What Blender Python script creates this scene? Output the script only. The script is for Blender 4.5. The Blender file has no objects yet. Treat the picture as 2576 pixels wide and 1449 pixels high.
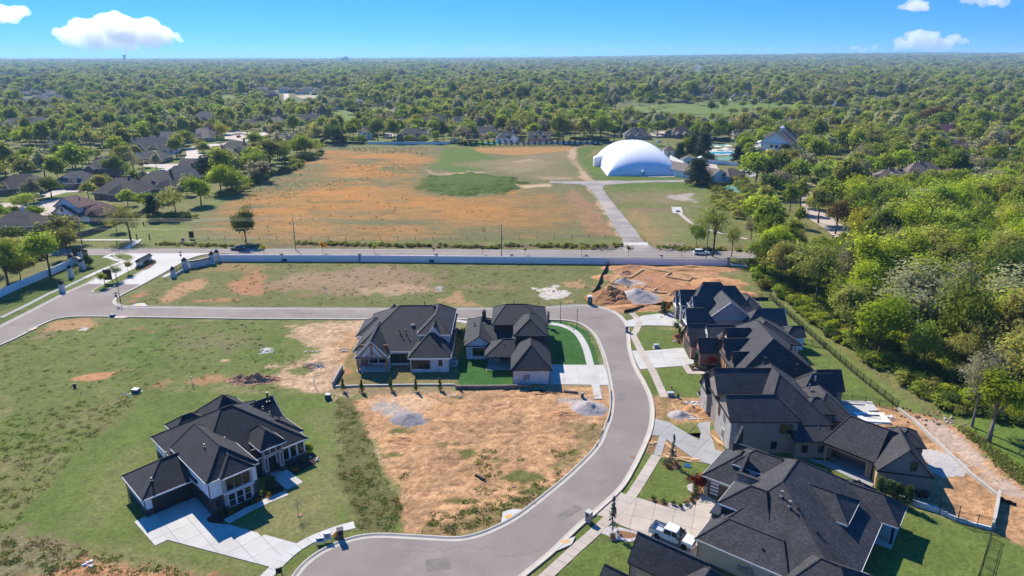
import bpy,bmesh,math,random
import numpy as np
from mathutils import Vector,Matrix,noise as mnoise
S=bpy.context.scene
COL=S.collection
R=math.radians
#----------------------------------------------------------------camera
CAM_H=60.0
PITCH=math.atan((724.5-141.0)/1741.0)
cam_d=bpy.data.cameras.new('camera')
cam_d.sensor_width=36.0
cam_d.lens=36.0*1741.0/2576.0
cam_d.clip_start=1.0
cam_d.clip_end=60000.0
cam=bpy.data.objects.new('camera',cam_d)
COL.objects.link(cam)
cam.location=(0,0,CAM_H)
cam.rotation_euler=(math.pi/2-PITCH,R(0.12),0)
S.camera=cam
#----------------------------------------------------------------sun and sky
SUN_EL,SUN_AZ=R(42.0),R(-31.0)
sun_d=bpy.data.lights.new('sun','SUN')
sun_d.energy=4.2
sun_d.angle=R(0.5)
sun_d.color=(1.0,0.935,0.83)
sun=bpy.data.objects.new('sun',sun_d)
COL.objects.link(sun)
to_sun=Vector((math.sin(SUN_AZ)*math.cos(SUN_EL),math.cos(SUN_AZ)*math.cos(SUN_EL),math.sin(SUN_EL)))
sun.rotation_euler=to_sun.to_track_quat('Z','Y').to_euler()
sun.location=(0,0,120)
world=bpy.data.worlds.new('World')
S.world=world
world.use_nodes=True
wn,wl=world.node_tree.nodes,world.node_tree.links
wn.clear()
wout=wn.new('ShaderNodeOutputWorld')
wbg=wn.new('ShaderNodeBackground')
sky=wn.new('ShaderNodeTexSky')
sky.sky_type='NISHITA'
sky.sun_disc=False
sky.sun_elevation=SUN_EL
sky.sun_rotation=SUN_AZ
sky.altitude=300
sky.air_density=1.0
sky.dust_density=0.0
sky.ozone_density=3.0
wtc=wn.new('ShaderNodeTexCoord')
wadd=wn.new('ShaderNodeVectorMath');wadd.operation='ADD';wadd.inputs[1].default_value=(0,0,0.30)
wsep=wn.new('ShaderNodeVectorMath');wsep.operation='MULTIPLY';wsep.inputs[1].default_value=(1,1,3.2)
wnor=wn.new('ShaderNodeVectorMath');wnor.operation='NORMALIZE'
whs=wn.new('ShaderNodeHueSaturation');whs.inputs['Saturation'].default_value=1.36
whs.inputs['Hue'].default_value=0.509
whs.inputs['Value'].default_value=1.0
wl.new(wtc.outputs['Generated'],wsep.inputs[0])
wl.new(wsep.outputs[0],wadd.inputs[0])
wl.new(wadd.outputs[0],wnor.inputs[0])
wl.new(wnor.outputs[0],sky.inputs['Vector'])
wl.new(sky.outputs[0],whs.inputs['Color'])
wl.new(whs.outputs[0],wbg.inputs['Color'])
wbg.inputs['Strength'].default_value=0.15
wl.new(wbg.outputs[0],wout.inputs['Surface'])
#----------------------------------------------------------------exposure and render settings
S.view_settings.view_transform='Standard'
S.view_settings.look='None'
S.view_settings.gamma=1.0
S.view_settings.use_curve_mapping=False
S.view_settings.exposure=0.94
S.render.engine='CYCLES'
cy=S.cycles
cy.max_bounces=6
cy.diffuse_bounces=3
cy.glossy_bounces=2
cy.transmission_bounces=3
cy.volume_bounces=6
cy.transparent_max_bounces=24
cy.use_denoising=True
cy.use_adaptive_sampling=True
cy.adaptive_threshold=0.02
cy.caustics_reflective=False
cy.caustics_refractive=False
#----------------------------------------------------------------surveying:the photograph's pixels to metres on the ground
SP,CP=math.sin(PITCH),math.cos(PITCH)
def ground(u,v,z=0.0):
 """point at height z that stands at (u, v) of the 2576 px wide view"""
 a,b=(u-1288.0)/1741.0,(v-724.5)/1741.0
 t=(CAM_H-z)/(SP+b*CP)
 return(a*t,t*(CP-b*SP))
CROPS={1:(400,1500,1100/1982),2:(1300,1150,1200/2046),3:(2500,1100,800/1932),4:(2300,1700,900/2159),
         5:(2700,1400,1100/1763),6:(3100,1500,996/1795),7:(2300,2050,700/2576),8:(3300,1000,796/1282),
         'a':(0,800,1000/2415),'b':(0,400,1000/2415),'c':(900,400,1100/2576),'d':(2000,450,1200/2576),
         'e':(3000,600,1096/2269),'f':(3000,200,1096/2576),'q':(0,200,1000/2576),'w':(0,1250,1400/2576),
         'x':(900,950,1600/2576),'y':(2300,980,800/2576),'z':(0,1900,1500/2576),'D':(0,0,1.59006)}
def at(k,x,y,z=0.0):
 a,b,m=CROPS[k]
 return ground((a+x*m)/1.59006,(b+y*m)/1.59006,z)
def ats(k,*pts,z=0.0):
 return[at(k,x,y,z)for x,y in pts]
#----------------------------------------------------------------object helpers
def tag(o,label=None,cat=None,group=None,kind=None):
 if label:o['label']=label
 if cat:o['category']=cat
 if group:o['group']=group
 if kind:o['kind']=kind
 return o
def empty(name,loc=(0,0,0),rz=0.0,label=None,cat=None,group=None):
 o=bpy.data.objects.new(name,None)
 o.empty_display_size=0.3
 COL.objects.link(o)
 o.location=loc
 o.rotation_euler=(0,0,rz)
 return tag(o,label,cat,group)
def link(name,me,parent=None,loc=None,rz=None):
 o=bpy.data.objects.new(name,me)
 COL.objects.link(o)
 if parent:o.parent=parent
 if loc is not None:o.location=loc
 if rz is not None:o.rotation_euler=(0,0,rz)
 return o
class MB:
 """collects boxes, prisms and tubes and links them as one mesh object"""
 def __init__(self):
  self.v,self.f,self.m=[],[],[]
 def face(self,pts,mat=0):
  n=len(self.v)
  self.v+=[tuple(p)for p in pts]
  self.f.append(tuple(range(n,n+len(pts))))
  self.m.append(mat)
 def solid(self,bottom,top,mat=0,cap_bottom=True):
  """two rings of the same length joined by side walls"""
  n,k=len(self.v),len(bottom)
  self.v+=[tuple(p)for p in bottom]+[tuple(p)for p in top]
  for i in range(k):
   j=(i+1)%k
   self.f.append((n+i,n+j,n+k+j,n+k+i));self.m.append(mat)
  self.f.append(tuple(range(n+k,n+2*k)));self.m.append(mat)
  if cap_bottom:
   self.f.append(tuple(range(n+k-1,n-1,-1)));self.m.append(mat)
  return self
 def box(self,x0,y0,z0,x1,y1,z1,mat=0):
  return self.solid([(x0,y0,z0),(x1,y0,z0),(x1,y1,z0),(x0,y1,z0)],
                          [(x0,y0,z1),(x1,y0,z1),(x1,y1,z1),(x0,y1,z1)],mat)
 def obox(self,cx,cy,ang,lx,ly,z0,z1,mat=0):
  c,s=math.cos(ang),math.sin(ang)
  q=[(-lx/2,-ly/2),(lx/2,-ly/2),(lx/2,ly/2),(-lx/2,ly/2)]
  p=[(cx+a*c-b*s,cy+a*s+b*c)for a,b in q]
  return self.solid([(a,b,z0)for a,b in p],[(a,b,z1)for a,b in p],mat)
 def prism(self,poly,z0,z1,mat=0):
  if sum(a[0]*b[1]-b[0]*a[1]for a,b in zip(poly,poly[1:]+poly[:1]))<0:
   poly=poly[::-1]
  return self.solid([(p[0],p[1],z0)for p in poly],[(p[0],p[1],z1)for p in poly],mat)
 def tube(self,p,q,r0,r1=None,n=6,mat=0):
  r1=r0 if r1 is None else r1
  p,q=Vector(p),Vector(q)
  d=(q-p)
  if d.length<1e-6:return self
  d.normalize()
  a=d.orthogonal().normalized()
  b=d.cross(a)
  bot=[p+(a*math.cos(t)+b*math.sin(t))*r0 for t in[2*math.pi*i/n for i in range(n)]]
  top=[q+(a*math.cos(t)+b*math.sin(t))*r1 for t in[2*math.pi*i/n for i in range(n)]]
  return self.solid(bot,top,mat)
 def lathe(self,prof,n=10,cx=0,cy=0,mat=0):
  rings=[[(cx+r*math.cos(2*math.pi*i/n),cy+r*math.sin(2*math.pi*i/n),z)for i in range(n)]for r,z in prof]
  for a,b in zip(rings,rings[1:]):
   for i in range(n):
    j=(i+1)%n
    self.face([a[i],a[j],b[j],b[i]],mat)
  self.face(rings[-1],mat)
  return self
 def mesh(self,name,mats,smooth=False):
  me=bpy.data.meshes.new(name)
  me.from_pydata(self.v,[],self.f)
  for m in(mats if isinstance(mats,(list,tuple))else[mats]):
   me.materials.append(m)
  if any(self.m):
   me.polygons.foreach_set('material_index',self.m)
  if smooth:
   me.polygons.foreach_set('use_smooth',[True]*len(self.f))
  me.update()
  return me
 def build(self,name,mats,parent=None,smooth=False,loc=None,rz=None):
  return link(name,self.mesh(name,mats,smooth),parent,loc,rz)
def copy_tree(o,parent=None):
 c=o.copy()
 COL.objects.link(c)
 if parent:c.parent=parent
 for ch in list(o.children):
  copy_tree(ch,c)
 return c
def inside(poly,x,y):
 r=False
 n=len(poly)
 for i in range(n):
  x0,y0=poly[i];x1,y1=poly[i-1]
  if(y0>y)!=(y1>y)and x<(x1-x0)*(y-y0)/(y1-y0)+x0:
   r=not r
 return r
def sdf(poly,X,Y):
 """signed distance (negative inside) of arrays X, Y to a polygon"""
 d=np.full(X.shape,1e18)
 ins=np.zeros(X.shape,bool)
 n=len(poly)
 for i in range(n):
  x0,y0=poly[i];x1,y1=poly[(i+1)%n]
  ex,ey=x1-x0,y1-y0
  L=ex*ex+ey*ey+1e-12
  t=np.clip(((X-x0)*ex+(Y-y0)*ey)/L,0,1)
  d=np.minimum(d,(X-x0-t*ex)**2+(Y-y0-t*ey)**2)
  c=(y0>Y)!=(y1>Y)
  if abs(ey)>1e-9:
   ins ^=c &(X<ex*(Y-y0)/ey+x0)
 d=np.sqrt(d)
 return np.where(ins,-d,d)
def smooth_line(pts,n=6,closed=False):
 """Catmull-Rom through the points"""
 P=[Vector((p[0],p[1]))for p in pts]
 out=[]
 m=len(P)
 for i in range(m if closed else m-1):
  if closed:
   p0,p1,p2,p3=P[i-1],P[i],P[(i+1)%m],P[(i+2)%m]
  else:
   p0,p1,p2,p3=P[max(i-1,0)],P[i],P[i+1],P[min(i+2,m-1)]
  for k in range(n):
   t=k/n
   q=0.5*((2*p1)+(p2-p0)*t+(2*p0-5*p1+4*p2-p3)*t*t+(3*p1-p0-3*p2+p3)*t**3)
   out.append((q.x,q.y))
 if not closed:out.append((P[-1].x,P[-1].y))
 return out
def offset_line(pts,d,closed=False):
 out=[]
 n=len(pts)
 for i in range(n):
  if closed:a,b=Vector(pts[i-1]),Vector(pts[(i+1)%n])
  else:a,b=Vector(pts[max(i-1,0)]),Vector(pts[min(i+1,n-1)])
  t=(b-a)
  if t.length<1e-9:t=Vector((1,0))
  t.normalize()
  out.append((pts[i][0]-t.y*d,pts[i][1]+t.x*d))
 return out
def resample(pts,step):
 out=[pts[0]]
 acc=0.0
 for a,b in zip(pts,pts[1:]):
  L=math.dist(a,b)
  while acc+L>=step:
   f=(step-acc)/L
   a=(a[0]+(b[0]-a[0])*f,a[1]+(b[1]-a[1])*f)
   out.append(a)
   L=math.dist(a,b);acc=0.0
  acc+=L
 return out
#----------------------------------------------------------------materials
def mat(name,col,rough=0.8,spec=0.3,noise=0.0,scale=3.0,metal=0.0,bump=0.0,bscale=40.0,rnd=0.0,detail=4.0,stretch=None,coords='Object'):
 m=bpy.data.materials.new(name)
 m.use_nodes=True
 nt=m.node_tree
 b=nt.nodes['Principled BSDF']
 b.inputs['Roughness'].default_value=rough
 b.inputs['Specular IOR Level'].default_value=spec
 b.inputs['Metallic'].default_value=metal
 b.inputs['Base Color'].default_value=(*col,1)
 tc=nt.nodes.new('ShaderNodeTexCoord')
 src=tc.outputs[coords]
 if stretch:
  mp=nt.nodes.new('ShaderNodeMapping');mp.inputs['Scale'].default_value=stretch
  nt.links.new(src,mp.inputs['Vector']);src=mp.outputs[0]
 last=None
 if noise>0:
  tx=nt.nodes.new('ShaderNodeTexNoise')
  tx.inputs['Scale'].default_value=scale
  tx.inputs['Detail'].default_value=detail
  tx.inputs['Roughness'].default_value=0.65
  nt.links.new(src,tx.inputs['Vector'])
  mr=nt.nodes.new('ShaderNodeMapRange')
  mr.inputs[1].default_value,mr.inputs[2].default_value=0.3,0.7
  mr.inputs[3].default_value,mr.inputs[4].default_value=1-noise,1+noise
  nt.links.new(tx.outputs['Fac'],mr.inputs[0])
  last=mr.outputs[0]
 if rnd>0:
  oi=nt.nodes.new('ShaderNodeObjectInfo')
  m2=nt.nodes.new('ShaderNodeMapRange')
  m2.inputs[3].default_value,m2.inputs[4].default_value=1-rnd,1+rnd
  nt.links.new(oi.outputs['Random'],m2.inputs[0])
  if last is None:last=m2.outputs[0]
  else:
   mm=nt.nodes.new('ShaderNodeMath');mm.operation='MULTIPLY'
   nt.links.new(last,mm.inputs[0]);nt.links.new(m2.outputs[0],mm.inputs[1]);last=mm.outputs[0]
 if last is not None:
  vm=nt.nodes.new('ShaderNodeVectorMath');vm.operation='SCALE'
  vm.inputs[0].default_value=col
  nt.links.new(last,vm.inputs['Scale'])
  nt.links.new(vm.outputs[0],b.inputs['Base Color'])
 if bump>0:
  t2=nt.nodes.new('ShaderNodeTexNoise');t2.inputs['Scale'].default_value=bscale;t2.inputs['Detail'].default_value=3
  nt.links.new(src,t2.inputs['Vector'])
  bp=nt.nodes.new('ShaderNodeBump');bp.inputs['Strength'].default_value=bump;bp.inputs['Distance'].default_value=0.05
  nt.links.new(t2.outputs['Fac'],bp.inputs['Height'])
  nt.links.new(bp.outputs[0],b.inputs['Normal'])
 return m
def shingle_mat(name,col,var=0.16,fleck=0.12):
 """asphalt shingles: courses by height, staggered tabs with their own tone"""
 m=bpy.data.materials.new(name)
 m.use_nodes=True
 nt=m.node_tree;N=nt.nodes;Lk=nt.links
 b=N['Principled BSDF']
 b.inputs['Roughness'].default_value=0.8
 b.inputs['Specular IOR Level'].default_value=0.28
 tc=N.new('ShaderNodeTexCoord')
 ge=N.new('ShaderNodeNewGeometry')
 vt=N.new('ShaderNodeVectorTransform');vt.vector_type='NORMAL';vt.convert_from='WORLD';vt.convert_to='OBJECT'
 Lk.new(ge.outputs['True Normal'],vt.inputs[0])
 cr=N.new('ShaderNodeVectorMath');cr.operation='CROSS_PRODUCT';cr.inputs[1].default_value=(0,0,1)
 Lk.new(vt.outputs[0],cr.inputs[0])
 nn=N.new('ShaderNodeVectorMath');nn.operation='NORMALIZE';Lk.new(cr.outputs[0],nn.inputs[0])
 dt=N.new('ShaderNodeVectorMath');dt.operation='DOT_PRODUCT'
 Lk.new(nn.outputs[0],dt.inputs[0]);Lk.new(tc.outputs['Object'],dt.inputs[1])
 sx=N.new('ShaderNodeSeparateXYZ');Lk.new(tc.outputs['Object'],sx.inputs[0])
 cb=N.new('ShaderNodeCombineXYZ');Lk.new(dt.outputs['Value'],cb.inputs[0])
 zz=N.new('ShaderNodeMath');zz.operation='MULTIPLY';zz.inputs[1].default_value=1.75
 Lk.new(sx.outputs['Z'],zz.inputs[0]);Lk.new(zz.outputs[0],cb.inputs[1])
 br=N.new('ShaderNodeTexBrick')
 br.inputs['Scale'].default_value=1.0
 br.inputs['Brick Width'].default_value=0.36
 br.inputs['Row Height'].default_value=0.22
 br.inputs['Mortar Size'].default_value=0.018
 br.inputs['Bias'].default_value=-0.1
 lo=tuple(c*(1-var)for c in col);hi=tuple(c*(1+var+fleck)for c in col)
 br.inputs['Color1'].default_value=(*lo,1)
 br.inputs['Color2'].default_value=(*hi,1)
 br.inputs['Mortar'].default_value=(*(c*0.35 for c in col),1)
 Lk.new(cb.outputs[0],br.inputs['Vector'])
 nz=N.new('ShaderNodeTexNoise');nz.inputs['Scale'].default_value=0.5;nz.inputs['Detail'].default_value=5
 Lk.new(tc.outputs['Object'],nz.inputs['Vector'])
 mr=N.new('ShaderNodeMapRange');mr.inputs[1].default_value,mr.inputs[2].default_value=0.3,0.7
 mr.inputs[3].default_value,mr.inputs[4].default_value=0.82,1.2
 Lk.new(nz.outputs['Fac'],mr.inputs[0])
 oi=N.new('ShaderNodeObjectInfo')
 vm=N.new('ShaderNodeVectorMath');vm.operation='SCALE'
 Lk.new(br.outputs['Color'],vm.inputs[0]);Lk.new(mr.outputs[0],vm.inputs['Scale'])
 Lk.new(vm.outputs[0],b.inputs['Base Color'])
 bp=N.new('ShaderNodeBump');bp.inputs['Strength'].default_value=0.35;bp.inputs['Distance'].default_value=0.02
 Lk.new(br.outputs['Color'],bp.inputs['Height'])
 Lk.new(bp.outputs[0],b.inputs['Normal'])
 return m
def brick_mat(name,c1,c2,mortar,w=0.24,h=0.08,ms=0.012):
 m=bpy.data.materials.new(name)
 m.use_nodes=True
 nt=m.node_tree;N=nt.nodes;Lk=nt.links
 b=N['Principled BSDF'];b.inputs['Roughness'].default_value=0.85;b.inputs['Specular IOR Level'].default_value=0.2
 tc=N.new('ShaderNodeTexCoord')
 sx=N.new('ShaderNodeSeparateXYZ');Lk.new(tc.outputs['Object'],sx.inputs[0])
 ad=N.new('ShaderNodeMath');Lk.new(sx.outputs['X'],ad.inputs[0]);Lk.new(sx.outputs['Y'],ad.inputs[1])
 cb=N.new('ShaderNodeCombineXYZ');Lk.new(ad.outputs[0],cb.inputs[0]);Lk.new(sx.outputs['Z'],cb.inputs[1])
 br=N.new('ShaderNodeTexBrick')
 br.inputs['Scale'].default_value=1.0
 br.inputs['Brick Width'].default_value=w;br.inputs['Row Height'].default_value=h
 br.inputs['Mortar Size'].default_value=ms
 br.inputs['Color1'].default_value=(*c1,1);br.inputs['Color2'].default_value=(*c2,1);br.inputs['Mortar'].default_value=(*mortar,1)
 Lk.new(cb.outputs[0],br.inputs['Vector'])
 nz=N.new('ShaderNodeTexNoise');nz.inputs['Scale'].default_value=0.8;nz.inputs['Detail'].default_value=5
 Lk.new(tc.outputs['Object'],nz.inputs['Vector'])
 mr=N.new('ShaderNodeMapRange');mr.inputs[1].default_value,mr.inputs[2].default_value=0.3,0.7
 mr.inputs[3].default_value,mr.inputs[4].default_value=0.85,1.15
 Lk.new(nz.outputs['Fac'],mr.inputs[0])
 vm=N.new('ShaderNodeVectorMath');vm.operation='SCALE'
 Lk.new(br.outputs['Color'],vm.inputs[0]);Lk.new(mr.outputs[0],vm.inputs['Scale'])
 Lk.new(vm.outputs[0],b.inputs['Base Color'])
 bp=N.new('ShaderNodeBump');bp.inputs['Strength'].default_value=0.4;bp.inputs['Distance'].default_value=0.01
 Lk.new(br.outputs['Fac'],bp.inputs['Height']);bp.invert=True
 Lk.new(bp.outputs[0],b.inputs['Normal'])
 return m
M={}
M['shingle_black']=shingle_mat('shingle_black',(0.036,0.035,0.038))
M['shingle_char']=shingle_mat('shingle_charcoal',(0.045,0.043,0.046),0.2,0.3)
M['shingle_slate']=shingle_mat('shingle_slate',(0.062,0.063,0.07))
M['shingle_brown']=shingle_mat('shingle_brown',(0.064,0.051,0.044))
M['shingle_tan']=shingle_mat('shingle_tan',(0.15,0.115,0.093))
M['shingle_grey']=shingle_mat('shingle_grey',(0.072,0.068,0.07))
M['shingle_red']=shingle_mat('shingle_red',(0.15,0.065,0.055))
M['white_paint']=mat('white_paint',(0.84,0.835,0.82),0.6,noise=0.04,scale=1.5)
M['white_trim']=mat('white_trim',(0.78,0.77,0.75),0.45,noise=0.03,scale=2)
M['white_brick']=brick_mat('white_brick',(0.66,0.64,0.60),(0.72,0.70,0.67),(0.55,0.54,0.52))
M['beige_stucco']=mat('beige_stucco',(0.33,0.28,0.225),0.9,noise=0.05,scale=1.2,bump=0.1)
M['cream_stucco']=mat('cream_stucco',(0.50,0.45,0.37),0.9,noise=0.05,scale=1.2,bump=0.1)
M['taupe_stucco']=mat('taupe_stucco',(0.27,0.225,0.185),0.9,noise=0.05,scale=1.2,bump=0.1)
M['dark_brick']=brick_mat('dark_brick',(0.05,0.047,0.05),(0.085,0.08,0.08),(0.10,0.095,0.09))
M['dark_siding']=mat('dark_siding',(0.035,0.037,0.042),0.6,noise=0.1,scale=2)
M['red_brick']=brick_mat('red_brick',(0.36,0.135,0.08),(0.46,0.21,0.13),(0.42,0.33,0.27))
M['brown_brick']=brick_mat('brown_brick',(0.17,0.10,0.075),(0.24,0.15,0.11),(0.28,0.23,0.19))
M['tan_brick']=brick_mat('tan_brick',(0.36,0.28,0.21),(0.42,0.33,0.25),(0.42,0.36,0.30))
M['stone']=brick_mat('stone',(0.30,0.28,0.25),(0.46,0.43,0.39),(0.30,0.28,0.26),0.55,0.22,0.02)
M['grey_stone']=brick_mat('grey_stone',(0.14,0.14,0.145),(0.24,0.24,0.245),(0.17,0.17,0.17),0.6,0.18,0.02)
M['grey_siding']=mat('grey_siding',(0.42,0.40,0.37),0.7,noise=0.04,scale=2)
M['blue_siding']=mat('blue_siding',(0.30,0.38,0.45),0.7,noise=0.04,scale=2)
M['glass']=mat('window_glass',(0.012,0.016,0.02),0.06,0.6)
M['black_metal']=mat('black_metal',(0.015,0.015,0.016),0.45,0.4)
M['dark_frame']=mat('dark_frame',(0.02,0.02,0.022),0.5)
M['garage_grey']=mat('garage_grey',(0.22,0.20,0.175),0.55,noise=0.04)
M['garage_brown']=mat('garage_brown',(0.10,0.075,0.055),0.5,noise=0.05)
M['garage_dark']=mat('garage_dark',(0.02,0.021,0.024),0.5)
M['timber']=mat('timber',(0.45,0.17,0.05),0.6,noise=0.2,scale=3,stretch=(1,1,0.1))
M['lumber']=mat('lumber',(0.60,0.39,0.19),0.75,noise=0.2,scale=3,rnd=0.2)
M['wood_grey']=mat('wood_grey',(0.19,0.16,0.135),0.9,noise=0.25,scale=2,rnd=0.15)
M['wood_dark']=mat('wood_dark',(0.055,0.045,0.04),0.9,noise=0.25,scale=2,rnd=0.15)
M['pole_wood']=mat('pole_wood',(0.22,0.17,0.13),0.9,noise=0.2,scale=4)
M['concrete']=mat('concrete',(0.45,0.43,0.385),0.85,noise=0.08,scale=0.35,rnd=0.05,coords='Object',detail=8)
M['concrete_warm']=mat('concrete_warm',(0.42,0.355,0.285),0.85,noise=0.12,scale=0.3,rnd=0.06,detail=8)
M['concrete_new']=mat('concrete_new',(0.30,0.29,0.27),0.85,noise=0.12,scale=0.3,rnd=0.04,detail=8)
M['concrete_pink']=mat('concrete_pink',(0.42,0.345,0.29),0.85,noise=0.1,scale=0.3,rnd=0.06,detail=8)
M['curb']=mat('curb_concrete',(0.42,0.375,0.305),0.85,noise=0.12,scale=0.6,detail=8)
M['asphalt']=mat('asphalt',(0.218,0.182,0.156),0.9,0.2,noise=0.16,scale=0.09,detail=10,bump=0.06,bscale=25)
M['asphalt_dark']=mat('asphalt_arterial',(0.225,0.195,0.18),0.9,0.2,noise=0.12,scale=0.1,detail=9)
M['asphalt_old']=mat('asphalt_old',(0.27,0.24,0.215),0.95,0.15,noise=0.25,scale=0.12,detail=10)
def dusty(m,dust,lo,hi,amt):
 nt=m.node_tree;b=nt.nodes['Principled BSDF'];src=b.inputs['Base Color'].links[0].from_socket
 tc=nt.nodes.new('ShaderNodeTexCoord');nz=nt.nodes.new('ShaderNodeTexNoise');nz.inputs['Scale'].default_value=.07;nz.inputs['Detail'].default_value=9;nz.inputs['Roughness'].default_value=.7
 mr=nt.nodes.new('ShaderNodeMapRange');mr.inputs[1].default_value,mr.inputs[2].default_value,mr.inputs[4].default_value=lo,hi,amt
 mx=nt.nodes.new('ShaderNodeMix');mx.data_type='RGBA';mx.inputs[7].default_value=(*dust,1)
 nt.links.new(tc.outputs['Object'],nz.inputs['Vector']);nt.links.new(nz.outputs['Fac'],mr.inputs[0]);nt.links.new(mr.outputs[0],mx.inputs[0]);nt.links.new(src,mx.inputs[6]);nt.links.new(mx.outputs[2],b.inputs['Base Color'])
dusty(M['asphalt'],(.31,.26,.21),.5,.68,.65)
dusty(M['asphalt_old'],(.42,.34,.26),.48,.62,.7)
dusty(M['concrete'],(.36,.31,.25),.5,.72,.6)
dusty(M['concrete_warm'],(.33,.26,.19),.5,.7,.6)
M['yellow_line']=mat('yellow_line',(0.52,0.32,0.06),0.7,noise=0.2,scale=1)
M['white_line']=mat('white_line',(0.6,0.6,0.58),0.7,noise=0.2,scale=1)
M['orange_pad']=mat('orange_pad',(0.62,0.30,0.06),0.8,noise=0.1)
M['mulch']=mat('mulch',(0.22,0.115,0.06),1.0,0.1,noise=0.4,scale=5,bump=0.4)
M['mulch_dark']=mat('mulch_dark',(0.045,0.032,0.026),1.0,0.1,noise=0.4,scale=5,bump=0.4)
M['gravel']=mat('gravel',(0.42,0.38,0.35),0.95,0.15,noise=0.5,scale=6,bump=0.6)
M['gravel_pile']=mat('gravel_pile',(0.34,0.30,0.275),0.95,0.15,noise=0.18,scale=1.2,bump=0.3,bscale=9)
M['gravel_dark']=mat('gravel_dark',(0.23,0.21,0.205),0.95,0.15,noise=0.18,scale=1.2,bump=0.3,bscale=9)
M['dirt_pile']=mat('dirt_pile',(0.31,0.155,0.068),1.0,0.1,noise=0.3,scale=0.8,bump=0.5,bscale=5)
M['dirt_red']=mat('dirt_red',(0.42,0.22,0.10),1.0,0.1,noise=0.25,scale=0.8,bump=0.4,bscale=5)
M['rubble']=mat('rubble',(0.31,0.175,0.105),1.0,0.1,noise=0.5,scale=1.5,bump=0.5,bscale=6)
M['rock']=mat('rock',(0.40,0.33,0.27),0.9,0.2,noise=0.25,scale=2,rnd=0.2)
M['dome']=mat('dome_fabric',(0.83,0.83,0.82),0.4,0.3,noise=0.012,scale=0.4)
M['water']=mat('pond_water',(0.05,0.06,0.065),0.06,0.8,bump=0.6,bscale=0.9)
M['pool']=mat('pool_water',(0.03,0.42,0.55),0.06,0.5)
M['car_white']=mat('car_white',(0.74,0.74,0.74),0.22,0.5)
M['car_dark']=mat('car_dark',(0.03,0.045,0.06),0.2,0.5)
M['car_red']=mat('car_red',(0.35,0.02,0.02),0.3,0.5)
M['car_silver']=mat('car_silver',(0.4,0.4,0.42),0.25,0.5)
M['tyre']=mat('tyre',(0.012,0.012,0.012),0.8,0.2)
M['rim']=mat('rim',(0.03,0.03,0.032),0.35,0.5,metal=0.6)
M['chrome']=mat('chrome',(0.5,0.5,0.5),0.25,0.5,metal=0.9)
M['tail_red']=mat('tail_lamp',(0.35,0.015,0.01),0.3)
M['lamp_glass']=mat('lamp_glass',(0.6,0.62,0.64),0.15)
M['bed_liner']=mat('bed_liner',(0.42,0.45,0.48),0.5)
M['util_green']=mat('utility_green',(0.05,0.085,0.065),0.55)
M['util_lid']=mat('utility_lid',(0.36,0.40,0.37),0.5)
M['util_grey']=mat('utility_grey',(0.26,0.25,0.235),0.5)
M['pvc']=mat('pvc_white',(0.72,0.71,0.68),0.4)
M['stop_red']=mat('stop_red',(0.50,0.02,0.02),0.45)
M['sign_blue']=mat('sign_blue',(0.02,0.10,0.22),0.45)
M['sign_black']=mat('sign_black',(0.012,0.012,0.013),0.5)
M['sign_white']=mat('sign_white',(0.7,0.7,0.7),0.5)
M['hydrant']=mat('hydrant_red',(0.50,0.08,0.02),0.45)
M['toilet_green']=mat('toilet_green',(0.015,0.10,0.085),0.45)
M['silt_black']=mat('silt_fabric',(0.012,0.012,0.012),0.9,noise=0.2,scale=1)
M['lime_sign']=mat('lime_sign',(0.45,0.62,0.02),0.5)
M['yellow_paint']=mat('yellow_paint',(0.62,0.42,0.03),0.5)
M['asphalt_patch']=mat('asphalt_patch',(.182,.154,.134),.9,.2,noise=.2,scale=.8)
M['canvas']=mat('canvas',(0.72,0.62,0.48),0.8)
M['court_green']=mat('court_green',(0.10,0.22,0.16),0.8)
M['orange_plastic']=mat('orange_plastic',(0.6,0.16,0.02),0.5)
M['metal_roof']=mat('metal_roof',(0.05,0.052,0.06),0.4,0.5,metal=0.3)
M['bare_bark']=mat('bark_grey',(0.20,0.17,0.145),0.95,0.1,noise=0.25,scale=2)
M['bark']=mat('bark',(0.085,0.065,0.05),0.95,0.1,noise=0.25,scale=2)
M['bark_pale']=mat('bark_pale',(0.42,0.38,0.33),0.95,0.1,noise=0.3,scale=1.5)
M['box_blue']=mat('box_blue',(0.02,0.05,0.10),0.5)
M['tower_concrete']=mat('tower_concrete',(0.55,0.52,0.48),0.8)
M['paper_debris']=mat('paper_debris',(0.62,0.60,0.58),0.8,noise=0.2,scale=2,rnd=0.2)
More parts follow.
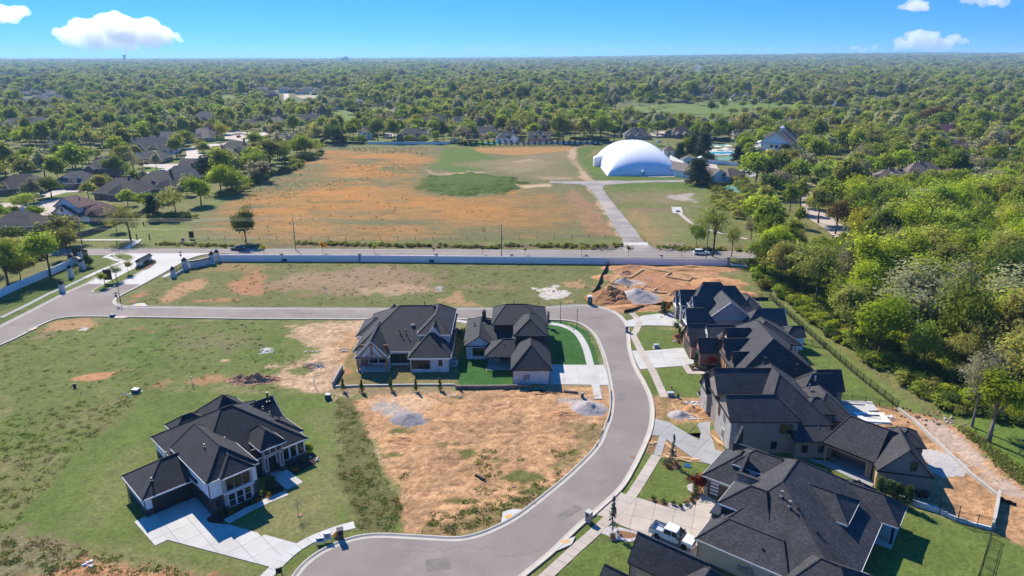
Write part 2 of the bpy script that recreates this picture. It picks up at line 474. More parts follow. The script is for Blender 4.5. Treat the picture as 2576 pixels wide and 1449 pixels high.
def leaf_mat(name,col,var=0.28,hue=0.014,trans=0.6):
 m=bpy.data.materials.new(name)
 m.use_nodes=True
 nt=m.node_tree;N=nt.nodes;Lk=nt.links
 N.clear()
 out=N.new('ShaderNodeOutputMaterial')
 df=N.new('ShaderNodeBsdfDiffuse');tr=N.new('ShaderNodeBsdfTranslucent')
 mx=N.new('ShaderNodeMixShader');mx.inputs[0].default_value=trans
 oi=N.new('ShaderNodeObjectInfo')
 tc=N.new('ShaderNodeTexCoord')
 nz=N.new('ShaderNodeTexNoise');nz.inputs['Scale'].default_value=0.55;nz.inputs['Detail'].default_value=4
 Lk.new(tc.outputs['Object'],nz.inputs['Vector'])
 hs=N.new('ShaderNodeHueSaturation')
 hs.inputs['Color'].default_value=(*col,1)
 h1=N.new('ShaderNodeMapRange');h1.inputs[3].default_value,h1.inputs[4].default_value=0.5-hue,0.5+hue
 Lk.new(oi.outputs['Random'],h1.inputs[0]);Lk.new(h1.outputs[0],hs.inputs['Hue'])
 w=N.new('ShaderNodeMath');w.operation='MULTIPLY_ADD';w.inputs[1].default_value=7.31;w.inputs[2].default_value=0.13
 Lk.new(oi.outputs['Random'],w.inputs[0])
 fr=N.new('ShaderNodeMath');fr.operation='FRACT';Lk.new(w.outputs[0],fr.inputs[0])
 v1=N.new('ShaderNodeMapRange');v1.inputs[3].default_value,v1.inputs[4].default_value=1-var,1+var
 Lk.new(fr.outputs[0],v1.inputs[0])
 v2=N.new('ShaderNodeMapRange');v2.inputs[1].default_value,v2.inputs[2].default_value=0.3,0.7
 v2.inputs[3].default_value,v2.inputs[4].default_value=0.78,1.22
 Lk.new(nz.outputs['Fac'],v2.inputs[0])
 vv=N.new('ShaderNodeMath');vv.operation='MULTIPLY';Lk.new(v1.outputs[0],vv.inputs[0]);Lk.new(v2.outputs[0],vv.inputs[1])
 Lk.new(vv.outputs[0],hs.inputs['Value'])
 Lk.new(hs.outputs[0],df.inputs['Color']);Lk.new(hs.outputs[0],tr.inputs['Color'])
 Lk.new(df.outputs[0],mx.inputs[1]);Lk.new(tr.outputs[0],mx.inputs[2])
 Lk.new(mx.outputs[0],out.inputs['Surface'])
 return m
LM={
 'bright':leaf_mat('leaf_bright',(0.36,0.425,0.036)),
 'green':leaf_mat('leaf_green',(0.3,0.355,0.048)),
 'deep':leaf_mat('leaf_deep',(0.165,0.22,0.045)),
 'olive':leaf_mat('leaf_olive',(0.355,0.345,0.082)),
 'pale':leaf_mat('leaf_pale',(0.4,0.39,0.21)),
 'brown':leaf_mat('leaf_budding',(0.33,0.295,0.17),0.2,0.015),
 'cedar':leaf_mat('leaf_cedar',(0.05,0.072,0.033),0.3,0.03,0.15),
 'rust':leaf_mat('leaf_rust',(0.27,0.19,0.07)),
 'maple':leaf_mat('leaf_maple',(0.11,0.008,0.018)),
 'yellow':leaf_mat('leaf_yellow',(0.46,0.45,0.05)),
 'gold':leaf_mat('leaf_gold',(0.5,0.24,0.025)),
 'shrub':leaf_mat('leaf_shrub',(0.12,0.165,0.055)),
 'weed':leaf_mat('leaf_weed',(0.21,0.25,0.06),0.3,0.03),
 'dry':leaf_mat('leaf_dry',(0.3,0.22,0.11)),
 'spruce':leaf_mat('leaf_spruce',(0.13,0.165,0.14),0.2,0.02,0.2),
}
#----------------------------------------------------------------outlines of the paved surfaces(metres,taken from the survey)
street_inner=ats('D',(1010,803),(1170,803),(1395,805),(1455,814),(1490,838),(1508,870),(1524,920),(1536,985),(1536,1035))+\
 ats('D',(1522,1080),(1500,1126),(1440,1188),(1370,1247),(1300,1300),(1240,1332),(1190,1350),(1140,1357),(1060,1353),(960,1348),(905,1352),
  (855,1366),(805,1390),(765,1420),(735,1460),(715,1520),(730,1610),(820,1690))
street_outer=ats('D',(1010,777),(1200,777),(1330,777.5),(1400,772),(1460,769),(1510,775),(1550,790),(1573,815),(1579,845),(1582,880),(1596,925),(1618,965),(1635,1005))+\
 ats('D',(1639,1045),(1633,1085),(1614,1132),(1590,1180),(1559,1229),(1505,1280),(1446,1331),(1385,1390),(1315,1447),(1240,1510),(1130,1620),(980,1700))
inner_s=smooth_line(street_inner,6)
outer_s=smooth_line(street_outer,6)
street_poly=inner_s+outer_s[::-1]
west_low=smooth_line(ats('a',(-420,1560),(0,1390),(200,1298),(360,1212),(500,1152),(600,1130),(720,1119),(900,1117),(1080,1120)),5)+[at('D',629,801),at('D',1010,803)]
west_up=ats('a',(-420,1390),(0,1212),(350,1035),(640,885),(830,803))
west_cor=smooth_line(ats('a',(1370,810),(1240,875),(1150,920),(1112,950),(1100,980),(1130,1005),(1190,1020),(1300,1027)),5)+[at('D',629,775),at('D',1010,777)]
west_poly=west_low+west_cor[::-1]+west_up[::-1]
entry_left=smooth_line(ats('a',(830,803),(1000,707),(1120,640),(1200,600),(1250,578),(1285,560),(1290,540),(1250,522),(1180,510)),5)
entry_right=smooth_line(ats('a',(1370,810),(1500,738),(1620,672),(1730,610),(1830,560),(1950,526),(2090,510),(2220,508)),5)
entry_poly=entry_left+entry_right[::-1]
island_poly=smooth_line(ats('a',(885,872),(960,828),(1100,752),(1290,655),(1420,600),(1480,588),(1500,602),(1440,640),(1300,720),(1150,800),(1020,868),(930,888),(888,884)),4,True)
corner_island=smooth_line(ats('a',(1085,535),(1180,520),(1260,530),(1288,550),(1270,572),(1220,588),(1160,570)),4,True)
art_far=[(-900.0,220.4),(-300,220.4),(-160,220.6),(-60,219.8),(20,217.6),(90,214.8),(180,210.6),(330,204.0),(900,180)]
art_near=[(-900.0,213.4),(-300,213.4),(-160,213.0),(-60,211.8),(20,209.8),(90,207.2),(180,203.2),(330,196.6),(900,172)]
arterial_poly=art_near+art_far[::-1]
gravel_road=ats('d',(1060,1190),(1042,1090),(960,960),(870,800),(800,690),(735,635),(690,618),(420,605),(430,590),(700,592),(800,588),(1100,590),(1585,582),(1590,600),(1200,605),(900,622),
                  (875,650),(920,720),(1010,830),(1090,930),(1160,1010),(1210,1090),(1330,1190))
apron=ats('d',(960,1200),(1050,1140),(1270,1140),(1400,1203))
lane_road=ats('e',(760,790),(620,660),(500,585),(430,500),(420,380),(420,290),(470,270),(540,300),(560,400),(600,510),(700,590),(800,650),(900,720),(860,800))
lane_far=ats('e',(720,145),(790,70),(840,10),(900,10),(880,60),(830,120),(800,165),(860,180),(900,150),(870,130),(760,190))
hood_road=ats('b',(330,1105),(270,1040),(420,960),(600,940),(640,950),(610,1000),(550,1050),(520,1110))
hood_road2=ats('b',(1380,610),(1750,612),(1800,520),(1790,470),(1900,430),(2100,415),(2300,400),(2300,345),(2415,330),(2600,300),(2600,320),(2480,360),(2415,380),(2380,410),(2080,440),(1940,460),(1900,490),(2000,545),(1860,580),(1760,640),(1640,690),(1500,705),(1240,705),(1160,760),(1160,740),(1240,690),(1440,690),(1600,655),(1380,632))
PAVED=[street_poly,west_poly,entry_poly,arterial_poly[:],apron]
drives={
 'a':('concrete',3.0,ats(1,(240,1055),(330,1012),(345,1000),(640,875),(675,868),(805,1012),(770,1060),(870,1075),(930,1078),(1100,1128),(1425,1218),(1300,1330),(1215,1382),(480,1186),(390,1228))),
 'b':('concrete',2.8,ats(2,(1530,527),(1830,532),(1895,530),(1925,610),(1945,672),(1930,668),(1530,662))),
 'c':('concrete',2.8,ats('y',(640,985),(800,945),(850,915),(960,903),(1110,888),(1175,868),(1240,872),(1300,985),(1400,1060),(1180,1045),(900,1040),(680,1060),(650,1040))),
 'd':('concrete',2.8,ats(3,(60,735),(190,738),(520,710),(560,708),(612,815),(665,830),(660,860),(560,882),(285,902),(140,915),(105,850))),
 'f':('concrete_new',3.2,ats(4,(720,20),(745,-60),(900,-20),(1000,45),(1185,152),(1200,80),(1160,-10),(1290,-30),(1290,60),(1340,240),(1420,270),(1300,385),(1170,355),(870,140),(820,300),(745,300),(800,110),(710,100))),
 'g':('concrete_warm',2.6,ats(4,(410,630),(455,665),(580,700),(700,735),(880,795),(1010,828),(1080,815),(1130,770),(1215,665),(1345,735),(1310,850),(1270,930),(1150,1090),(1190,1280),(1000,1215),(780,1110),(600,1035),(400,955),(290,900),(250,880),(155,860))),
}
#----------------------------------------------------------------noise on arrays
_rs=np.random.RandomState(7)
_tab=_rs.rand(256,256)
def vnoise(x,y):
 xi,yi=np.floor(x).astype(int),np.floor(y).astype(int)
 fx,fy=x-xi,y-yi
 fx,fy=fx*fx*(3-2*fx),fy*fy*(3-2*fy)
 a=_tab[xi & 255,yi & 255];b=_tab[(xi+1)& 255,yi & 255]
 c=_tab[xi & 255,(yi+1)& 255];d=_tab[(xi+1)& 255,(yi+1)& 255]
 return(a*(1-fx)+b*fx)*(1-fy)+(c*(1-fx)+d*fx)*fy
def fbm(x,y,o=5,g=0.55):
 s=0;a=1.0;t=0
 for i in range(o):
  s=s+a*vnoise(x*2**i+37.7*i,y*2**i+91.3*i)
  t+=a;a*=g
 return s/t
def sstep(a,b,x):
 t=np.clip((x-a)/(b-a),0,1)
 return t*t*(3-2*t)
C_ROUGH,C_LUSH,C_DRY=np.array((.140,.138,.046)),np.array((.088,.132,.022)),np.array((.20,.165,.085))
C_LAWN,C_LAWN2=np.array((.104,.134,.030)),np.array((.19,.17,.068))
C_DIRT,C_DIRT2,C_RED,C_PALE=np.array((.36,.205,.100)),np.array((.47,.31,.185)),np.array((.38,.18,.085)),np.array((.54,.47,.40))
C_BROWN=np.array((.20,.125,.075))
C_ORANGE,C_OLIVE=np.array((.37,.165,.038)),np.array((.135,.125,.050))
C_TAN=np.array((.235,.165,.088))
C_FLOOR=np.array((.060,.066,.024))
C_TURF=np.array((.036,.098,.020))
P=[]
def patch(k,pts,col,soft=1.0,rag=2.5,strength=1.0,bump=None):
 P.append((ats(k,*pts),np.array(col),soft,rag,strength,bump))
patch('D',[(250,600),(420,545),(520,520),(640,470),(690,430),(740,400),(805,366),(1090,362),(1480,366),(1560,580),(1570,618),(900,622),(300,622)],C_OLIVE*1.02,3,6)
FIELD=ats('D',(470,590),(500,545),(600,500),(700,450),(735,410),(800,376),(1085,372),(1108,395),(1062,440),(1035,475),(1090,492),(1200,498),(1330,480),(1395,475),(1440,530),(1470,590),(1200,602),(700,604))
FCORE=ats('D',(560,540),(640,480),(760,450),(860,375),(1085,374),(1100,395),(1062,440),(1035,475),(1090,495),(1240,500),(1330,520),(1200,560),(900,545),(700,560))
patch('d',[(-10,660),(260,665),(470,700),(400,740),(470,800),(400,930),(470,1040),(300,1080),(-10,1060)],C_ORANGE,3,7,0.75)
patch('D',[(1038,475),(1052,455),(1085,440),(1120,444),(1180,432),(1230,442),(1290,446),(1340,462),(1310,472),(1270,492),(1210,488),(1170,497),(1110,492),(1085,482)],C_LUSH*.78,1.0,6,1,('mound',2.2))
patch('D',[(1075,425),(1062,408),(1100,395),(1120,372),(1190,370),(1215,385),(1260,402),(1240,425),(1160,436)],C_LUSH,2,5,0.9)
patch('D',[(1140,412),(1250,400),(1420,378),(1460,372),(1450,402),(1420,425),(1470,450),(1330,450),(1240,430)],C_TAN,3,9,0.6)
patch('D',[(1190,372),(1430,370),(1440,378),(1300,392),(1210,384)],C_ORANGE*.8+C_TAN*.3,2,4,0.8)
patch('D',[(1250,412),(1330,400),(1400,408),(1350,420)],C_DIRT2*.8,1,6,0.7)
patch('D',[(1060,408),(1090,398),(1075,425),(1095,436),(1180,432),(1250,430),(1180,440),(1090,440),(1052,420)],C_DIRT2*.8,.6,2.5,0.7)
patch('d',[(640,300),(665,305),(640,400),(700,480),(800,585),(740,585),(690,560),(660,480),(600,410),(590,330)],C_DIRT2*.9,1,3,0.9)
patch('d',[(110,620),(240,622),(430,610),(420,640),(200,650)],C_DIRT2,1,3,0.9)
patch('d',[(100,440),(300,450),(440,470),(300,500),(120,520),(-40,480)],C_DIRT2*.75,2,6,0.7)
patch('d',[(260,540),(500,548),(680,570),(600,582),(380,575)],C_DIRT2*.75,1,4,0.7)
patch('d',[(-20,440),(300,415),(660,400),(660,540),(500,560),(-20,560)],C_ROUGH*.95,3,8,0.5)
patch('d',[(510,745),(620,640),(700,700),(800,790),(860,860),(1000,1050),(860,1050),(740,1030),(640,930)],C_DIRT*.72,1.0,3.5,0.85)
patch('d',[(720,620),(790,700),(880,850),(1000,1050),(1045,1090),(960,960),(870,800),(800,690),(735,640)],C_DIRT2,.8,2,0.8)
patch('d',[(660,310),(900,285),(960,280),(850,470),(930,545),(1600,550),(1600,585),(820,585),(700,440)],C_LUSH*.9,1.0,3,0.95)
patch('d',[(720,400),(780,330),(880,300),(860,340),(770,390)],C_RED*.6+C_ROUGH*.4,1.5,4,0.5)
patch('d',[(880,620),(1200,606),(1590,602),(1750,640),(1700,670),(1300,650),(1150,640),(940,650)],C_LUSH,1.5,5,0.85)
patch('d',[(950,700),(1100,700),(1300,690),(1690,690),(1680,770),(1400,800),(1200,760),(980,790)],C_TAN*.9,2,8,0.65)
patch('d',[(1430,720),(1640,700),(1690,770),(1560,760)],C_PALE*.8,.6,5,0.6)
patch('d',[(1010,830),(1480,830),(1500,870),(1640,980),(1580,1100),(1300,1105),(1230,1090),(1100,930)],C_LAWN2,3,6,0.6)
patch('d',[(1060,840),(1200,830),(1400,1050),(1380,1100),(1240,1090),(1150,980)],C_RED*.45+C_LAWN2*.55,3,6,0.7)
patch('d',[(1140,825),(1480,820),(1540,860),(1200,865)],C_BROWN,1,4,0.6)
patch('d',[(1250,1105),(1430,1110),(1600,1135),(1600,1190),(1340,1190),(1290,1150)],C_TAN,1,4,0.7)
patch('D',[(300,600),(700,606),(1200,604),(1555,600),(1560,614),(1200,614),(600,612),(300,612)],C_ROUGH*.6+C_LUSH*.4,1.5,5,0.85)
patch('D',[(620,612),(900,613),(1250,615),(1500,618),(1555,616),(1550,627),(1250,625),(600,621)],C_BROWN*.62+C_ROUGH*.15,.6,1.2,0.95)
patch('D',[(1660,618),(1875,620),(1875,630),(1700,627)],C_BROWN*.7,.6,2,0.8)
patch('D',[(560,642),(900,644),(1300,645),(1850,652),(1850,660),(1300,653),(560,650)],C_LAWN*.95,.6,1.5,0.9)
patch('D',[(540,664),(900,658),(1300,664),(1540,668),(1510,730),(1490,768),(1300,772),(640,772),(330,766),(300,745),(370,705),(450,660)],C_ROUGH*.92,2,4,0.8)
patch('D',[(660,715),(720,690),(860,680),(980,668),(1100,690),(1090,735),(900,742),(760,738)],C_BROWN*1.1+C_TAN*.15,2,6,0.72)
patch('x',[(840,330),(1100,300),(1300,320),(1240,350),(1100,380),(900,360)],C_DIRT2*.8,1,4,0.7)
patch('x',[(1380,400),(1500,350),(1560,400),(1640,440),(1480,450)],C_DIRT,.6,3,0.7)
patch('x',[(2000,330),(2130,310),(2230,345),(2200,375),(2120,410),(2030,375)],C_PALE*.95,.5,3,0.85)
patch('x',[(2180,290),(2290,270),(2300,300),(2380,320),(2200,325)],C_DIRT,.5,3,0.8)
patch('x',[(2140,410),(2230,395),(2260,420),(2180,430)],C_DIRT,.5,2,0.8)
patch('x',[(1490,315),(1800,310),(1880,325),(1600,330)],C_TAN,.5,2.5,0.7)
patch('x',[(1360,312),(1400,310),(1400,345),(1355,345)],C_PALE*.6,.4,.6,0.8)
patch('x',[(420,215),(560,205),(760,215),(1000,170),(1090,210),(1050,300),(800,330),(420,320),(280,320)],C_BROWN+C_TAN*.3,2,7,0.5)
patch('a',[(1500,990),(1640,860),(1760,790),(1950,750),(2040,800),(1960,850),(1800,880),(1680,950),(1580,1000)],C_DIRT,1,2.5,0.95)
patch('a',[(1270,930),(1330,880),(1430,860),(1400,910),(1330,940)],C_RED*.9,.6,1.5,0.85)
patch('a',[(1200,985),(1270,955),(1330,955),(1260,985)],C_RED*.9,.5,1.2,0.85)
patch('a',[(2200,870),(2290,790),(2430,780),(2560,870),(2480,930),(2300,910)],C_RED*.9,.8,2.5,0.85)
patch('a',[(1880,970),(2100,940),(2320,930),(2300,960),(2150,990),(1960,985)],C_RED*.9,.6,2,0.75)
patch('a',[(1980,680),(2150,600),(2415,600),(2600,660),(2415,700),(2200,690)],C_DIRT*.8,1,4,0.6)
patch('x',[(120,245),(200,215),(260,260),(220,310),(140,330),(0,350),(0,300)],C_RED*.9,1,3,0.8)
patch('y',[(520,285),(800,262),(1250,265),(1500,290),(1800,340),(1950,420),(2050,560),(2180,620),(1300,720),(1240,760),(1000,810),(640,865),(480,860),(330,790),(290,640),(440,500),(490,360)],C_DIRT*.8+C_RED*.12,.8,3.0,1.0,('ruts',.22))
patch('y',[(700,350),(900,320),(1240,400),(1450,470),(1660,480),(1900,540),(1700,640),(1300,650),(900,600),(600,500)],C_RED*.85,2,6,0.85)
patch('y',[(560,470),(720,450),(900,480),(860,520),(640,540)],C_PALE*.7,1,2,0.8)
patch('y',[(1850,560),(2000,600),(2260,640),(2250,690),(2000,640)],C_DRY,1,4,0.7)
patch('D',[(0,870),(150,805),(320,800),(900,806),(860,975),(700,990),(540,985),(300,1000),(0,1060)],C_ROUGH*.45+C_LUSH*.55,2,5,0.8)
patch('w',[(850,360),(1000,200),(1100,150),(1250,280),(1180,380),(900,380)],C_LUSH,3,9,0.7)
patch('w',[(1760,300),(1900,160),(2080,180),(2050,300),(1850,420)],C_LUSH,2,8,0.6)
patch('w',[(1280,290),(1360,180),(1500,130),(1720,140),(1850,200),(1700,280),(1500,270)],C_DRY*.9,2,8,0.55)
patch('w',[(340,130),(380,80),(640,35),(720,50),(720,100),(640,130),(480,125)],C_DIRT,.8,3,0.9)
patch('w',[(560,130),(600,100),(650,110),(640,130)],C_PALE,.4,1,0.9)
patch('w',[(250,180),(330,140),(400,150),(300,195)],C_TAN,.5,2,0.7)
patch('w',[(900,120),(1050,95),(1040,120),(940,135)],C_DIRT*.8,.5,1.5,0.8)
patch('w',[(1080,140),(1160,90),(1180,95),(1120,145)],C_TAN,.5,1.5,0.6)
patch('w',[(1240,98),(1360,92),(1340,108)],C_TAN,.4,1,0.6)
patch('w',[(460,495),(560,465),(700,440),(830,425),(930,412),(850,440),(770,480),(640,500)],C_RED+C_DIRT*.1,.5,1.2,0.95)
patch('w',[(1200,510),(1400,470),(1600,440),(1720,450),(1700,520),(1560,525),(1300,530)],C_RED*.7+C_TAN*.3,.8,3,0.75)
patch('w',[(1620,345),(1690,342),(1680,358),(1630,358)],C_DIRT2,.3,.6,0.9)
patch('w',[(1910,300),(1960,265),(2000,260),(1980,290),(1930,305)],C_PALE,.3,1.0,0.9)
patch('w',[(1950,400),(2000,375),(2060,395),(2010,410)],C_DIRT2,.4,1.2,0.9)
patch('w',[(2110,100),(2200,70),(2580,70),(2700,60),(2760,260),(2640,430),(2560,620),(2300,590),(2120,540),(2000,490),(2090,420),(2250,330),(2300,230),(2160,150)],C_DIRT2*.9,1.2,4,0.92,('ruts',.07))
patch('w',[(2450,250),(2580,130),(2740,120),(2700,300),(2560,360)],C_DIRT,1.2,3,0.8)
patch('w',[(2140,420),(2230,400),(2270,430),(2180,460)],C_LUSH,.5,1.5,0.8)
patch('w',[(2040,520),(2110,480),(2250,480),(2440,520),(2440,590),(2200,570)],C_DIRT2,.8,2,0.8,('ruts',.07))
patch('D',[(22,1335),(100,1240),(210,1130),(360,985),(430,983),(820,990),(850,1010),(842,1110),(850,1190),(880,1240),(875,1310),(890,1330),(700,1449),(640,1449),(420,1410),(250,1370),(120,1345)],C_LAWN,.6,1.0,1.0)
patch('D',[(230,1180),(330,1130),(360,1230),(300,1320),(180,1330)],C_LAWN2,2.5,4,0.45)
patch('D',[(770,1060),(835,1010),(835,1100),(850,1200),(800,1150)],C_LAWN2,2.5,4,0.6)
patch('D',[(590,1330),(700,1230),(800,1180),(870,1260),(820,1330),(720,1370)],C_LAWN2*.95,2,4,0.75)
patch('D',[(250,1375),(420,1350),(600,1400),(670,1449),(420,1405)],C_LAWN2*.9,2,3,0.6)
patch('z',[(-100,440),(100,400),(380,470),(560,540),(820,575),(1100,630),(1430,694),(1400,800),(-100,800)],C_DRY*.9,.8,3,0.85)
patch('z',[(430,640),(560,560),(820,570),(1000,615),(1250,665),(1430,700),(1400,800),(300,800),(200,700)],C_RED*.95,.8,3.0,0.8,('ruts',.06))
patch('w',[(700,820),(860,690),(960,600),(1040,590),(940,740),(840,830),(740,900)],C_ROUGH,.8,2,0.8)
patch('D',[(838,1000),(905,1005),(930,1110),(965,1200),(1010,1260),(990,1345),(890,1330),(880,1240),(850,1190),(842,1100)],C_ROUGH*.68+C_BROWN*.1,.6,1.5,0.95)
patch('D',[(880,1010),(960,985),(1150,983),(1380,972),(1500,972),(1537,985),(1536,1040),(1520,1080),(1500,1126),(1440,1188),(1370,1247),(1300,1300),(1240,1330),(1140,1352),(1060,1350),(1010,1340),(1015,1290),(1000,1240),(960,1190),(940,1110),(905,1060)],C_DIRT,.5,1.2,1.0,('ruts',.16))
patch('D',[(905,1010),(1050,985),(1100,1010),(1060,1040),(930,1030)],C_DIRT2*.95+C_RED*.1,1,2,0.8)
patch('D',[(920,1010),(1000,1015),(1058,1040),(1030,1065),(980,1060),(930,1035)],C_PALE*.58,.7,1.6,0.85)
patch('D',[(1400,1005),(1480,1000),(1520,1030),(1440,1035)],C_PALE*.65,.7,1.2,0.8)
patch('D',[(930,1085),(960,1150),(965,1190),(950,1160)],C_DIRT2*1.05,.4,.6,0.9)
patch('D',[(1440,1070),(1530,1060),(1510,1100),(1470,1140),(1410,1190),(1380,1180),(1450,1120)],C_ROUGH*.7+C_TAN*.2,1,2.2,0.6)
patch('D',[(1060,1330),(1150,1290),(1240,1270),(1300,1240),(1360,1240),(1300,1300),(1240,1330),(1140,1352)],C_ROUGH*.55+C_DIRT*.25,1,2.5,0.75)
for cx_,cy_,w_,h_ in((985,1145,40,14),(1000,1085,25,8),(1320,1200,60,16),(1180,1140,22,8),(1120,1115,18,5),(1090,1215,40,8),(1340,1230,40,10),(1150,1260,50,9),(1130,1000,35,6),(1250,1160,18,6)):
 patch('D',[(cx_-w_,cy_),(cx_,cy_-h_),(cx_+w_,cy_),(cx_,cy_+h_)],C_LUSH*.75,.5,1.6,0.8)
patch(2,[(50,672),(115,560),(230,330),(900,250),(905,660)],np.array((.17,.135,.052)),.4,.6,0.95)
patch(2,[(130,560),(190,535),(180,580),(120,600)],C_RED,.4,.8,0.8)
patch(2,[(10,720),(50,680),(880,680),(880,725),(700,735),(400,730)],C_TAN,.4,.8,0.9)
patch(2,[(905,665),(905,480),(960,250),(980,480),(1280,480),(1280,665)],C_TURF,.15,.2,1.0)
patch(2,[(1500,262),(1510,240),(1600,260),(1690,300),(1745,370),(1790,530),(1530,528)],C_TURF,.15,.2,1.0)
patch(2,[(1510,225),(1640,235),(1780,290),(1830,400),(1880,530),(1835,535),(1800,420),(1750,330),(1650,265),(1560,245)],C_TURF*1.05,.15,.2,1.0)
patch(2,[(880,690),(1280,690),(1600,690),(1840,670),(1840,765),(1940,760),(1960,680),(1900,665),(1530,660),(1280,680)],C_BROWN+C_DIRT*.4,.4,1.0,0.9)
patch('y',[(690,940),(740,940),(770,970),(700,968)],C_LAWN*.9,.2,.2,1)
patch('y',[(745,870),(980,830),(1250,805),(1250,860),(1080,890),(940,905),(850,920)],C_LAWN,.2,.3,1)
patch(3,[(110,560),(130,540),(400,530),(545,555),(540,705),(190,735),(130,640)],C_LAWN,.2,.3,1)
patch(3,[(0,540),(60,535),(70,600),(125,735),(65,735),(0,620)],C_LAWN,.2,.3,1)
patch(3,[(285,905),(555,885),(605,965),(840,965),(950,1040),(935,1180),(480,1185),(395,1145),(340,1020)],C_LAWN,.25,.5,1)
patch(3,[(150,920),(215,918),(270,1010),(325,1140),(250,1150),(190,1020)],C_LAWN,.2,.4,1)
patch(3,[(260,1190),(400,1150),(480,1190),(930,1190),(910,1449),(430,1449),(420,1200),(340,1190),(350,1449),(240,1449)],C_DIRT*.9,.5,1.0,0.95,('ruts',.08))
patch(3,[(470,1350),(560,1310),(640,1340),(560,1400)],C_PALE*.6,.4,.8,0.8)
patch(4,[(690,110),(800,110),(740,300),(650,250)],C_DIRT*.7,.3,.5,0.9)
patch(4,[(870,145),(1170,355),(1000,350),(820,305)],C_DIRT*.85,.3,.5,0.95)
patch(4,[(1290,50),(1370,50),(1420,260),(1380,270),(1330,200)],C_DIRT*.9,.2,.3,0.95)
patch(4,[(640,250),(740,300),(495,670),(430,640),(430,600)],C_LAWN,.2,.3,1)
patch(4,[(810,310),(1000,345),(1280,390),(1230,460),(1130,520),(1090,680),(1025,740),(1020,775),(900,750),(700,725),(580,700)],C_LAWN,.2,.3,1)
patch(4,[(150,880),(260,900),(150,1010),(0,1140),(-60,1010),(60,930)],C_LAWN,.2,.2,1)
patch(4,[(225,1040),(600,1140),(520,1449),(-260,1449),(0,1250)],C_LAWN,.3,.3,1)
patch(7,[(540,150),(930,300),(860,320),(600,220)],C_LAWN*.8,.2,.2,1)
patch('D',[(1900,768),(1930,752),(2010,830),(2140,940),(2258,1030),(2100,1010),(2060,940),(2000,860)],C_LAWN*1.02,.4,.6,1)
patch('D',[(1930,752),(1960,750),(2040,820),(2160,920),(2270,1000),(2365,1055),(2300,1050),(2258,1030),(2130,930),(2010,830)],C_LAWN*.9+C_ROUGH*.25,.5,.8,1)
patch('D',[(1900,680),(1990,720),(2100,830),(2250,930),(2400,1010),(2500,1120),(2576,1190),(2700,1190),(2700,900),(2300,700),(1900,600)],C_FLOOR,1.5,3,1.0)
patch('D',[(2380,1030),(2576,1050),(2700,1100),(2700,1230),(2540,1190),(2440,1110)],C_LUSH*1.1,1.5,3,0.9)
patch('D',[(1860,690),(1960,735),(2100,840),(2240,940),(2350,1030),(2370,1060),(2260,990),(2130,890),(1990,770),(1890,740)],C_ROUGH,1,2,0.8)
patch(6,[(440,190),(870,250),(1180,330),(1300,380),(1480,540),(1640,680),(1800,830),(2000,1000),(2000,1300),(1640,1200),(1560,1130),(980,950),(980,700),(700,360)],C_DIRT,.5,1.0,1.0,('ruts',.05))
patch(6,[(1050,330),(1180,360),(1330,470),(1600,720),(1800,900),(1700,880),(1400,640),(1200,500)],C_PALE*.75+C_RED*.2,1,2,0.6)
patch(6,[(1040,600),(1100,585),(1200,610),(1240,660),(1180,690),(1080,670)],C_PALE*.82,.3,.5,0.95)
patch(6,[(960,960),(1160,1030),(1560,1140),(1640,1180),(1900,1330),(1900,1800),(600,1600),(610,1410),(860,1100)],C_LAWN,.3,.5,1)
patch(6,[(1250,330),(1480,540),(1640,680),(1800,830),(1800,700),(1500,480),(1300,350)],C_TAN,.6,1.5,0.6)
patch('b',[(410,900),(690,880),(690,920),(420,960)],C_LUSH*1.1,.5,1,1)
patch('b',[(830,860),(930,780),(1100,760),(1050,800),(900,860)],C_LUSH*1.1,.5,1,1)
patch('b',[(640,1180),(960,1120),(1120,1200),(860,1330),(720,1300)],C_LUSH*1.15,.5,1,1)
patch('b',[(1320,660),(1540,640),(1700,660),(1500,700)],C_LUSH*1.1,.5,1,1)
patch('b',[(1560,600),(1640,560),(1700,560),(1720,600)],C_LUSH*1.1,.5,1,1)
patch('b',[(1900,410),(2090,390),(2090,420),(1950,430)],C_LUSH*1.1,.5,1,1)
patch('b',[(1000,1330),(1300,1180),(1440,1130),(1700,1180),(1900,1100),(2000,1000),(2080,860),(2300,860),(2240,900),(2100,1040),(1800,1200),(2000,1300),(1400,1420),(900,1330)],C_ROUGH*.7+C_LUSH*.5,2,4,0.9)
patch('a',[(0,1120),(400,880),(640,740),(720,640),(900,560),(1110,580),(830,740),(640,880),(0,1205)],C_LAWN*.95,.5,1,0.9)
patch('a',[(120,940),(480,740),(660,640),(780,680),(560,850),(330,960),(0,1060),(0,960)],C_LUSH*.75,.6,1.5,0.8)
patch('a',[(650,385),(1290,388),(1200,458),(640,455)],C_ROUGH,.6,1,0.9)
patch('a',[(880,510),(1080,515),(1110,580),(860,580)],C_LAWN,.4,.6,0.9)
for pl in(('c',[(780,360),(940,355),(920,400),(830,400)]),('c',[(960,395),(1130,330),(1560,385),(1900,400),(2300,375),(2576,395),(2576,430),(880,415)]),
           ('c',[(980,220),(1200,120),(1330,90),(1320,140),(1230,180),(1250,260),(1010,260)]),
           ('d',[(1660,245),(1820,180),(2000,250),(1900,260)]),('d',[(1900,610),(2060,630),(2100,700),(2000,720),(1880,650)])):
 patch(pl[0],pl[1],C_LUSH*1.25,.8,1.2,0.95)
PAT_BOX=[(min(p[0]for p in q[0]),max(p[0]for p in q[0]),min(p[1]for p in q[0]),max(p[1]for p in q[0]))for q in P]
DRIVE_POLYS=[d[2]for d in drives.values()]
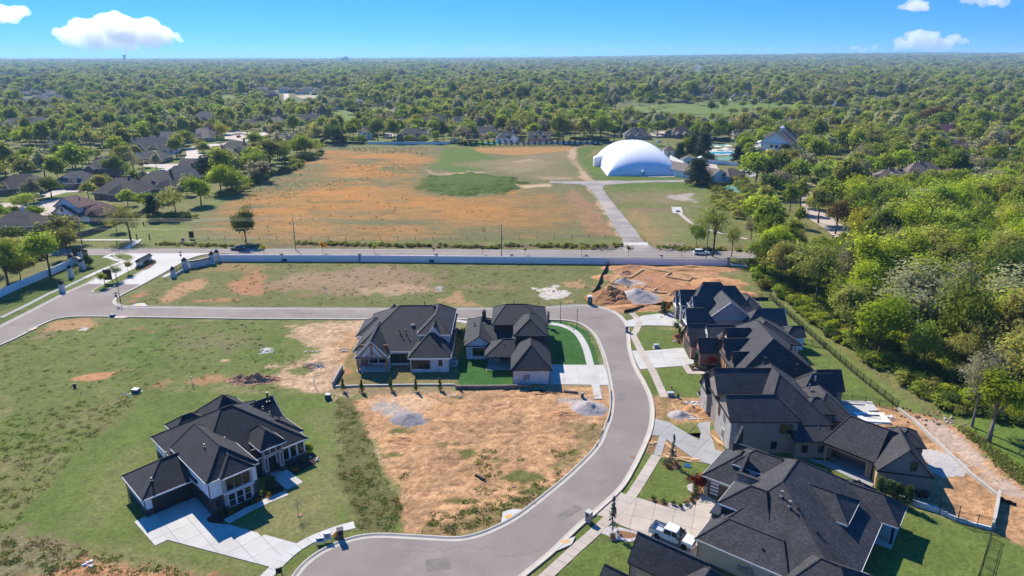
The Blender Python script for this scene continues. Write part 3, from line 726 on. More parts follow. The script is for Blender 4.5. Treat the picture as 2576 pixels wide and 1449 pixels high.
def ground_field(X,Y):
 """soil colour and height over the sheet"""
 n1=fbm(X*.05,Y*.05,5);n2=fbm(X*.22+9,Y*.22+5,4);n3=fbm(X*.9+3,Y*.9,3);rnd=_rs.rand(*X.shape)
 col=C_ROUGH[None,None,:]*np.ones(X.shape+(1,))
 def lay(c,m):
  nonlocal col
  col=col+(c-col)*m[...,None]
 lay(C_LUSH,sstep(.48,.68,n1)*.6)
 lay(C_DRY,sstep(.52,.72,n2)*.35)
 Z=np.full(X.shape,.03)
 lim=sstep(100,160,Y)
 for i,(poly,c,soft,rag,st,bump)in enumerate(P):
  x0,x1,y0,y1=PAT_BOX[i]
  mgn=soft+rag+4
  ii=np.where((X[0]>x0-mgn)&(X[0]<x1+mgn))[0];jj=np.where((Y[:,0]>y0-mgn)&(Y[:,0]<y1+mgn))[0]
  if len(ii)==0 or len(jj)==0:continue
  sl=(slice(jj[0],jj[-1]+1),slice(ii[0],ii[-1]+1))
  d=sdf(poly,X[sl],Y[sl])+(n2[sl]-.5)*rag*2.2+(n3[sl]-.5)*rag*1.3
  m=sstep(soft,-soft,d)*st
  col[sl]=col[sl]+(c-col[sl])*m[...,None]
  if bump:
   if bump[0]=='ruts':
    a=fbm(X[sl]*.25,Y[sl]*.25,3)
    w=Y[sl]+4.0*np.sin(X[sl]*.09+a*5)+5*(a-.5)
    r=(fbm(X[sl]*.14+2*a,w*1.5,3)-.5)*3.6+.35*np.sin(w*3.4+n2[sl]*6)
    Z[sl]+=m*bump[1]*(r*.5+(n3[sl]-.5)*1.1+(n2[sl]-.45)*.9)
    st_=fbm(X[sl]*.5+3*a,w*4.5,3)-.5
    tone=1+(st_*.75+r*.2+(n3[sl]-.5)*.3+(n2[sl]-.5)*.3)
    col[sl]*=(1+(tone-1)*m)[...,None]
   else:
    Z[sl]+=bump[1]*sstep(3,-16,d)
 dF=sdf(FIELD,X,Y)if Y.max()>230 else np.full(X.shape,99.)
 mF=sstep(3,-3,dF+(n2-.5)*14)
 f1=fbm(X*.022+4,Y*.05+2,5)
 f2=fbm(X*.10,Y*.25,4)
 org=sstep(.40,.66,f1*.65+f2*.35+.02)
 lay(C_OLIVE,mF*.9)
 core=sstep(6,-30,sdf(FCORE,X,Y)+(n1-.5)*60)if Y.max()>230 else 0*mF
 lay(C_ORANGE*.75+C_TAN*.2,mF*org*.8)
 lay(C_ORANGE,mF*core*sstep(.33,.55,f1*.6+f2*.4+.02)*.95)
 lay(C_OLIVE*.75,mF*sstep(.6,.75,f2)*.5)
 grain=1+(n3-.5)*.45+(rnd-.5)*.24+(n2-.5)*.25
 col*=grain[...,None]
 Z+=(n3-.5)*.10+(n2-.5)*.12
 pav=np.full(X.shape,99.)
 for poly in PAVED+DRIVE_POLYS:
  pav=np.minimum(pav,sdf(poly,X,Y))
 k=sstep(.2,2.2,pav)
 return np.clip(col,.004,.9),np.where(Z>.5,Z,Z*k*(.25 if Y.max()>190 else 1))
def grid_sheet(x0,x1,y0,y1,st):
 nx,ny=int(round((x1-x0)/st))+1,int(round((y1-y0)/st))+1
 X,Y=np.meshgrid(np.linspace(x0,x1,nx),np.linspace(y0,y1,ny))
 c,Z=ground_field(X,Y)
 e=np.minimum(np.minimum(X-x0,x1-X),np.minimum(Y-y0,y1-Y))
 Z=Z*sstep(0,3,e)
 v=np.stack([X,Y,Z],-1).reshape(-1,3)
 idx=np.arange(nx*ny).reshape(ny,nx)
 f=np.stack([idx[:-1,:-1],idx[:-1,1:],idx[1:,1:],idx[1:,:-1]],-1).reshape(-1,4)
 return v,f,c.reshape(-1,3)
def far_height(x,y):
 d=math.hypot(x,y)
 if d<2500:return 0.0
 a=math.atan2(x,y)
 up=max(0.0,min(1.0,(d-2500)/7500.0));up=up*up*(3-2*up)
 lift=18+52*max(0.0,min(1.0,(a+0.05)/0.55))
 w=mnoise.noise(Vector((x*0.00045,y*0.00035,1.7)))*26+mnoise.noise(Vector((x*0.0012,y*0.0008,4.2)))*10
 return up*(lift+w*(0.35+0.65*max(0,min(1,(a+.1)/.4))))
def make_ground():
 V,Fc,Cc=[],[],[]
 n=0
 for b in((-150,160,50,186,.42),(-330,-150,50,186,2.0),(160,430,50,186,2.0),(-330,430,186,566,1.0)):
  v,f,c=grid_sheet(*b)
  V.append(v);Fc.append(f+n);Cc.append(c);n+=len(v)
 ys=[566,640,720,820,940,1080,1250,1450,1700,2000,2400,2800,3300,3900,4600,5400,6300,7300,8400,9600,11000,12500,14500]
 rows=[]
 for y in ys:
  rows.append([(x*(y*1.0+200),y)for x in np.linspace(-1.25,1.25,61)])
 v2=[];f2=[]
 for r in rows:
  for x,y in r:v2.append((x,y,far_height(x,y)))
 for j in range(len(ys)-1):
  for i in range(60):
   f2.append((j*61+i,j*61+i+1,(j+1)*61+i+1,(j+1)*61+i))
 V.append(np.array(v2));Fc.append(np.array(f2)+n)
 xs=np.array(v2)
 nn=fbm(xs[:,0]*.004+3,xs[:,1]*.004,4)
 C_SUB=np.array((.115,.125,.042))
 Cc.append(C_SUB[None]*(1-sstep(.5,.7,nn))[:,None]+(C_ROUGH*.9)[None]*sstep(.5,.7,nn)[:,None]);n+=len(v2)
 q=[(-957.5,566),(-957.5,-300),(957.5,-300),(957.5,566),(-330,566),(-330,50),(430,50),(430,566)]
 V.append(np.array([(a,b,0.0)for a,b in q]));Cc.append(np.array([C_ROUGH*.8]*8))
 Fq=[(0,1,5,4),(1,2,6,5),(2,3,7,6)]
 Fc.append(np.array(Fq)+n);n+=8
 v=np.concatenate(V);f=np.concatenate(Fc);c=np.concatenate(Cc)
 me=bpy.data.meshes.new('ground')
 me.vertices.add(len(v));me.vertices.foreach_set('co',v.astype(np.float32).ravel())
 me.loops.add(f.size);me.loops.foreach_set('vertex_index',f.astype(np.int32).ravel())
 me.polygons.add(len(f));me.polygons.foreach_set('loop_start',np.arange(0,f.size,4,dtype=np.int32))
 me.polygons.foreach_set('use_smooth',np.ones(len(f),bool))
 me.update()
 at_=me.attributes.new('soil','FLOAT_COLOR','POINT')
 at_.data.foreach_set('color',np.concatenate([c,np.ones((len(c),1))],1).astype(np.float32).ravel())
 m=bpy.data.materials.new('ground_soil');m.use_nodes=True
 nt=m.node_tree;N=nt.nodes;Lk=nt.links
 b=N['Principled BSDF'];b.inputs['Roughness'].default_value=0.95;b.inputs['Specular IOR Level'].default_value=0.1
 a=N.new('ShaderNodeAttribute');a.attribute_name='soil'
 tc=N.new('ShaderNodeTexCoord')
 nz=N.new('ShaderNodeTexNoise');nz.inputs['Scale'].default_value=1.9;nz.inputs['Detail'].default_value=8;nz.inputs['Roughness'].default_value=.7
 Lk.new(tc.outputs['Object'],nz.inputs['Vector'])
 mr=N.new('ShaderNodeMapRange');mr.inputs[1].default_value,mr.inputs[2].default_value=.3,.7;mr.inputs[3].default_value,mr.inputs[4].default_value=.62,1.38
 Lk.new(nz.outputs['Fac'],mr.inputs[0])
 vm=N.new('ShaderNodeVectorMath');vm.operation='SCALE'
 Lk.new(a.outputs['Color'],vm.inputs[0]);Lk.new(mr.outputs[0],vm.inputs['Scale'])
 Lk.new(vm.outputs[0],b.inputs['Base Color'])
 bp=N.new('ShaderNodeBump');bp.inputs['Strength'].default_value=.7;bp.inputs['Distance'].default_value=.12
 Lk.new(nz.outputs['Fac'],bp.inputs['Height']);Lk.new(bp.outputs[0],b.inputs['Normal'])
 me.materials.append(m)
 o=link('ground',me)
 tag(o,'grass, dirt and field ground spreading to the horizon',kind='structure')
make_ground()
#----------------------------------------------------------------roads,kerbs
def sheet(name,poly,m,z,label=None,kind='structure',parent=None,thick=0.0):
 b=MB()
 if sum(a[0]*c[1]-c[0]*a[1]for a,c in zip(poly,poly[1:]+poly[:1]))<0:poly=poly[::-1]
 if thick:b.prism(poly,z-thick,z)
 else:b.face([(p[0],p[1],z)for p in poly])
 me=b.mesh(name,m)
 if len(poly)>4:
  bm=bmesh.new();bm.from_mesh(me)
  bmesh.ops.triangulate(bm,faces=[f for f in bm.faces if len(f.verts)>4])
  bm.to_mesh(me);bm.free()
 o=link(name,me,parent)
 if parent is None:tag(o,label,kind=kind)
 return o
ROADZ=0.055
sheet('street',street_poly,M['asphalt'],ROADZ,'grey asphalt street curving past the new houses')
sheet('street',west_poly,M['asphalt'],ROADZ+.004,'grey asphalt street from the left edge to the bend')
sheet('road',arterial_poly,M['asphalt_dark'],ROADZ-.004,'two lane road running across behind the white wall')
sheet('road',entry_poly,M['concrete'],ROADZ+.008,'pale concrete entrance drive beside the median')
sheet('road',apron,M['asphalt'],ROADZ,'dark asphalt mouth of the track into the field')
sheet('track',gravel_road,M['asphalt_old'],.06,'worn grey track leading up to the white dome')
sheet('road',lane_road,M['concrete_pink'],.075,'pinkish concrete lane between the trees on the right')
sheet('road',lane_far,M['concrete_pink'],.075,'pinkish concrete lane far up between trees')
sheet('road',hood_road,M['concrete_pink'],.075,'pale concrete cul de sac in the older neighbourhood')
sheet('road',hood_road2,M['concrete_pink'],.075,'pale concrete street winding through the older neighbourhood')
def kerb(pts,side,name='kerb',label='pale concrete kerb along the street',w=0.42,h=0.16):
 """gutter and upstand following a line; side +1 puts the upstand on the left of the line"""
 a=pts;b=offset_line(pts,side*w*.55);c=offset_line(pts,side*w)
 g=offset_line(pts,-side*.45)
 mb=MB()
 n=len(pts)
 z0,z1=ROADZ+.012,ROADZ+h
 for i in range(n-1):
  for p,q,zp,zq in((g,a,z0,z0),(a,b,z0,z1),(b,c,z1,z1),(c,c,z1,-.05)):
   f=[(p[i][0],p[i][1],zp),(p[i+1][0],p[i+1][1],zp),(q[i+1][0],q[i+1][1],zq),(q[i][0],q[i][1],zq)]
   mb.face(f if side<0 else f[::-1])
 o=mb.build(name,M['curb'])
 return tag(o,label,kind='structure')
kerb(inner_s,-1,label='kerb round the inside of the curving street')
kerb(outer_s,1,label='kerb along the outside of the curving street')
kerb(west_low,-1,label='kerb along the near side of the street on the left')
kerb(west_cor,1,label='kerb round the corner with the stop sign')
kerb(west_up,1,label='kerb along the far side of the street on the left')
kerb(entry_left,1,label='kerb along the left of the entrance drive')
kerb(entry_right,-1,label='kerb along the right of the entrance drive')
def raised(name,poly,m,label,z=.18):
 b=MB();b.prism(offset_line(poly,0),0,z)
 o=b.build(name,m);return tag(o,label,kind='structure')
isl_c=island_poly
def ccw(p):
 return p if sum(a[0]*c[1]-c[0]*a[1]for a,c in zip(p,p[1:]+p[:1]))>0 else p[::-1]
M['lawn_plain']=mat('lawn_plain',tuple(C_LAWN*1.0),0.95,.1,noise=.3,scale=1.5,detail=8,bump=.5,bscale=6)
for poly,nm,lb in((ccw(island_poly),'median','long grassy median in the entrance drive'),(ccw(corner_island),'median','small rounded grass island at the entrance corner')):
 raised('kerb',poly,M['curb'],'kerb round the '+lb,.17)
 raised(nm,offset_line(poly,.35,True),M['lawn_plain'],lb,.20)
rs_r=random.Random(8)
for u,v,L,W,an in((1560,1000,3.2,1.6,80),(1430,1290,4.0,1.4,40),(1100,1420,3.0,2.2,10),(760,788,5.0,1.3,2),(1500,800,3.4,1.8,-20)):
 px,py=ground(u,v);q=MB();q.obox(px,py,R(an),L,W,ROADZ-.02,ROADZ+.005)
 tag(q.build('road_patch',M['asphalt_patch']),'darker mended patch in the grey street',kind='structure')
q=MB()
for u,v,an,n in((1570,900,1.9,34),(1590,1120,2.2,30),(1500,1230,.8,40),(1250,1400,.2,36),(980,1400,.1,30),(500,786,.02,40),(120,800,.4,40),(1450,786,-.3,26),(1420,1350,2.3,22)):
 x,y=ground(u,v);a=an
 for _ in range(n):
  a=an+rs_r.gauss(0,.5);x2,y2=x+math.cos(a)*.55,y+math.sin(a)*.55
  nx_,ny_=-math.sin(a)*.035,math.cos(a)*.035
  q.face([(x-nx_,y-ny_,ROADZ+.008),(x2-nx_,y2-ny_,ROADZ+.008),(x2+nx_,y2+ny_,ROADZ+.008),(x+nx_,y+ny_,ROADZ+.008)]);x,y=x2,y2
tag(q.build('crack_seal',M['asphalt_patch']),'thin dark sealed cracks wandering over the street',kind='structure')
am=[((a[0]+b[0])/2,(a[1]+b[1])/2)for a,b in zip(art_far,art_near)]
mb=MB()
for off in(-.16,.16):
 p=offset_line(am,off-.06);q=offset_line(am,off+.06)
 for i in range(len(am)-1):
  mb.face([(*p[i],ROADZ+.004),(*p[i+1],ROADZ+.004),(*q[i+1],ROADZ+.004),(*q[i],ROADZ+.004)])
tag(mb.build('lane_marking',M['yellow_line']),'double yellow line down the middle of the two lane road',kind='structure')
mb=MB()
for ln,s in((art_far,-1),(art_near,1)):
 p=offset_line(ln,s*.35);q=offset_line(ln,s*.47)
 for i in range(len(ln)-1):
  mb.face([(*p[i],ROADZ+.004),(*p[i+1],ROADZ+.004),(*q[i+1],ROADZ+.004),(*q[i],ROADZ+.004)][::s])
tag(mb.build('lane_marking',M['white_line']),'white edge lines of the two lane road',kind='structure')
#----------------------------------------------------------------concrete drives,cast in slabs
def clip_poly(poly,a,b,c):
 """part of a polygon where a x + b y <= c"""
 out=[]
 n=len(poly)
 for i in range(n):
  p,q=poly[i],poly[(i+1)%n]
  dp,dq=a*p[0]+b*p[1]-c,a*q[0]+b*q[1]-c
  if dp<=0:out.append(p)
  if(dp<0)!=(dq<0)and abs(dp-dq)>1e-12:
   t=dp/(dp-dq)
   out.append((p[0]+(q[0]-p[0])*t,p[1]+(q[1]-p[1])*t))
 return out
def area(p):
 return sum(a[0]*c[1]-c[0]*a[1]for a,c in zip(p,p[1:]+p[:1]))/2
def slabs(root,poly,m,size,ang,z0,z1,gap=.035):
 ca,sa=math.cos(ang),math.sin(ang)
 us=[p[0]*ca+p[1]*sa for p in poly];vs=[-p[0]*sa+p[1]*ca for p in poly]
 nu=max(1,round((max(us)-min(us))/size));nv=max(1,round((max(vs)-min(vs))/size))
 du,dv=(max(us)-min(us))/nu,(max(vs)-min(vs))/nv
 for i in range(nu):
  for j in range(nv):
   u0,u1=min(us)+i*du+gap/2,min(us)+(i+1)*du-gap/2
   v0,v1=min(vs)+j*dv+gap/2,min(vs)+(j+1)*dv-gap/2
   p=clip_poly(poly,-ca,-sa,-u0);p=clip_poly(p,ca,sa,u1)if len(p)>2 else p
   p=clip_poly(p,sa,-ca,-v0)if len(p)>2 else p;p=clip_poly(p,-sa,ca,v1)if len(p)>2 else p
   q=[]
   for t in p:
    if not q or math.dist(t,q[-1])>.01:q.append(t)
   if len(q)>2 and abs(area(q))>.25:
    b=MB();b.prism(q,z0,z1);me=b.mesh('slab',m)
    bm=bmesh.new();bm.from_mesh(me);bmesh.ops.triangulate(bm,faces=[f for f in bm.faces if len(f.verts)>4]);bm.to_mesh(me);bm.free()
    link('slab',me,root)
 return root
drive_info={'a':('driveway','white concrete driveway of the dark house at lower left',R(45)),'b':('driveway','white concrete driveway right of the white house with green turf',0),
              'c':('driveway','wide curved concrete driveway of the farthest right house',R(3)),'d':('driveway','concrete driveway in front of the brick house',R(-3)),
              'f':('driveway','new grey concrete driveway at the beige house being built',R(-38)),'g':('driveway','tan concrete driveway with the white pickup on it',R(-19))}
for k,(mn,sz,poly)in drives.items():
 nm,lb,an=drive_info[k]
 root=empty(nm,label=lb);root['kind']='structure'
 slabs(root,poly,M[mn],sz,an,-.05,.075)
def sidewalk(pts,w,m,label,step=1.55,z=.092,name='sidewalk'):
 root=empty(name,label=label);root['kind']='structure'
 p=resample(pts,step)
 if math.dist(p[-1],pts[-1])>.6:p=p+[pts[-1]]
 l=offset_line(p,w/2);r=offset_line(p,-w/2)
 for i in range(len(p)-1):
  f=.012
  b=MB()
  q=[]
  for s,t in((r,f),(r,1-f),(l,1-f),(l,f)):
   q.append((s[i][0]+(s[i+1][0]-s[i][0])*t,s[i][1]+(s[i+1][1]-s[i][1])*t))
  b.prism(q,-.05,z+random.uniform(-.006,.006))
  b.build('slab',m,root)
 return root
random.seed(3)
sidewalk(smooth_line(ats('z',(2430,342),(2340,365),(2240,400),(2140,440),(2050,490),(1960,560),(1880,640),(1800,720),(1760,790)),6),1.5,M['concrete'],'curved white sidewalk crossing the driveway at lower left')
sidewalk(smooth_line(ats(2,(1500,246),(1580,254),(1650,275),(1710,310),(1750,365),(1780,430),(1806,530),(1830,620),(1860,768)),6),1.5,M['concrete'],'curved sidewalk round the green turf of the white house')
sidewalk(smooth_line(ats('y',(725,880),(770,930),(805,970),(820,1010),(800,1060),(775,1120)),5)+smooth_line(ats(3,(80,560),(75,590),(110,660),(150,740),(210,850),(255,920)),5)+smooth_line(ats(3,(275,960),(310,1040),(350,1130),(372,1185)),5),1.5,M['concrete_warm'],'sidewalk in front of the brick house')
sidewalk(ats(4,(775,300),(530,690),(340,880),(150,1060),(0,1190),(-130,1310),(-260,1430),(-400,1560)),1.55,M['concrete_warm'],'sidewalk along the street past the tan driveway')
sidewalk(ats('a',(1180,590),(1000,660),(815,745)),1.5,M['concrete'],'white sidewalk along the left of the entrance')
sidewalk(ats('a',(815,745),(640,830),(480,890),(250,1010),(0,1130)),1.2,M['concrete_new'],'grey shaded path beside the white fence on the left')
sidewalk(ats('a',(640,380),(860,379),(1060,379),(1300,380)),1.7,M['concrete'],'white sidewalk along the far side of the two lane road')
sidewalk(ats('a',(1340,376),(1290,415),(1220,460)),2.2,M['concrete'],'short white path down to the two lane road')
sidewalk(ats('a',(1000,555),(1060,520),(1110,512)),1.5,M['concrete'],'short sidewalk link at the corner island')
sidewalk(ats('a',(1040,545),(1120,575),(1230,590)),1.5,M['concrete'],'short sidewalk bend beside the corner island')
sidewalk(ats('a',(1570,742),(1650,700)),1.3,M['concrete'],'short sidewalk stub by the low white wall')
sidewalk(ats('y',(1985,262),(2160,272),(2330,292)),1.6,M['concrete'],'sidewalk beyond the end of the white wall')
sidewalk(ats('d',(1220,552),(1400,556),(1600,548)),1.8,M['concrete'],'white path along the front of the dome')
sidewalk(smooth_line(ats('d',(1540,870),(1650,960),(1780,1010),(1960,1055),(2120,1093)),4),1.6,M['concrete_pink'],'narrow curved path across the field on the right',3.0)
sidewalk(ats('d',(1510,815),(1525,870)),4.0,M['concrete'],'small concrete pad at the head of the field path')
sidewalk(ats(1,(905,1055),(1060,970),(1225,895),(1340,850)),1.3,M['concrete'],'concrete front walk of the dark house at lower left')
sidewalk(ats(1,(1400,800),(1330,740),(1260,690)),2.6,M['concrete'],'wide concrete landing before the porch at lower left')
sidewalk(ats(3,(575,880),(628,960)),1.3,M['concrete_warm'],'front walk beside the flower bed of the brick house')
sidewalk(ats(3,(610,950),(945,948)),1.1,M['concrete_warm'],'front walk leading to the arched brick entrance')
sidewalk(ats(2,(888,225),(970,240)),1.4,M['concrete'],'bit of sidewalk between the two white houses')
sidewalk(ats('x',(920,549),(965,549)),1.4,M['concrete'],'bit of sidewalk left of the timber porch house')
for k,pts,pad,lb in(('D',[(1258,1318),(1300,1292),(1312,1285),(1290,1283),(1263,1290)],(1278,1302),'kerb ramp by the graded lot'),
      ('a',[(1250,1022),(1320,998),(1390,995),(1420,1022)],(1340,1014),'kerb ramp near the stop sign corner'),
      ('a',[(1080,1122),(1100,1140),(1180,1142),(1250,1126)],(1165,1132),'kerb ramp on the near side of the street'),
      ('a',[(250,1262),(310,1256),(365,1226),(300,1236)],(320,1242),'kerb ramp at the far left bend'),
      ('x',[(1925,458),(1960,447),(2000,447),(2030,460)],(1972,455),'kerb ramp at the far side of the cul de sac'),
      ('D',[(1395,1390),(1420,1362),(1445,1352),(1436,1372)],(1420,1366),'kerb ramp at the bottom right of the street')):
 poly=ats(k,*pts)
 o=sheet('kerb_ramp',poly,M['concrete'],.20,lb,thick=.1)
 px,py=at(k,*pad)
 b=MB();b.obox(px,py,.3,1.1,.6,.19,.212);b.build('tactile_pad',M['orange_pad'],o)
#----------------------------------------------------------------houses
class House:
 """walls, roof, trim and openings of one house, built in its own frame"""
 def __init__(self,name,label,origin,ang,roof,trim='white_trim',wall='white_paint',cat='house',group=None,z=0.0):
  self.root=empty(name,(origin[0],origin[1],z),R(ang),label,cat,group)
  self.roofm,self.trimm,self.wallm=roof,trim,wall
  self.w={}
  self.rf,self.tr,self.cap=MB(),MB(),MB()
  self.i=0
 def walls(self,m):
  return self.w.setdefault(m or self.wallm,MB())
 def block(self,x0,y0,x1,y1,ze,zr,axis='x',pos=None,a=None,b=None,g='',oh=.45,wall=None,z0=-.05,cap=True,gw=None,box=True):
  """one roofed block: wall box, eave height ze, ridge height zr along axis; a, b end the ridge (hips); g lists gable ends '-' '+'"""
  self.i+=1
  e=.004*(self.i%9)
  if box:self.walls(wall).box(x0+e,y0+e,z0,x1-e,y1-e,ze-.03)
  sw=axis=='y'
  if sw:x0,y0,x1,y1=y0,x0,y1,x1
  T=(lambda x,y,z:(y,x,z))if sw else(lambda x,y,z:(x,y,z))
  X0,Y0,X1,Y1=x0-oh,y0-oh,x1+oh,y1+oh
  yr=(y0+y1)/2 if pos is None else pos
  half=(Y1-Y0)/2
  a=(X0 if '-' in g else min(X0+half,(X0+X1)/2))if a is None else a
  b=(X1 if '+' in g else max(X1-half,(X0+X1)/2))if b is None else b
  if '-' in g:a=X0
  if '+' in g:b=X1
  A,B,C_,D_=(X0,Y0,ze),(X1,Y0,ze),(X1,Y1,ze),(X0,Y1,ze)
  R0,R1=(a,yr,zr),(b,yr,zr)
  def fc(mb,*p):
   q=[T(*t)for t in p]
   mb.face(q[::-1]if sw else q)
  if abs(a-b)<.02:
   fc(self.rf,A,B,R0);fc(self.rf,C_,D_,R0)
  else:
   fc(self.rf,A,B,R1,R0);fc(self.rf,C_,D_,R0,R1)
  if '-' not in g:fc(self.rf,D_,A,R0)
  if '+' not in g:fc(self.rf,B,C_,R1)
  if cap:
   up=lambda p:Vector(T(p[0],p[1],p[2]+.01))
   if abs(a-b)>.05:self.cap.tube(up(R0),up(R1),.1,n=4)
   if '-' not in g:self.cap.tube(up(A),up(R0),.09,n=4);self.cap.tube(up(D_),up(R0),.09,n=4)
   if '+' not in g:self.cap.tube(up(B),up(R1),.09,n=4);self.cap.tube(up(C_),up(R1),.09,n=4)
  t,o=.2,.012
  def band(p,q,nx,ny):
   p2,q2=(p[0]+nx*o,p[1]+ny*o,p[2]+.015),(q[0]+nx*o,q[1]+ny*o,q[2]+.015)
   p3,q3=(p2[0],p2[1],p2[2]-t),(q2[0],q2[1],q2[2]-t)
   fc(self.tr,p3,q3,q2,p2)
   p4,q4=(p[0]-nx*.08,p[1]-ny*.08,p2[2]),(q[0]-nx*.08,q[1]-ny*.08,q2[2])
   fc(self.tr,p2,q2,q4,p4)
  band(A,B,0,-1);band(C_,D_,0,1)
  if '-' in g:band(R0,A,-1,0);band(D_,R0,-1,0)
  else:band(D_,A,-1,0)
  if '+' in g:band(B,R1,1,0);band(R1,C_,1,0)
  else:band(B,C_,1,0)
  fc(self.tr,(X0,Y0,ze-t+.02),(X0,Y1,ze-t+.02),(X1,Y1,ze-t+.02),(X1,Y0,ze-t+.02))
  for s,xg in(('-',x0),('+',x1)):
   if s in g:
    k0=(zr-ze)/max(yr-Y0,.1);k1=(zr-ze)/max(Y1-yr,.1)
    xo=xg+(.006 if s=='+' else-.006)
    xi=xg+(-.12 if s=='+' else .12)
    ring=[(y0,ze-.25),(y1,ze-.25),(y1,ze+k1*oh-.06),(yr,zr-.06),(y0,ze+k0*oh-.06)]
    p1=[T(xo,y,z)for y,z in ring];p2=[T(xi,y,z)for y,z in ring]
    flip=(s=='-')!=sw
    if flip:self.walls(gw or wall).solid(p1,p2)
    else:self.walls(gw or wall).solid(p1[::-1],p2[::-1])
 def window(self,x,y,n,w,h,z,frame='dark_frame',nx=1,nz=1,name='window',label=None,fr=.07,d=.05):
  """window in a wall: n is the compass of the outward normal in the house frame (degrees)"""
  t=R(n)
  W=bpy.data.objects.new(name,self._frame_mesh(w,h,nx,nz,frame,fr,d))
  COL.objects.link(W);W.parent=self.root
  W.location=(x+math.cos(t)*.012,y+math.sin(t)*.012,z)
  W.rotation_euler=(0,0,t+math.pi/2)
  if label:W['label']=label
  b=MB();b.box(-w/2+.02,-d*.5,.02,w/2-.02,.02,h-.02)
  b.build('pane',M['glass'],W)
  return W
 def _frame_mesh(self,w,h,nx,nz,frame,fr,d):
  b=MB()
  b.box(-w/2-fr,-d,-fr,w/2+fr,.01,0);b.box(-w/2-fr,-d,h,w/2+fr,.01,h+fr)
  b.box(-w/2-fr,-d,0,-w/2,.01,h);b.box(w/2,-d,0,w/2+fr,.01,h)
  for i in range(1,nx):
   x=-w/2+w*i/nx;b.box(x-fr*.4,-d*.95,.001,x+fr*.4,.008,h-.001)
  for i in range(1,nz):
   z=h*i/nz;b.box(-w/2+.001,-d*.9,z-.025,w/2-.001,.006,z+.025)
  return b.mesh('window',M[frame])
 def garage(self,x,y,n,w,h,m,label=None,frame=None):
  t=R(n)
  o=empty('garage_door',(x+math.cos(t)*.015,y+math.sin(t)*.015,0),t+math.pi/2)
  o.parent=self.root
  if label:o['label']=label
  k=4
  for i in range(k):
   b=MB();b.box(-w/2,-.03,h*i/k+.012,w/2,.02,h*(i+1)/k-.012)
   b.build('panel',M[m],o)
  b=MB()
  b.box(-w/2-.14,-.06,0,-w/2-.005,.02,h+.14);b.box(w/2+.005,-.06,0,w/2+.14,.02,h+.14);b.box(-w/2-.005,-.06,h+.005,w/2+.005,.02,h+.14)
  b.build('frame',M[frame or self.trimm],o)
  return o
 def door(self,x,y,n,w,h,m):
  t=R(n)
  o=link('door',MB().box(-w/2,-.05,.02,w/2,.02,h).mesh('door',M[m]),self.root,(x+math.cos(t)*.02,y+math.sin(t)*.02,0),t+math.pi/2)
  MB().box(w*.36,-.09,1.0,w*.42,-.05,1.12).build('handle',M['black_metal'],o)
  return o
 def vent(self,x,y,z,h=.6,r=.09,m='black_metal',cap=True):
  b=MB();b.tube((x,y,z-.4),(x,y,z+h),r,n=8)
  if cap:b.tube((x,y,z+h),(x,y,z+h+.12),r*1.9,n=8)
  b.tube((x,y,z-.05),(x,y,z+.06),r*2.2,n=8)
  return b.build('vent_pipe',M[m],self.root)
 def chimney(self,x,y,w,d,z0,z1,m,capm='black_metal'):
  o=MB().box(x-w/2,y-d/2,z0,x+w/2,y+d/2,z1).build('chimney',M[m],self.root)
  b=MB();b.box(x-w/2-.06,y-d/2-.06,z1+.003,x+w/2+.06,y+d/2+.06,z1+.1);b.tube((x,y,z1+.1),(x,y,z1+.5),.14,n=8)
  b.build('cap',M[capm],o)
 def box(self,name,m,x0,y0,z0,x1,y1,z1,label=None):
  o=MB().box(x0,y0,z0,x1,y1,z1).build(name,M[m],self.root)
  if label:o['label']=label
  return o
 def post(self,x,y,h,m,r=.14,z0=0):
  return MB().box(x-r,y-r,z0,x+r,y+r,h).build('post',M[m],self.root)
 def downspout(self,x,y,h,m='dark_frame'):
  return MB().box(x-.05,y-.05,0,x+.05,y+.05,h).build('downspout',M[m],self.root)
 def finish(self):
  for k,b in self.w.items():b.build('wall',M[k.split('#')[0]],self.root)
  self.rf.build('roof',M[self.roofm],self.root)
  if self.cap.f:self.cap.build('ridge_cap',M[self.roofm],self.root)
  self.tr.build('fascia',M[self.trimm],self.root)
  return self.root
#---dark-roofed house at lower left
h=House('house','black hip roofed house with white and dark brick walls standing alone at lower left',(-41.3,80.5),45,'shingle_black')
h.block(0,0,6.7,12,5.4,8.2,'y',a=3.2,b=12)
h.block(1.7,-.6,5.8,4.5,5.5,7.3,'y',a=1.5,wall='grey_siding')
h.block(-6.5,6.1,-.1,13.6,3.0,5.7,'x',pos=9.9,a=-2.6,b=0.2)
h.block(.1,4.4,16.6,21.4,3.3,8.9,'x',pos=12.4,a=7.6,b=9.2)
h.block(12,6.9,17.3,12.4,3.3,5.2,'x',b=15)
h.block(11.5,12.9,17.1,19.2,3.2,6.1,'x',pos=16,g='+')
h.block(8.4,18.6,14.8,25,3.2,6.3,'y',b=22)
h.block(3.2,20.6,8.2,24.2,3.1,4.8,'x')
h.block(9.2,3.2,12.5,8.6,5.0,6.9,'y',a=5.0,box=False,wall='grey_siding')
for q in((-.03,-.03,6.73,3.0,2.6),(-6.53,6.07,-.02,13.63,1.1),(1.67,-.63,5.83,2,.9),(9.6,4.37,16.63,8,1.0),(.07,14,3,21.43,1.0)):
 h.walls('dark_brick').box(q[0],q[1],0,q[2],q[3],q[4])
h.walls('grey_siding').box(9.3,3.25,3.5,12.45,3.7,4.95)
for x in(9.35,11.75):
 h.walls('grey_siding').box(x,3.2,.9,x+.65,3.9,3.5);h.walls('dark_brick').box(x-.06,3.14,0,x+.71,3.96,.9)
 h.box('sidelight','glass',x+.24,3.17,1.3,x+.42,3.21,3.2)
h.walls('dark_siding').box(8.1,4.2,0,9.3,4.4,4.9)
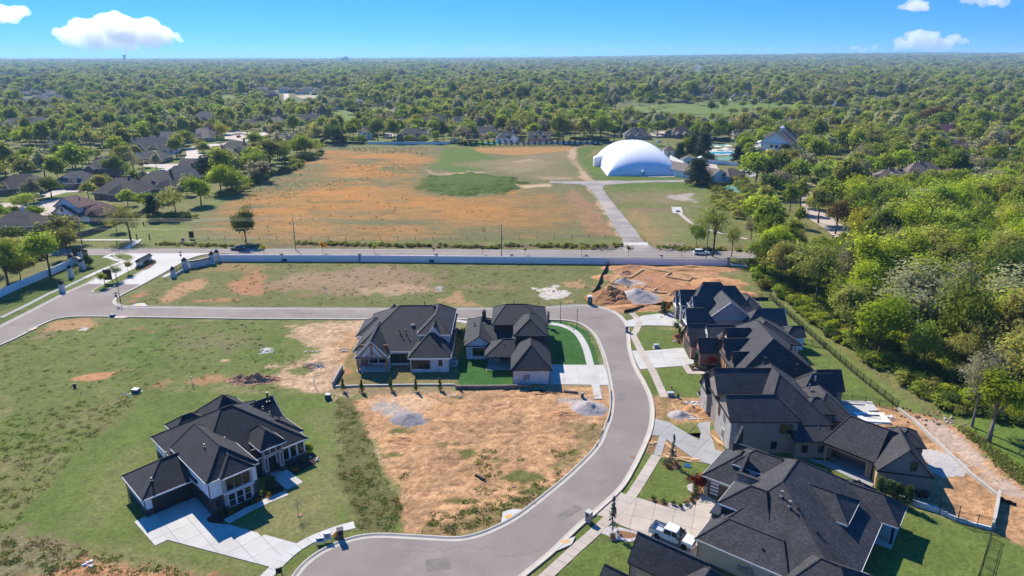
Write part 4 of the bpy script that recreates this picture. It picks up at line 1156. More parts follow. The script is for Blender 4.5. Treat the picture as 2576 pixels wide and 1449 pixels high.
h.door(10.9,4.36,-90,1.5,2.5,'dark_frame')
for i in range(3):h.window(9.9+i*.95,3.22,-90,.5,.6,3.95)
for i in range(3):h.window(13.3+i*1.25,4.36,-90,.95,2.0,.95,'white_trim')
for i in range(3):
 h.window(2.6+i*1.15,-.64,-90,.85,1.7,3.35,'dark_frame',nz=2)
 h.window(2.6+i*1.15,-.66,-90,.9,1.95,.65,'white_trim',nz=2)
h.box('belt_course','white_trim',1.55,-.8,2.85,5.95,-.62,3.05)
h.window(.9,-.05,-90,.4,.9,1.2);h.window(6.75,1.4,0,.4,.9,1.2)
h.garage(-.03,3.3,180,4.9,2.4,'garage_dark',frame='dark_frame')
h.garage(-2.9,6.06,-90,5.2,2.35,'garage_dark',frame='dark_frame')
h.window(.06,13.9,180,.7,1.3,3.0)
h.downspout(-6.6,6.0,2.9);h.downspout(-.08,-.08,5.3);h.downspout(-6.6,13.7,2.9)
h.vent(16.2,15,5.9,1.6,.16,'black_metal')
for p in((13.4,10.8,7.2),(13.9,9.7,6.5),(15.3,8.7,5.3),(6.0,8.2,5.9),(2.2,5.8,7.4),(-4.8,7.6,4.3),(-.6,14.3,3.6)):
 h.vent(p[0],p[1],p[2],.35,.07)
h.finish()
#---white house with the timber porch
h=House('house','white house with black roof and open timber gable porch, left of the two middle houses',(0,0),0,'shingle_black',wall='white_brick')
h.block(-32.0,129.4,-13.1,150,3.2,9.1,'x',pos=140.2,a=-24.2,b=-17.4)
h.block(-31.2,126.6,-25.0,137,3.0,6.6,'y',b=137,g='-',oh=.35,box=False)
h.block(-20.4,126.0,-12.7,140,3.2,7.0,'y',pos=-16.5,a=131.5)
h.block(-19.2,131.6,-13.0,146,5.9,8.5,'y',a=136)
h.block(-17.4,130.9,-14.8,136,5.9,7.9,'y',g='-',oh=.2)
h.block(-33.2,137.5,-27,146.5,3.2,5.6,'x',a=-30)
h.block(-29.5,147,-25.5,151,3.2,5.6,'y',g='+',oh=.3);h.block(-20,147,-16.4,151,3.2,5.4,'y',g='+',oh=.3)
for x in(-30.9,-25.2):h.post(x,126.5,3.0,'timber',.16)
b=MB()
b.box(-31.2,126.38,2.75,-24.95,126.64,3.05);b.box(-28.2,126.42,3.05,-27.95,126.62,6.2)
for s in(-1,1):
 b.tube((-28.07+s*2.5,126.52,3.1),(-28.07,126.52,6.1),.11,n=4);b.tube((-28.07+s*1.2,126.52,3.1),(-28.07,126.52,4.3),.08,n=4)
b.build('truss',M['timber'],h.root)
h.box('porch_floor','concrete',-31.3,126.2,0,-24.8,129.4,.12)
h.walls('brown_brick').box(-30.95,128.7,0,-29.6,129.35,2.9);h.box('porch_lining','timber',-30.8,129.2,2.9,-25.3,129.36,4.6)
h.window(-28.4,129.38,-90,1.5,2.0,.6);h.window(-26.6,129.38,-90,1.3,2.0,.6)
h.window(-23.9,129.38,-90,1.7,1.9,.6);h.window(-22.0,129.38,-90,1.7,1.9,.6)
h.window(-18.3,125.98,-90,3.6,1.7,.85,nx=3);h.window(-14.4,125.98,-90,.65,1.1,1.5)
h.box('air_conditioner','util_grey',-12.5,129.0,.05,-11.7,129.8,.95);h.box('air_conditioner','util_grey',-12.5,130.6,.05,-11.7,131.4,.95)
h.box('pad','concrete',-12.68,128.6,0,-11.3,131.8,.1)
for p in((-23.4,133.3,5.6),(-22.1,133.1,5.5)):h.vent(p[0],p[1],p[2],.7,.08)
h.vent(-20.9,135.2,6.6,.2,.2,'chrome',False)
h.downspout(-20.5,125.9,3.1);h.downspout(-12.6,125.9,3.1);h.downspout(-24.9,129.3,3.1)
h.finish()
#---white house with the dark upper floor
h=House('house','white house with dark upper floor and green turf, right of the two middle houses',(0,0),0,'shingle_black',trim='dark_frame',wall='white_brick')
h.block(.1,120.6,7.1,131.5,3.2,6.6,'y',a=124.4)
h.block(-5.2,127,.05,134,3.1,5.3,'x',pos=130.6,a=-1.8,b=.4,box=False)
h.block(-9.6,132.2,-4.2,146.5,3.2,5.4,'y',a=133.6,b=143,g='-')
h.block(-9.8,134,7.2,147.2,3.2,5.6,'x',pos=140.5,a=-5,b=4)
h.block(-4.0,137,7.0,147,6.0,8.7,'x',pos=142,a=-1.4,b=2.8,wall='dark_siding')
h.block(.6,131.3,6.6,141,5.8,8.2,'y',a=134.4,wall='dark_siding')
h.walls('dark_siding').box(-.1,132,3,7.5,137,4.2)
h.post(-5.05,127.15,3.0,'dark_frame',.1)
h.box('patio','concrete',-5.3,126.9,0,.06,132.15,.1)
h.box('grill_counter','stone',-4.0,130.8,.1,-2.6,131.6,1.0)
h.window(-7.1,132.15,-90,2.3,1.6,.9,nx=2)
for i in range(3):h.window(-2.4+i*1.25,136.98,-90,.95,1.3,4.5)
h.chimney(-6.2,141.5,.8,.8,4.5,7.2,'dark_siding')
h.vent(-8.2,139.6,4.6,.6,.1);h.vent(.3,143,8.3,.6,.06);h.vent(-1.6,129.2,4.2,.5,.06)
h.box('meter_box','util_grey',2.1,120.42,.9,2.6,120.58,2.0);h.box('meter_box','util_grey',2.75,120.42,1.1,3.3,120.58,2.1)
h.window(7.12,136,0,1.2,1.6,.8);h.garage(7.12,124.5,0,5.0,2.4,'garage_grey')
h.downspout(.05,120.5,3.1);h.downspout(7.15,120.5,3.1);h.downspout(-5.0,132,3.1)
h.finish()
#---farthest of the five on the right:grey house with the white gable
h=House('house','grey roofed house with broad white gable and dormer, farthest of the right hand row',(0,0),0,'shingle_slate',wall='grey_siding')
h.block(40.6,149.6,56,159.5,3.2,8.6,'x',pos=154.6,a=44.6,b=52.4)
h.block(45.0,153.0,52.2,158.5,5.2,9.4,'x',pos=155,a=44.9,b=49)
h.block(44.0,145.4,53.6,153,3.9,8.0,'y',pos=48.8,g='-',b=153,oh=.4)
h.block(41.6,148.3,47.5,152.0,4.6,7.6,'x',g='-',oh=.3)
h.block(39.4,155.8,45,158.6,3.2,6.2,'x',g='-',oh=.3,wall='brown_brick',gw='grey_siding');h.block(39.9,153.7,46,156.9,4.2,7.4,'x',g='-',oh=.3)
h.block(52,149,59.0,160,3.2,6.4,'y',pos=55.4,a=153,b=156)
h.block(52,142.6,60.6,148.3,3.2,6.3,'x',g='+',oh=.35)
h.block(38.9,143.2,45,147.2,3.4,6.5,'x',g='-',oh=.3)
h.block(41.2,150.2,44.5,153.4,5.0,5.9,'x',a=43.4,oh=.25,z0=3.1,wall='white_paint')
for i in range(5):h.window(41.16,150.6+i*.62,180,.42,.95,3.75,'white_trim')
h.garage(39.35,157.2,180,2.5,2.4,'garage_grey');h.garage(40.55,152.0,180,4.6,2.4,'garage_grey')
h.walls('brown_brick').box(40.5,149.5,0,41.5,155.8,3.0)
h.box('awning','metal_roof',38.0,143.9,2.6,38.9,146.5,2.75)
for p in((56.4,152.6,6),(57,150.8,5.1)):h.vent(p[0],p[1],p[2],.7,.1,'chrome')
h.vent(55.3,155,6.2,.4,.08,'chrome')
h.finish()
#---brick house
h=House('house','red brick house with many steep charcoal gables, second of the right hand row',(0,0),0,'shingle_char',trim='dark_frame',wall='red_brick')
h.block(42.2,117.6,57.0,137.5,3.2,9.0,'y',pos=49.6,a=121.6,b=131.4)
h.block(37.2,132.4,44.5,139.6,3.0,6.4,'x',g='-',oh=.35)
h.block(38.1,128.9,43.6,132.9,3.0,5.3,'x',g='-',oh=.3)
h.block(42.0,124.3,49,128.6,4.2,7.0,'x',g='-',oh=.3)
h.block(42.5,119.9,49,124.6,3.0,6.0,'x',g='-',oh=.3)
h.block(43.0,127.6,49,130.4,6.2,8.2,'x',g='-',oh=.25)
h.block(40.4,131.6,48,136.2,5.2,7.0,'x',g='-',oh=.2,wall='white_paint')
h.block(42.2,129.9,47,133.2,5.4,6.6,'y',a=133,oh=.3,wall='dark_siding',z0=3)
for i in range(3):h.window(43.4+i*.95,129.87,-90,.7,.6,4.45,'dark_frame',nx=2,nz=2)
h.block(50,132.4,59.4,140.8,3.2,6.6,'y',pos=53.6,a=137,b=139.6,wall='white_paint')
h.block(58.4,136.6,62.2,140.2,3.2,4.9,'x',g='+',oh=.3,wall='white_paint')
h.garage(37.18,136.0,180,5.0,2.4,'garage_brown',frame='stone');h.garage(38.08,130.9,180,2.7,2.4,'garage_brown',frame='stone')
arch=[(-.75*math.cos(t),2.1+.75*math.sin(t))for t in[math.pi*i/10 for i in range(11)]]
ring=[(-.75,0)]+arch+[(.75,0)]
b=MB();b.face([(41.97,126.45-y,z)for y,z in ring][::-1]);b.solid([(41.97,126.45+y,z)for y,z in ring],[(41.95,126.45+y,z)for y,z in ring]);b.build('door',M['timber'],h.root)
b=MB()
big=[(-1.05,0)]+[(-1.05*math.cos(t),2.1+1.05*math.sin(t))for t in[math.pi*i/10 for i in range(11)]]+[(1.05,0)]
for i in range(len(ring)-1):
 p=[(41.9,126.45+y,z)for y,z in(ring[i],ring[i+1],big[i+1],big[i])];q=[(41.99,a[1],a[2])for a in p]
 b.solid(p,q)
b.build('arch',M['stone'],h.root)
h.window(42.46,122.2,180,1.6,1.7,.8,'white_trim',nx=2);h.window(37.15,136,180,.7,1.2,3.6);h.window(42.98,129.0,180,.8,1.1,5.1,'white_trim');h.window(41.98,126.45,180,.5,.9,4.6)
h.window(42.48,122.2,180,.4,.8,3.7)
for p in((53.0,121.3,7.0,1.0,.16),(55.8,118.6,4.5,.5,.1),(49.0,133.2,8.2,.4,.07),(56.8,126,3.7,.5,.08),(57.0,128.3,3.6,.5,.08),(52.6,116.9,4.8,1.0,.16)):
 h.vent(*p)
h.finish()
#---beige two-storey house being finished
h=House('house','big beige two storey house with stone front and open garage',(34.3,96.0),0,'shingle_char',trim='dark_frame',wall='taupe_stucco')
h.block(0,0,10.4,8,5.9,8.7,'x',pos=3.2,b=7.6,g='-',oh=.4)
h.block(.2,6.5,12,17,5.4,9.6,'x',pos=11.2,b=9.8,g='-',oh=.4)
h.block(6,1.2,16,17.5,4.6,9.9,'y',pos=9.9,a=8.2,b=13.2,box=False)
h.walls(None).box(6,1.3,0,15.9,17.4,4.5)
h.block(9.9,-1.4,15.6,8,3.2,6.0,'x',pos=3.6,a=10,b=15,oh=.4)
h.block(15.5,4.8,21.6,15.5,3.2,6.0,'y',a=9,b=12)
h.block(12.8,3.4,17.4,8.2,5.2,6.9,'x',b=15.8,oh=.3)
h.block(16.5,13.2,22.3,18.2,3.4,6.4,'x',g='+',oh=.3)
h.block(18.2,15,24.5,19.6,3.4,6.4,'x',g='+',oh=.3)
h.block(-.4,12.4,5,16.4,4.4,6.9,'x',g='-',oh=.3,wall='stone#b')
h.walls('stone').box(-.06,.03,0,.5,8,5.8);h.walls('stone').box(-.02,-.06,0,.9,.6,5.7)
h.window(-.08,3.4,180,1.0,1.8,3.5,'white_trim',nx=2);h.window(-.08,3.4,180,1.0,1.7,.8,'white_trim',nx=2);h.window(-.08,6.3,180,.9,1.6,3.6)
h.window(8.6,-.01,-90,1.9,1.5,3.6,nx=2);h.window(7.0,-.01,-90,.85,1.2,.9);h.window(11.3,-1.41,-90,.85,1.2,1.1);h.window(13.9,-1.41,-90,.85,1.2,1.1)
for p in((14.4,2.4,5.2),(13.9,.5,4.2)):h.vent(p[0],p[1],p[2],.3,.15,'chrome',False)
for p in((17,12,5.6),(19,14.6,5.9),(12.6,8.7,7.6)):h.vent(p[0],p[1],p[2],.45,.1,'chrome')
h.vent(9.4,13.6,9.5,.9,.16)
root5=h.root
h.finish()
g=House('house',None,(0,0),0,'shingle_char',trim='dark_frame',wall='taupe_stucco')
bpy.data.objects.remove(g.root);g.root=root5
def rot_part(root,x,y,ang):
 o=empty('garage_wing',(x,y,0),R(ang));o.parent=root
 return o
g.root=rot_part(root5,14.6,-2.1,-48)
g.block(-.6,3.0,6.6,8.0,3.1,6.8,'x',pos=4.0,a=1.0,b=8,oh=.4)
for q in((-.6,0,-.2,3.0),(5.9,0,6.6,3.0),(-.6,2.9,6.6,3.05)):g.walls(None).box(q[0],q[1],0,q[2],q[3],3.0)
g.walls(None).box(-.2,0,2.55,5.9,.25,3.0)
g.block(-.6,0,6.6,6.0,3.12,6.78,'x',pos=4.0,a=1.0,b=6.7,oh=.4,box=False)
b=MB();b.box(-.28,-.08,0,-.14,.02,2.62);b.box(5.84,-.08,0,5.98,.02,2.62);b.box(-.14,-.08,2.48,5.84,.02,2.62);b.build('frame',M['lumber'],g.root)
MB().box(-.2,.26,0,5.9,2.9,.06).build('garage_floor',M['concrete_new'],g.root)
g.finish()
g2=House('house',None,(0,0),0,'shingle_char',trim='dark_frame',wall='taupe_stucco')
bpy.data.objects.remove(g2.root);g2.root=rot_part(root5,18.8,-9.2,-14.5)
g2.root.name='gable_wing'
g2.block(0,0,6.8,7.5,3.0,7.0,'y',pos=3.4,g='-',b=6.5,oh=.35)
g2.block(3.5,6.0,7.2,10.5,4.3,5.9,'y',pos=5.2,oh=.35)
g2.window(4.4,-.02,-90,.75,1.3,3.6)
g2.box('meter_box','util_grey',1.1,-.18,.9,1.5,-.02,1.6);g2.box('meter_box','util_grey',1.6,-.2,.9,2.1,-.02,2.1);g2.box('meter_box','util_grey',2.2,-.18,.9,2.6,-.02,1.6)
for i,x in enumerate((4.0,4.9,5.8)):g2.box('air_conditioner','black_metal',x,-1.3,.1,x+.75,-.55,.95)
MB().box(3.8,-1.5,0,6.8,-.4,.08).build('pad',M['concrete'],g2.root)
g2.door(-.02,1.2,180,1.9,2.3,'lumber')
g2.finish()
#---charcoal house with the pickup
h=House('house','charcoal hip roofed house with cream walls beside the white pickup',(23.2,71.8),-38,'shingle_char',trim='white_trim',wall='cream_stucco')
h.block(.2,.4,16.9,23,3.0,8.4,'y',pos=6.3,a=10.3,b=16.6)
h.block(0,.02,10.5,4.5,3.02,5.0,'x',pos=3.3,a=2.3,b=9)
h.block(.5,5.3,6.3,10.5,5.5,7.7,'x',pos=7.9,a=3.1,b=5.0,wall='dark_siding')
h.block(-5.0,13.6,1.2,21.5,3.0,5.9,'y',pos=-1.6,a=17,b=18.4)
h.block(-1.8,15.7,3.4,20.2,5.1,6.9,'x',pos=18,a=.2,b=4,oh=.35,wall='white_paint',z0=2.9)
h.block(9.6,11.2,14.0,16.8,5.1,7.1,'x',pos=13.8,a=7.6,b=11.8,wall='dark_siding',z0=3)
h.block(11.5,17.6,18.8,22.6,3.1,5.5,'x',pos=20,a=12,b=16.4,box=False)
h.block(11.0,-2.0,18.6,5.6,3.03,5.9,'x',pos=1.6,a=13.6,b=15.6)
h.block(11.6,21.6,14.8,24.2,3.0,4.4,'x',a=12.5)
h.post(18.6,17.8,3.0,'dark_frame',.15);h.post(18.6,22.4,3.0,'dark_frame',.12)
h.box('patio','concrete',16.9,16.7,0,18.9,22.9,.12);h.box('doormat','red_brick',17.2,18.0,.121,18.2,18.9,.15)
b=MB()
b.solid([(-.3,13.1,3.0),(3.4,13.1,4.4),(3.4,13.5,4.4),(-.3,13.5,3.0)],[(-.3,13.1,5.3),(3.4,13.1,5.5),(3.4,13.5,5.5),(-.3,13.5,5.3)]);b.build('parapet_wall',M['grey_stone'],h.root)
b=MB();b.box(-.4,13.0,5.3,3.6,13.6,5.5);b.solid([(-.4,13.6,3.2),(0,13.6,3.2),(0,16.4,5.2),(-.4,16.4,5.2)],[(-.4,13.6,5.5),(0,13.6,5.5),(0,16.4,7.2),(-.4,16.4,7.2)]);b.build('parapet_fin',M['dark_siding'],h.root)
b=MB();b.solid([(-3.6,19.8,3.2),(-3.2,19.8,3.2),(-3.2,23.0,3.2),(-3.6,23.0,3.2)],[(-3.6,19.8,5.8),(-3.2,19.8,5.8),(-3.2,22.6,7.4),(-3.6,22.6,7.4)]);b.box(-3.55,20,5.4,1.5,20.3,5.75);b.build('parapet_fin',M['dark_siding'],h.root)
h.window(-.6,15.66,-90,1.9,1.3,3.55,nx=2)
h.garage(-2.0,13.56,-90,4.9,2.4,'garage_brown',frame='cream_stucco')
for i in range(4):h.box('garage_window','lamp_glass',-4.1,13.5,.35+i*.55,-2.9,13.53,.65+i*.55)
h.walls('grey_stone').box(-.35,4.6,0,.9,5.5,3.9);h.box('bay_roof','metal_roof',-.6,4.4,3.9,.6,6.4,4.1)
h.downspout(-.06,-.04,2.9)
for i,(x,w,z0,z1)in enumerate(((5.0,.45,1.0,1.7),(5.6,.45,1.0,1.7),(6.15,.7,.7,1.9),(6.95,.35,.9,1.3))):h.box('meter_box','util_grey',x,-.2,z0,x+w,-.02,z1)
h.window(9.4,0,-90,.9,1.3,.8)
for p in((6.9,8.3,7.5,.7),(8.2,7.4,7.1,.7),(9.2,7.6,7.0,.25),(12,6.3,5.7,.25),(7.3,1.5,3.9,.15),(10.4,20.3,5.0,.2),(9.4,18.7,6,.2),(13.0,23.6,3.9,.2),(9.0,20.6,5.6,.2)):
 h.vent(p[0],p[1],p[2],p[3],.09,'black_metal' if p[3]<.5 else 'util_grey')
h.finish()
#---last house of the row,cut by the lower edge
h=House('house','charcoal roofed house cut off by the lower edge of the picture',(23.2,71.8),-38,'shingle_char',trim='dark_frame',wall='cream_stucco')
h.block(-4.6,-9.0,6,-5.2,3.1,6.0,'x',pos=-7.1,b=4,g='-',oh=.35)
h.block(1.2,-16,8.5,-5.6,3.1,6.4,'y',pos=4.6,a=-11,b=-8.2)
h.block(-5.4,-15.4,2,-11.6,3.0,5.2,'x',pos=-13.5,b=1,g='-',oh=.3)
h.walls('stone').box(-4.66,-9.05,0,-3.9,-8.5,3.0)
h.downspout(-4.72,-9.1,3.0)
h.finish()
CROPS['g']=(1400,440,1000/2576);CROPS['h']=(3300,380,796/2576);CROPS['k']=(900,300,700/2576);CROPS['v']=(2048,0,2048/2576);CROPS['u']=(0,0,2048/2576);CROPS['m']=(2300,520,950/2576)
#----------------------------------------------------------------the older houses in the middle distance
def mid_house(k,x,y,wpx,roof,wall,ang,label,st=1,seed=0,shape='hip',chim=True,gables=1,dormers=0,group=None,trim='white_trim',depth=.75):
 rnd=random.Random(seed*77+5)
 gx,gy=at(k,x,y)
 t=CROPS[k][2]/1.59006*math.hypot(gx,gy,CAM_H)/1741.0
 w=wpx*t*1.0
 w=max(9.0,min(w*.86,27.0));d=max(8.5,w*depth)
 h=House('house',label,(gx,gy+d*.35),ang,roof,trim,wall,group=group)
 ze=2.9 if st==1 else 5.4
 zr=ze+d*.36
 h.block(-w/2,-d*.35,w/2,d*.65,ze,zr,'x',g='' if shape=='hip' else '-+',oh=.5,cap=False,a=None if shape !='hip' else-w/2+d*.42,b=None if shape !='hip' else w/2-d*.42)
 f=-d*.35
 xs=[-w*.28,w*.3,0.05*w]
 rnd.shuffle(xs)
 for i in range(gables):
  gw=w*rnd.uniform(.2,.3)
  h.block(xs[i]-gw/2,f-d*rnd.uniform(.1,.22)-.2*i,xs[i]+gw/2,f+d*.4,ze-.05,ze+gw*.5,'y',g='-' if rnd.random()<.6 else '',b=f+d*.4,oh=.4,cap=False)
 for i in range(dormers):
  dx=w*(-.2+.4*i/max(1,dormers-1))if dormers>1 else 0
  dz=ze+.9
  dy=f+d*.16
  h.block(dx-.9,dy,dx+.9,dy+3,dz+1.3,dz+2.2,'y',g='-',b=dy+3,oh=.25,cap=False,z0=dz-.6,wall='white_paint')
  h.window(dx,dy-.02,-90,.9,1.0,dz+.1,'white_trim',fr=.1)
 if chim:h.chimney(xs[0]*.5+1.5,d*rnd.uniform(.15,.4),1.0,.9,ze,zr+.9,wall if rnd.random()<.5 else 'white_paint')
 gab=[(xs[i],w*.17)for i in range(gables)]
 n=max(3,int(w/3.4))
 for s in range(st):
  for i in range(n):
   px=-w/2+w*(i+.5)/n
   if any(abs(px-a)<b+.6 for a,b in gab)and s==0:continue
   h.window(px,f-.02,-90,1.0,1.4,.9+2.6*s,'white_trim',fr=.1)
 for i in range(2):h.window(-w/2-.02,f+d*(.25+.4*i),180,1.0,1.4,.9,'white_trim',fr=.1)
 for i in range(2):h.window(w/2+.02,f+d*(.25+.4*i),0,1.0,1.4,.9,'white_trim',fr=.1)
 for i in range(rnd.randint(1,3)):h.vent(rnd.uniform(-.25,.25)*w,d*(.15+.05*i)-d*.15,ze+d*.22,.5,.1)
 return h.finish()
MID=[
 ('b',120,1285,400,'shingle_brown','brown_brick',-4,'brown brick house with large grey brown roof at the left edge behind the tall tree',1,'hip',1,0),
 ('b',1130,955,450,'shingle_brown','brown_brick',-8,'long grey brown roofed house with a white dormer, behind the red roofed white house',1,'hip',1,1),
 ('b',690,850,340,'shingle_slate','brown_brick',-6,'slate roofed house with two dormers and pale garage doors facing the left cul de sac',1,'hip',1,2),
 ('b',980,755,300,'shingle_brown','brown_brick',6,'brown house with a pale upper room, half hidden by the round dark green tree',2,'hip',1,0),
 ('b',1480,895,480,'shingle_brown','brown_brick',-10,'wide brown hip roofed house with a covered back porch near the pool',1,'hip',1,1),
 ('b',1720,800,380,'shingle_slate','brown_brick',8,'low blue grey hip roofed house with a brick chimney',1,'hip',1,0),
 ('b',150,905,400,'shingle_brown','brown_brick',12,'broad brown roofed house at the far left edge beside the cul de sac',1,'hip',1,0),
 ('b',1450,605,260,'shingle_brown','brown_brick',-3,'house with a wide three door brown garage facing the winding street',1,'hip',1,0),
 ('b',1450,520,400,'shingle_slate','white_paint',12,'grey roofed house with a white gable front by the pond',1,'gable',2,0),
 ('b',1550,430,300,'shingle_slate','grey_siding',-8,'slate roofed house with two small dormers at the pond',1,'gable',0,2),
 ('b',1920,395,300,'shingle_tan','tan_brick',-14,'tan roofed house with cream gable across the winding street',1,'hip',2,0),
 ('b',2240,530,330,'shingle_black','brown_brick',-12,'black roofed house with steep gables right of the winding street',1,'hip',2,0),
 ('b',1840,680,230,'shingle_brown','brown_brick',2,'dark brown house with a long ridge behind the dark tree',1,'gable',0,0),
 ('b',1960,230,240,'shingle_grey','brown_brick',4,'tall grey roofed brick house behind the pond trees',2,'hip',1,0),
 ('b',310,285,300,'shingle_slate','grey_siding',-4,'slate roofed house with white dormers and white chimneys at the left',1,'gable',0,2),
 ('b',80,280,240,'shingle_brown','brown_brick',-10,'brown roofed house at the left edge above the pond',1,'hip',1,0),
 ('c',220,255,150,'shingle_brown','brown_brick',3,'small brown hip roofed house left of the field corner',1,'hip',1,0),
 ('c',455,238,190,'shingle_tan','tan_brick',-5,'tan hip roofed house with a pale gable, white car beside it',1,'hip',1,0),
 ('c',770,218,220,'shingle_black','brown_brick',5,'black roofed house with twin ridges near the golf course',1,'gable',1,0),
 ('c',800,300,110,'shingle_brown','white_paint',0,'little house with a white gable beside the yellow green tree',1,'gable',1,0),
 ('c',510,425,230,'shingle_brown','brown_brick',-20,'brown roofed house touching the field corner trees',1,'hip',1,0),
 ('c',655,385,160,'shingle_slate','blue_siding',0,'blue grey pyramid roofed house at the field corner',1,'hip',0,0),
 ('c',1310,368,130,'shingle_tan','white_paint',0,'white two storey house beside the big dark round tree behind the fence',2,'hip',1,0),
 ('c',1740,380,300,'shingle_brown','brown_brick',0,'long brown brick house with two small upper windows behind the white fence',1,'hip',1,2),
 ('c',1640,240,160,'shingle_brown','tan_brick',-8,'tan house half hidden by bare trees behind the brown brick one',1,'hip',1,0),
 ('c',1960,235,220,'shingle_brown','tan_brick',6,'brown roofed house behind the round yellow green trees',1,'gable',1,0),
 ('c',2195,252,120,'shingle_grey','brown_brick',20,'tall narrow grey gabled house by the woods',2,'gable',0,0),
 ('c',1960,345,140,'shingle_brown','tan_brick',10,'small tan house behind two dark pines',1,'hip',0,0),
 ('c',2440,350,250,'shingle_grey','brown_brick',0,'grey roofed house left of the white pool house',1,'gable',1,0),
 ('g',1620,335,260,'shingle_slate','white_paint',0,'white house with slate roof and swimming pool behind the white fence',1,'hip',1,1),
 ('g',1950,330,250,'shingle_brown','red_brick',-8,'red brick house with brown roof and two pale dormers behind the white fence',1,'gable',1,2),
 ('d',1180,235,240,'shingle_grey','tan_brick',-2,'grey roofed house with arched white windows behind the dome',1,'hip',2,0),
 ('d',1560,222,220,'shingle_brown','brown_brick',14,'dark brown house with an open garage right of the dome',1,'hip',2,0),
 ('d',1755,110,90,'shingle_brown','brown_brick',0,'small brown house by the golf course right of the dome',1,'hip',0,0),
 ('d',1900,118,150,'shingle_grey','brown_brick',-6,'grey brown gabled house beside the golf course',1,'hip',1,0),
 ('d',1150,128,90,'shingle_slate','brown_brick',0,'dark house half hidden by trees beyond the dome',1,'hip',0,0),
 ('d',2060,232,110,'shingle_brown','tan_brick',0,'small tan house left of the clubhouse',1,'gable',1,0),
 ('d',2490,140,180,'shingle_tan','red_brick',-6,'tan hip roofed house with tall white chimneys above the clubhouse',1,'hip',1,0),
 ('e',1190,300,260,'shingle_tan','red_brick',-14,'tan roofed red brick house with a dormer in front of the right hand woods',1,'hip',1,1),
 ('e',1470,265,330,'shingle_tan','tan_brick',-6,'sand coloured hip roofed house seen through bare trees',1,'hip',0,0),
 ('e',1770,290,270,'shingle_red','white_paint',8,'reddish hip roofed house with pale walls above the right hand woods',1,'hip',1,0),
 ('h',1600,540,330,'shingle_red','grey_siding',4,'big reddish roofed house beside the rust coloured tree',1,'hip',2,0),
 ('h',1530,640,180,'shingle_grey','tan_brick',-10,'grey roofed house below the reddish roof',1,'hip',0,0),
 ('h',1740,740,240,'shingle_red','red_brick',38,'red brick house with red gables among the right hand trees',1,'gable',1,0),
 ('h',1590,330,160,'shingle_grey','tan_brick',0,'low grey roofed house far above the rust coloured tree',1,'hip',0,0),
 ('h',2470,880,280,'shingle_brown','brown_brick',-6,'brown roofed house at the right edge with a white chimney',1,'hip',1,0),
 ('h',1830,885,190,'shingle_grey','tan_brick',6,'small grey roofed house between the bright green trees on the right',1,'hip',0,0),
 ('k',550,260,170,'shingle_black','grey_siding',-10,'black roofed house with a white gable at the far left of the new estate',2,'gable',2,0),
 ('k',660,340,230,'shingle_black','dark_brick',14,'biggest black roofed house of the far new estate with stepped ridges',2,'hip',2,0),
 ('k',860,258,150,'shingle_black','white_brick',0,'black roofed house with white twin bays left of the far street',2,'gable',2,0),
 ('k',970,258,90,'shingle_black','brown_brick',0,'narrow black roofed house right beside the white twin bay house',2,'gable',1,0),
 ('k',1120,278,200,'shingle_black','white_brick',6,'black roofed house with a white corner facing the far vacant lot',1,'hip',2,0),
 ('k',1220,240,110,'shingle_grey','white_brick',0,'tall white gabled house with a pale roof behind the far vacant lot',2,'gable',1,0),
 ('k',1390,290,250,'shingle_black','dark_brick',0,'long low black house with a wide entrance facing the far vacant lot',1,'hip',1,0),
 ('k',1490,250,150,'shingle_slate','white_brick',0,'white gabled house with black roof behind the long low black one',2,'gable',2,0),
 ('k',1615,245,80,'shingle_black','white_brick',0,'narrow white house with black roof and garage far back',2,'gable',1,0),
 ('k',1800,262,190,'shingle_slate','dark_brick',0,'dark slate house at the right end of the far new estate',1,'hip',1,0),
 ('k',250,400,180,'shingle_slate','white_paint',6,'white house with several grey hips near the far left green',2,'hip',1,0),
 ('k',90,430,180,'shingle_grey','tan_brick',0,'low grey brown roof just left of the white house near the far green',1,'hip',0,0),
 ('k',100,262,110,'shingle_slate','white_paint',0,'small white house with slate roof beside the far green',1,'hip',0,0),
 ('k',1210,440,120,'shingle_black','dark_brick',0,'small black roofed house among trees below the far vacant lot',1,'hip',0,0),
 ('q',420,640,150,'shingle_black','dark_brick',8,'black pyramid roofed house lowest of the dark cluster at the left',1,'hip',1,0),
 ('q',440,560,180,'shingle_slate','brown_brick',-6,'slate roofed house just above the black pyramid roof at the left',1,'hip',1,0),
 ('q',260,560,120,'shingle_grey','brown_brick',20,'grey roofed house at the left end of the dark cluster',1,'gable',0,0),
 ('q',390,505,120,'shingle_grey','tan_brick',0,'grey roofed house with a pale dormer in the dark cluster',1,'hip',1,0),
 ('q',610,520,140,'shingle_slate','grey_siding',-4,'tall slate hip roof in the middle of the dark cluster',1,'hip',0,0),
 ('q',690,570,160,'shingle_black','brown_brick',10,'black gabled house right of the middle of the dark cluster',1,'gable',1,0),
 ('q',850,540,150,'shingle_black','dark_brick',-8,'black house with pale gable boards at the right of the dark cluster',1,'gable',2,0),
 ('q',850,455,110,'shingle_slate','grey_siding',12,'steep slate gables standing highest in the dark cluster',2,'gable',1,0),
 ('q',1130,520,90,'shingle_black','brown_brick',0,'lone dark house right of the pale orange tree',1,'hip',0,0),
 ('q',30,545,110,'shingle_grey','brown_brick',0,'grey roofed house cut by the left edge beside the dark cluster',1,'hip',0,0),
]
MIDPOS=[]
for i,(k,x,y,wpx,roof,wall,ang,lb,st,shp,ng,nd)in enumerate(MID):
 r=mid_house(k,x,y,wpx,roof,wall,ang,lb,st,i,shp,True,ng,nd)
 MIDPOS.append((r.location.x,r.location.y))
gx,gy=at('b',690,1165)
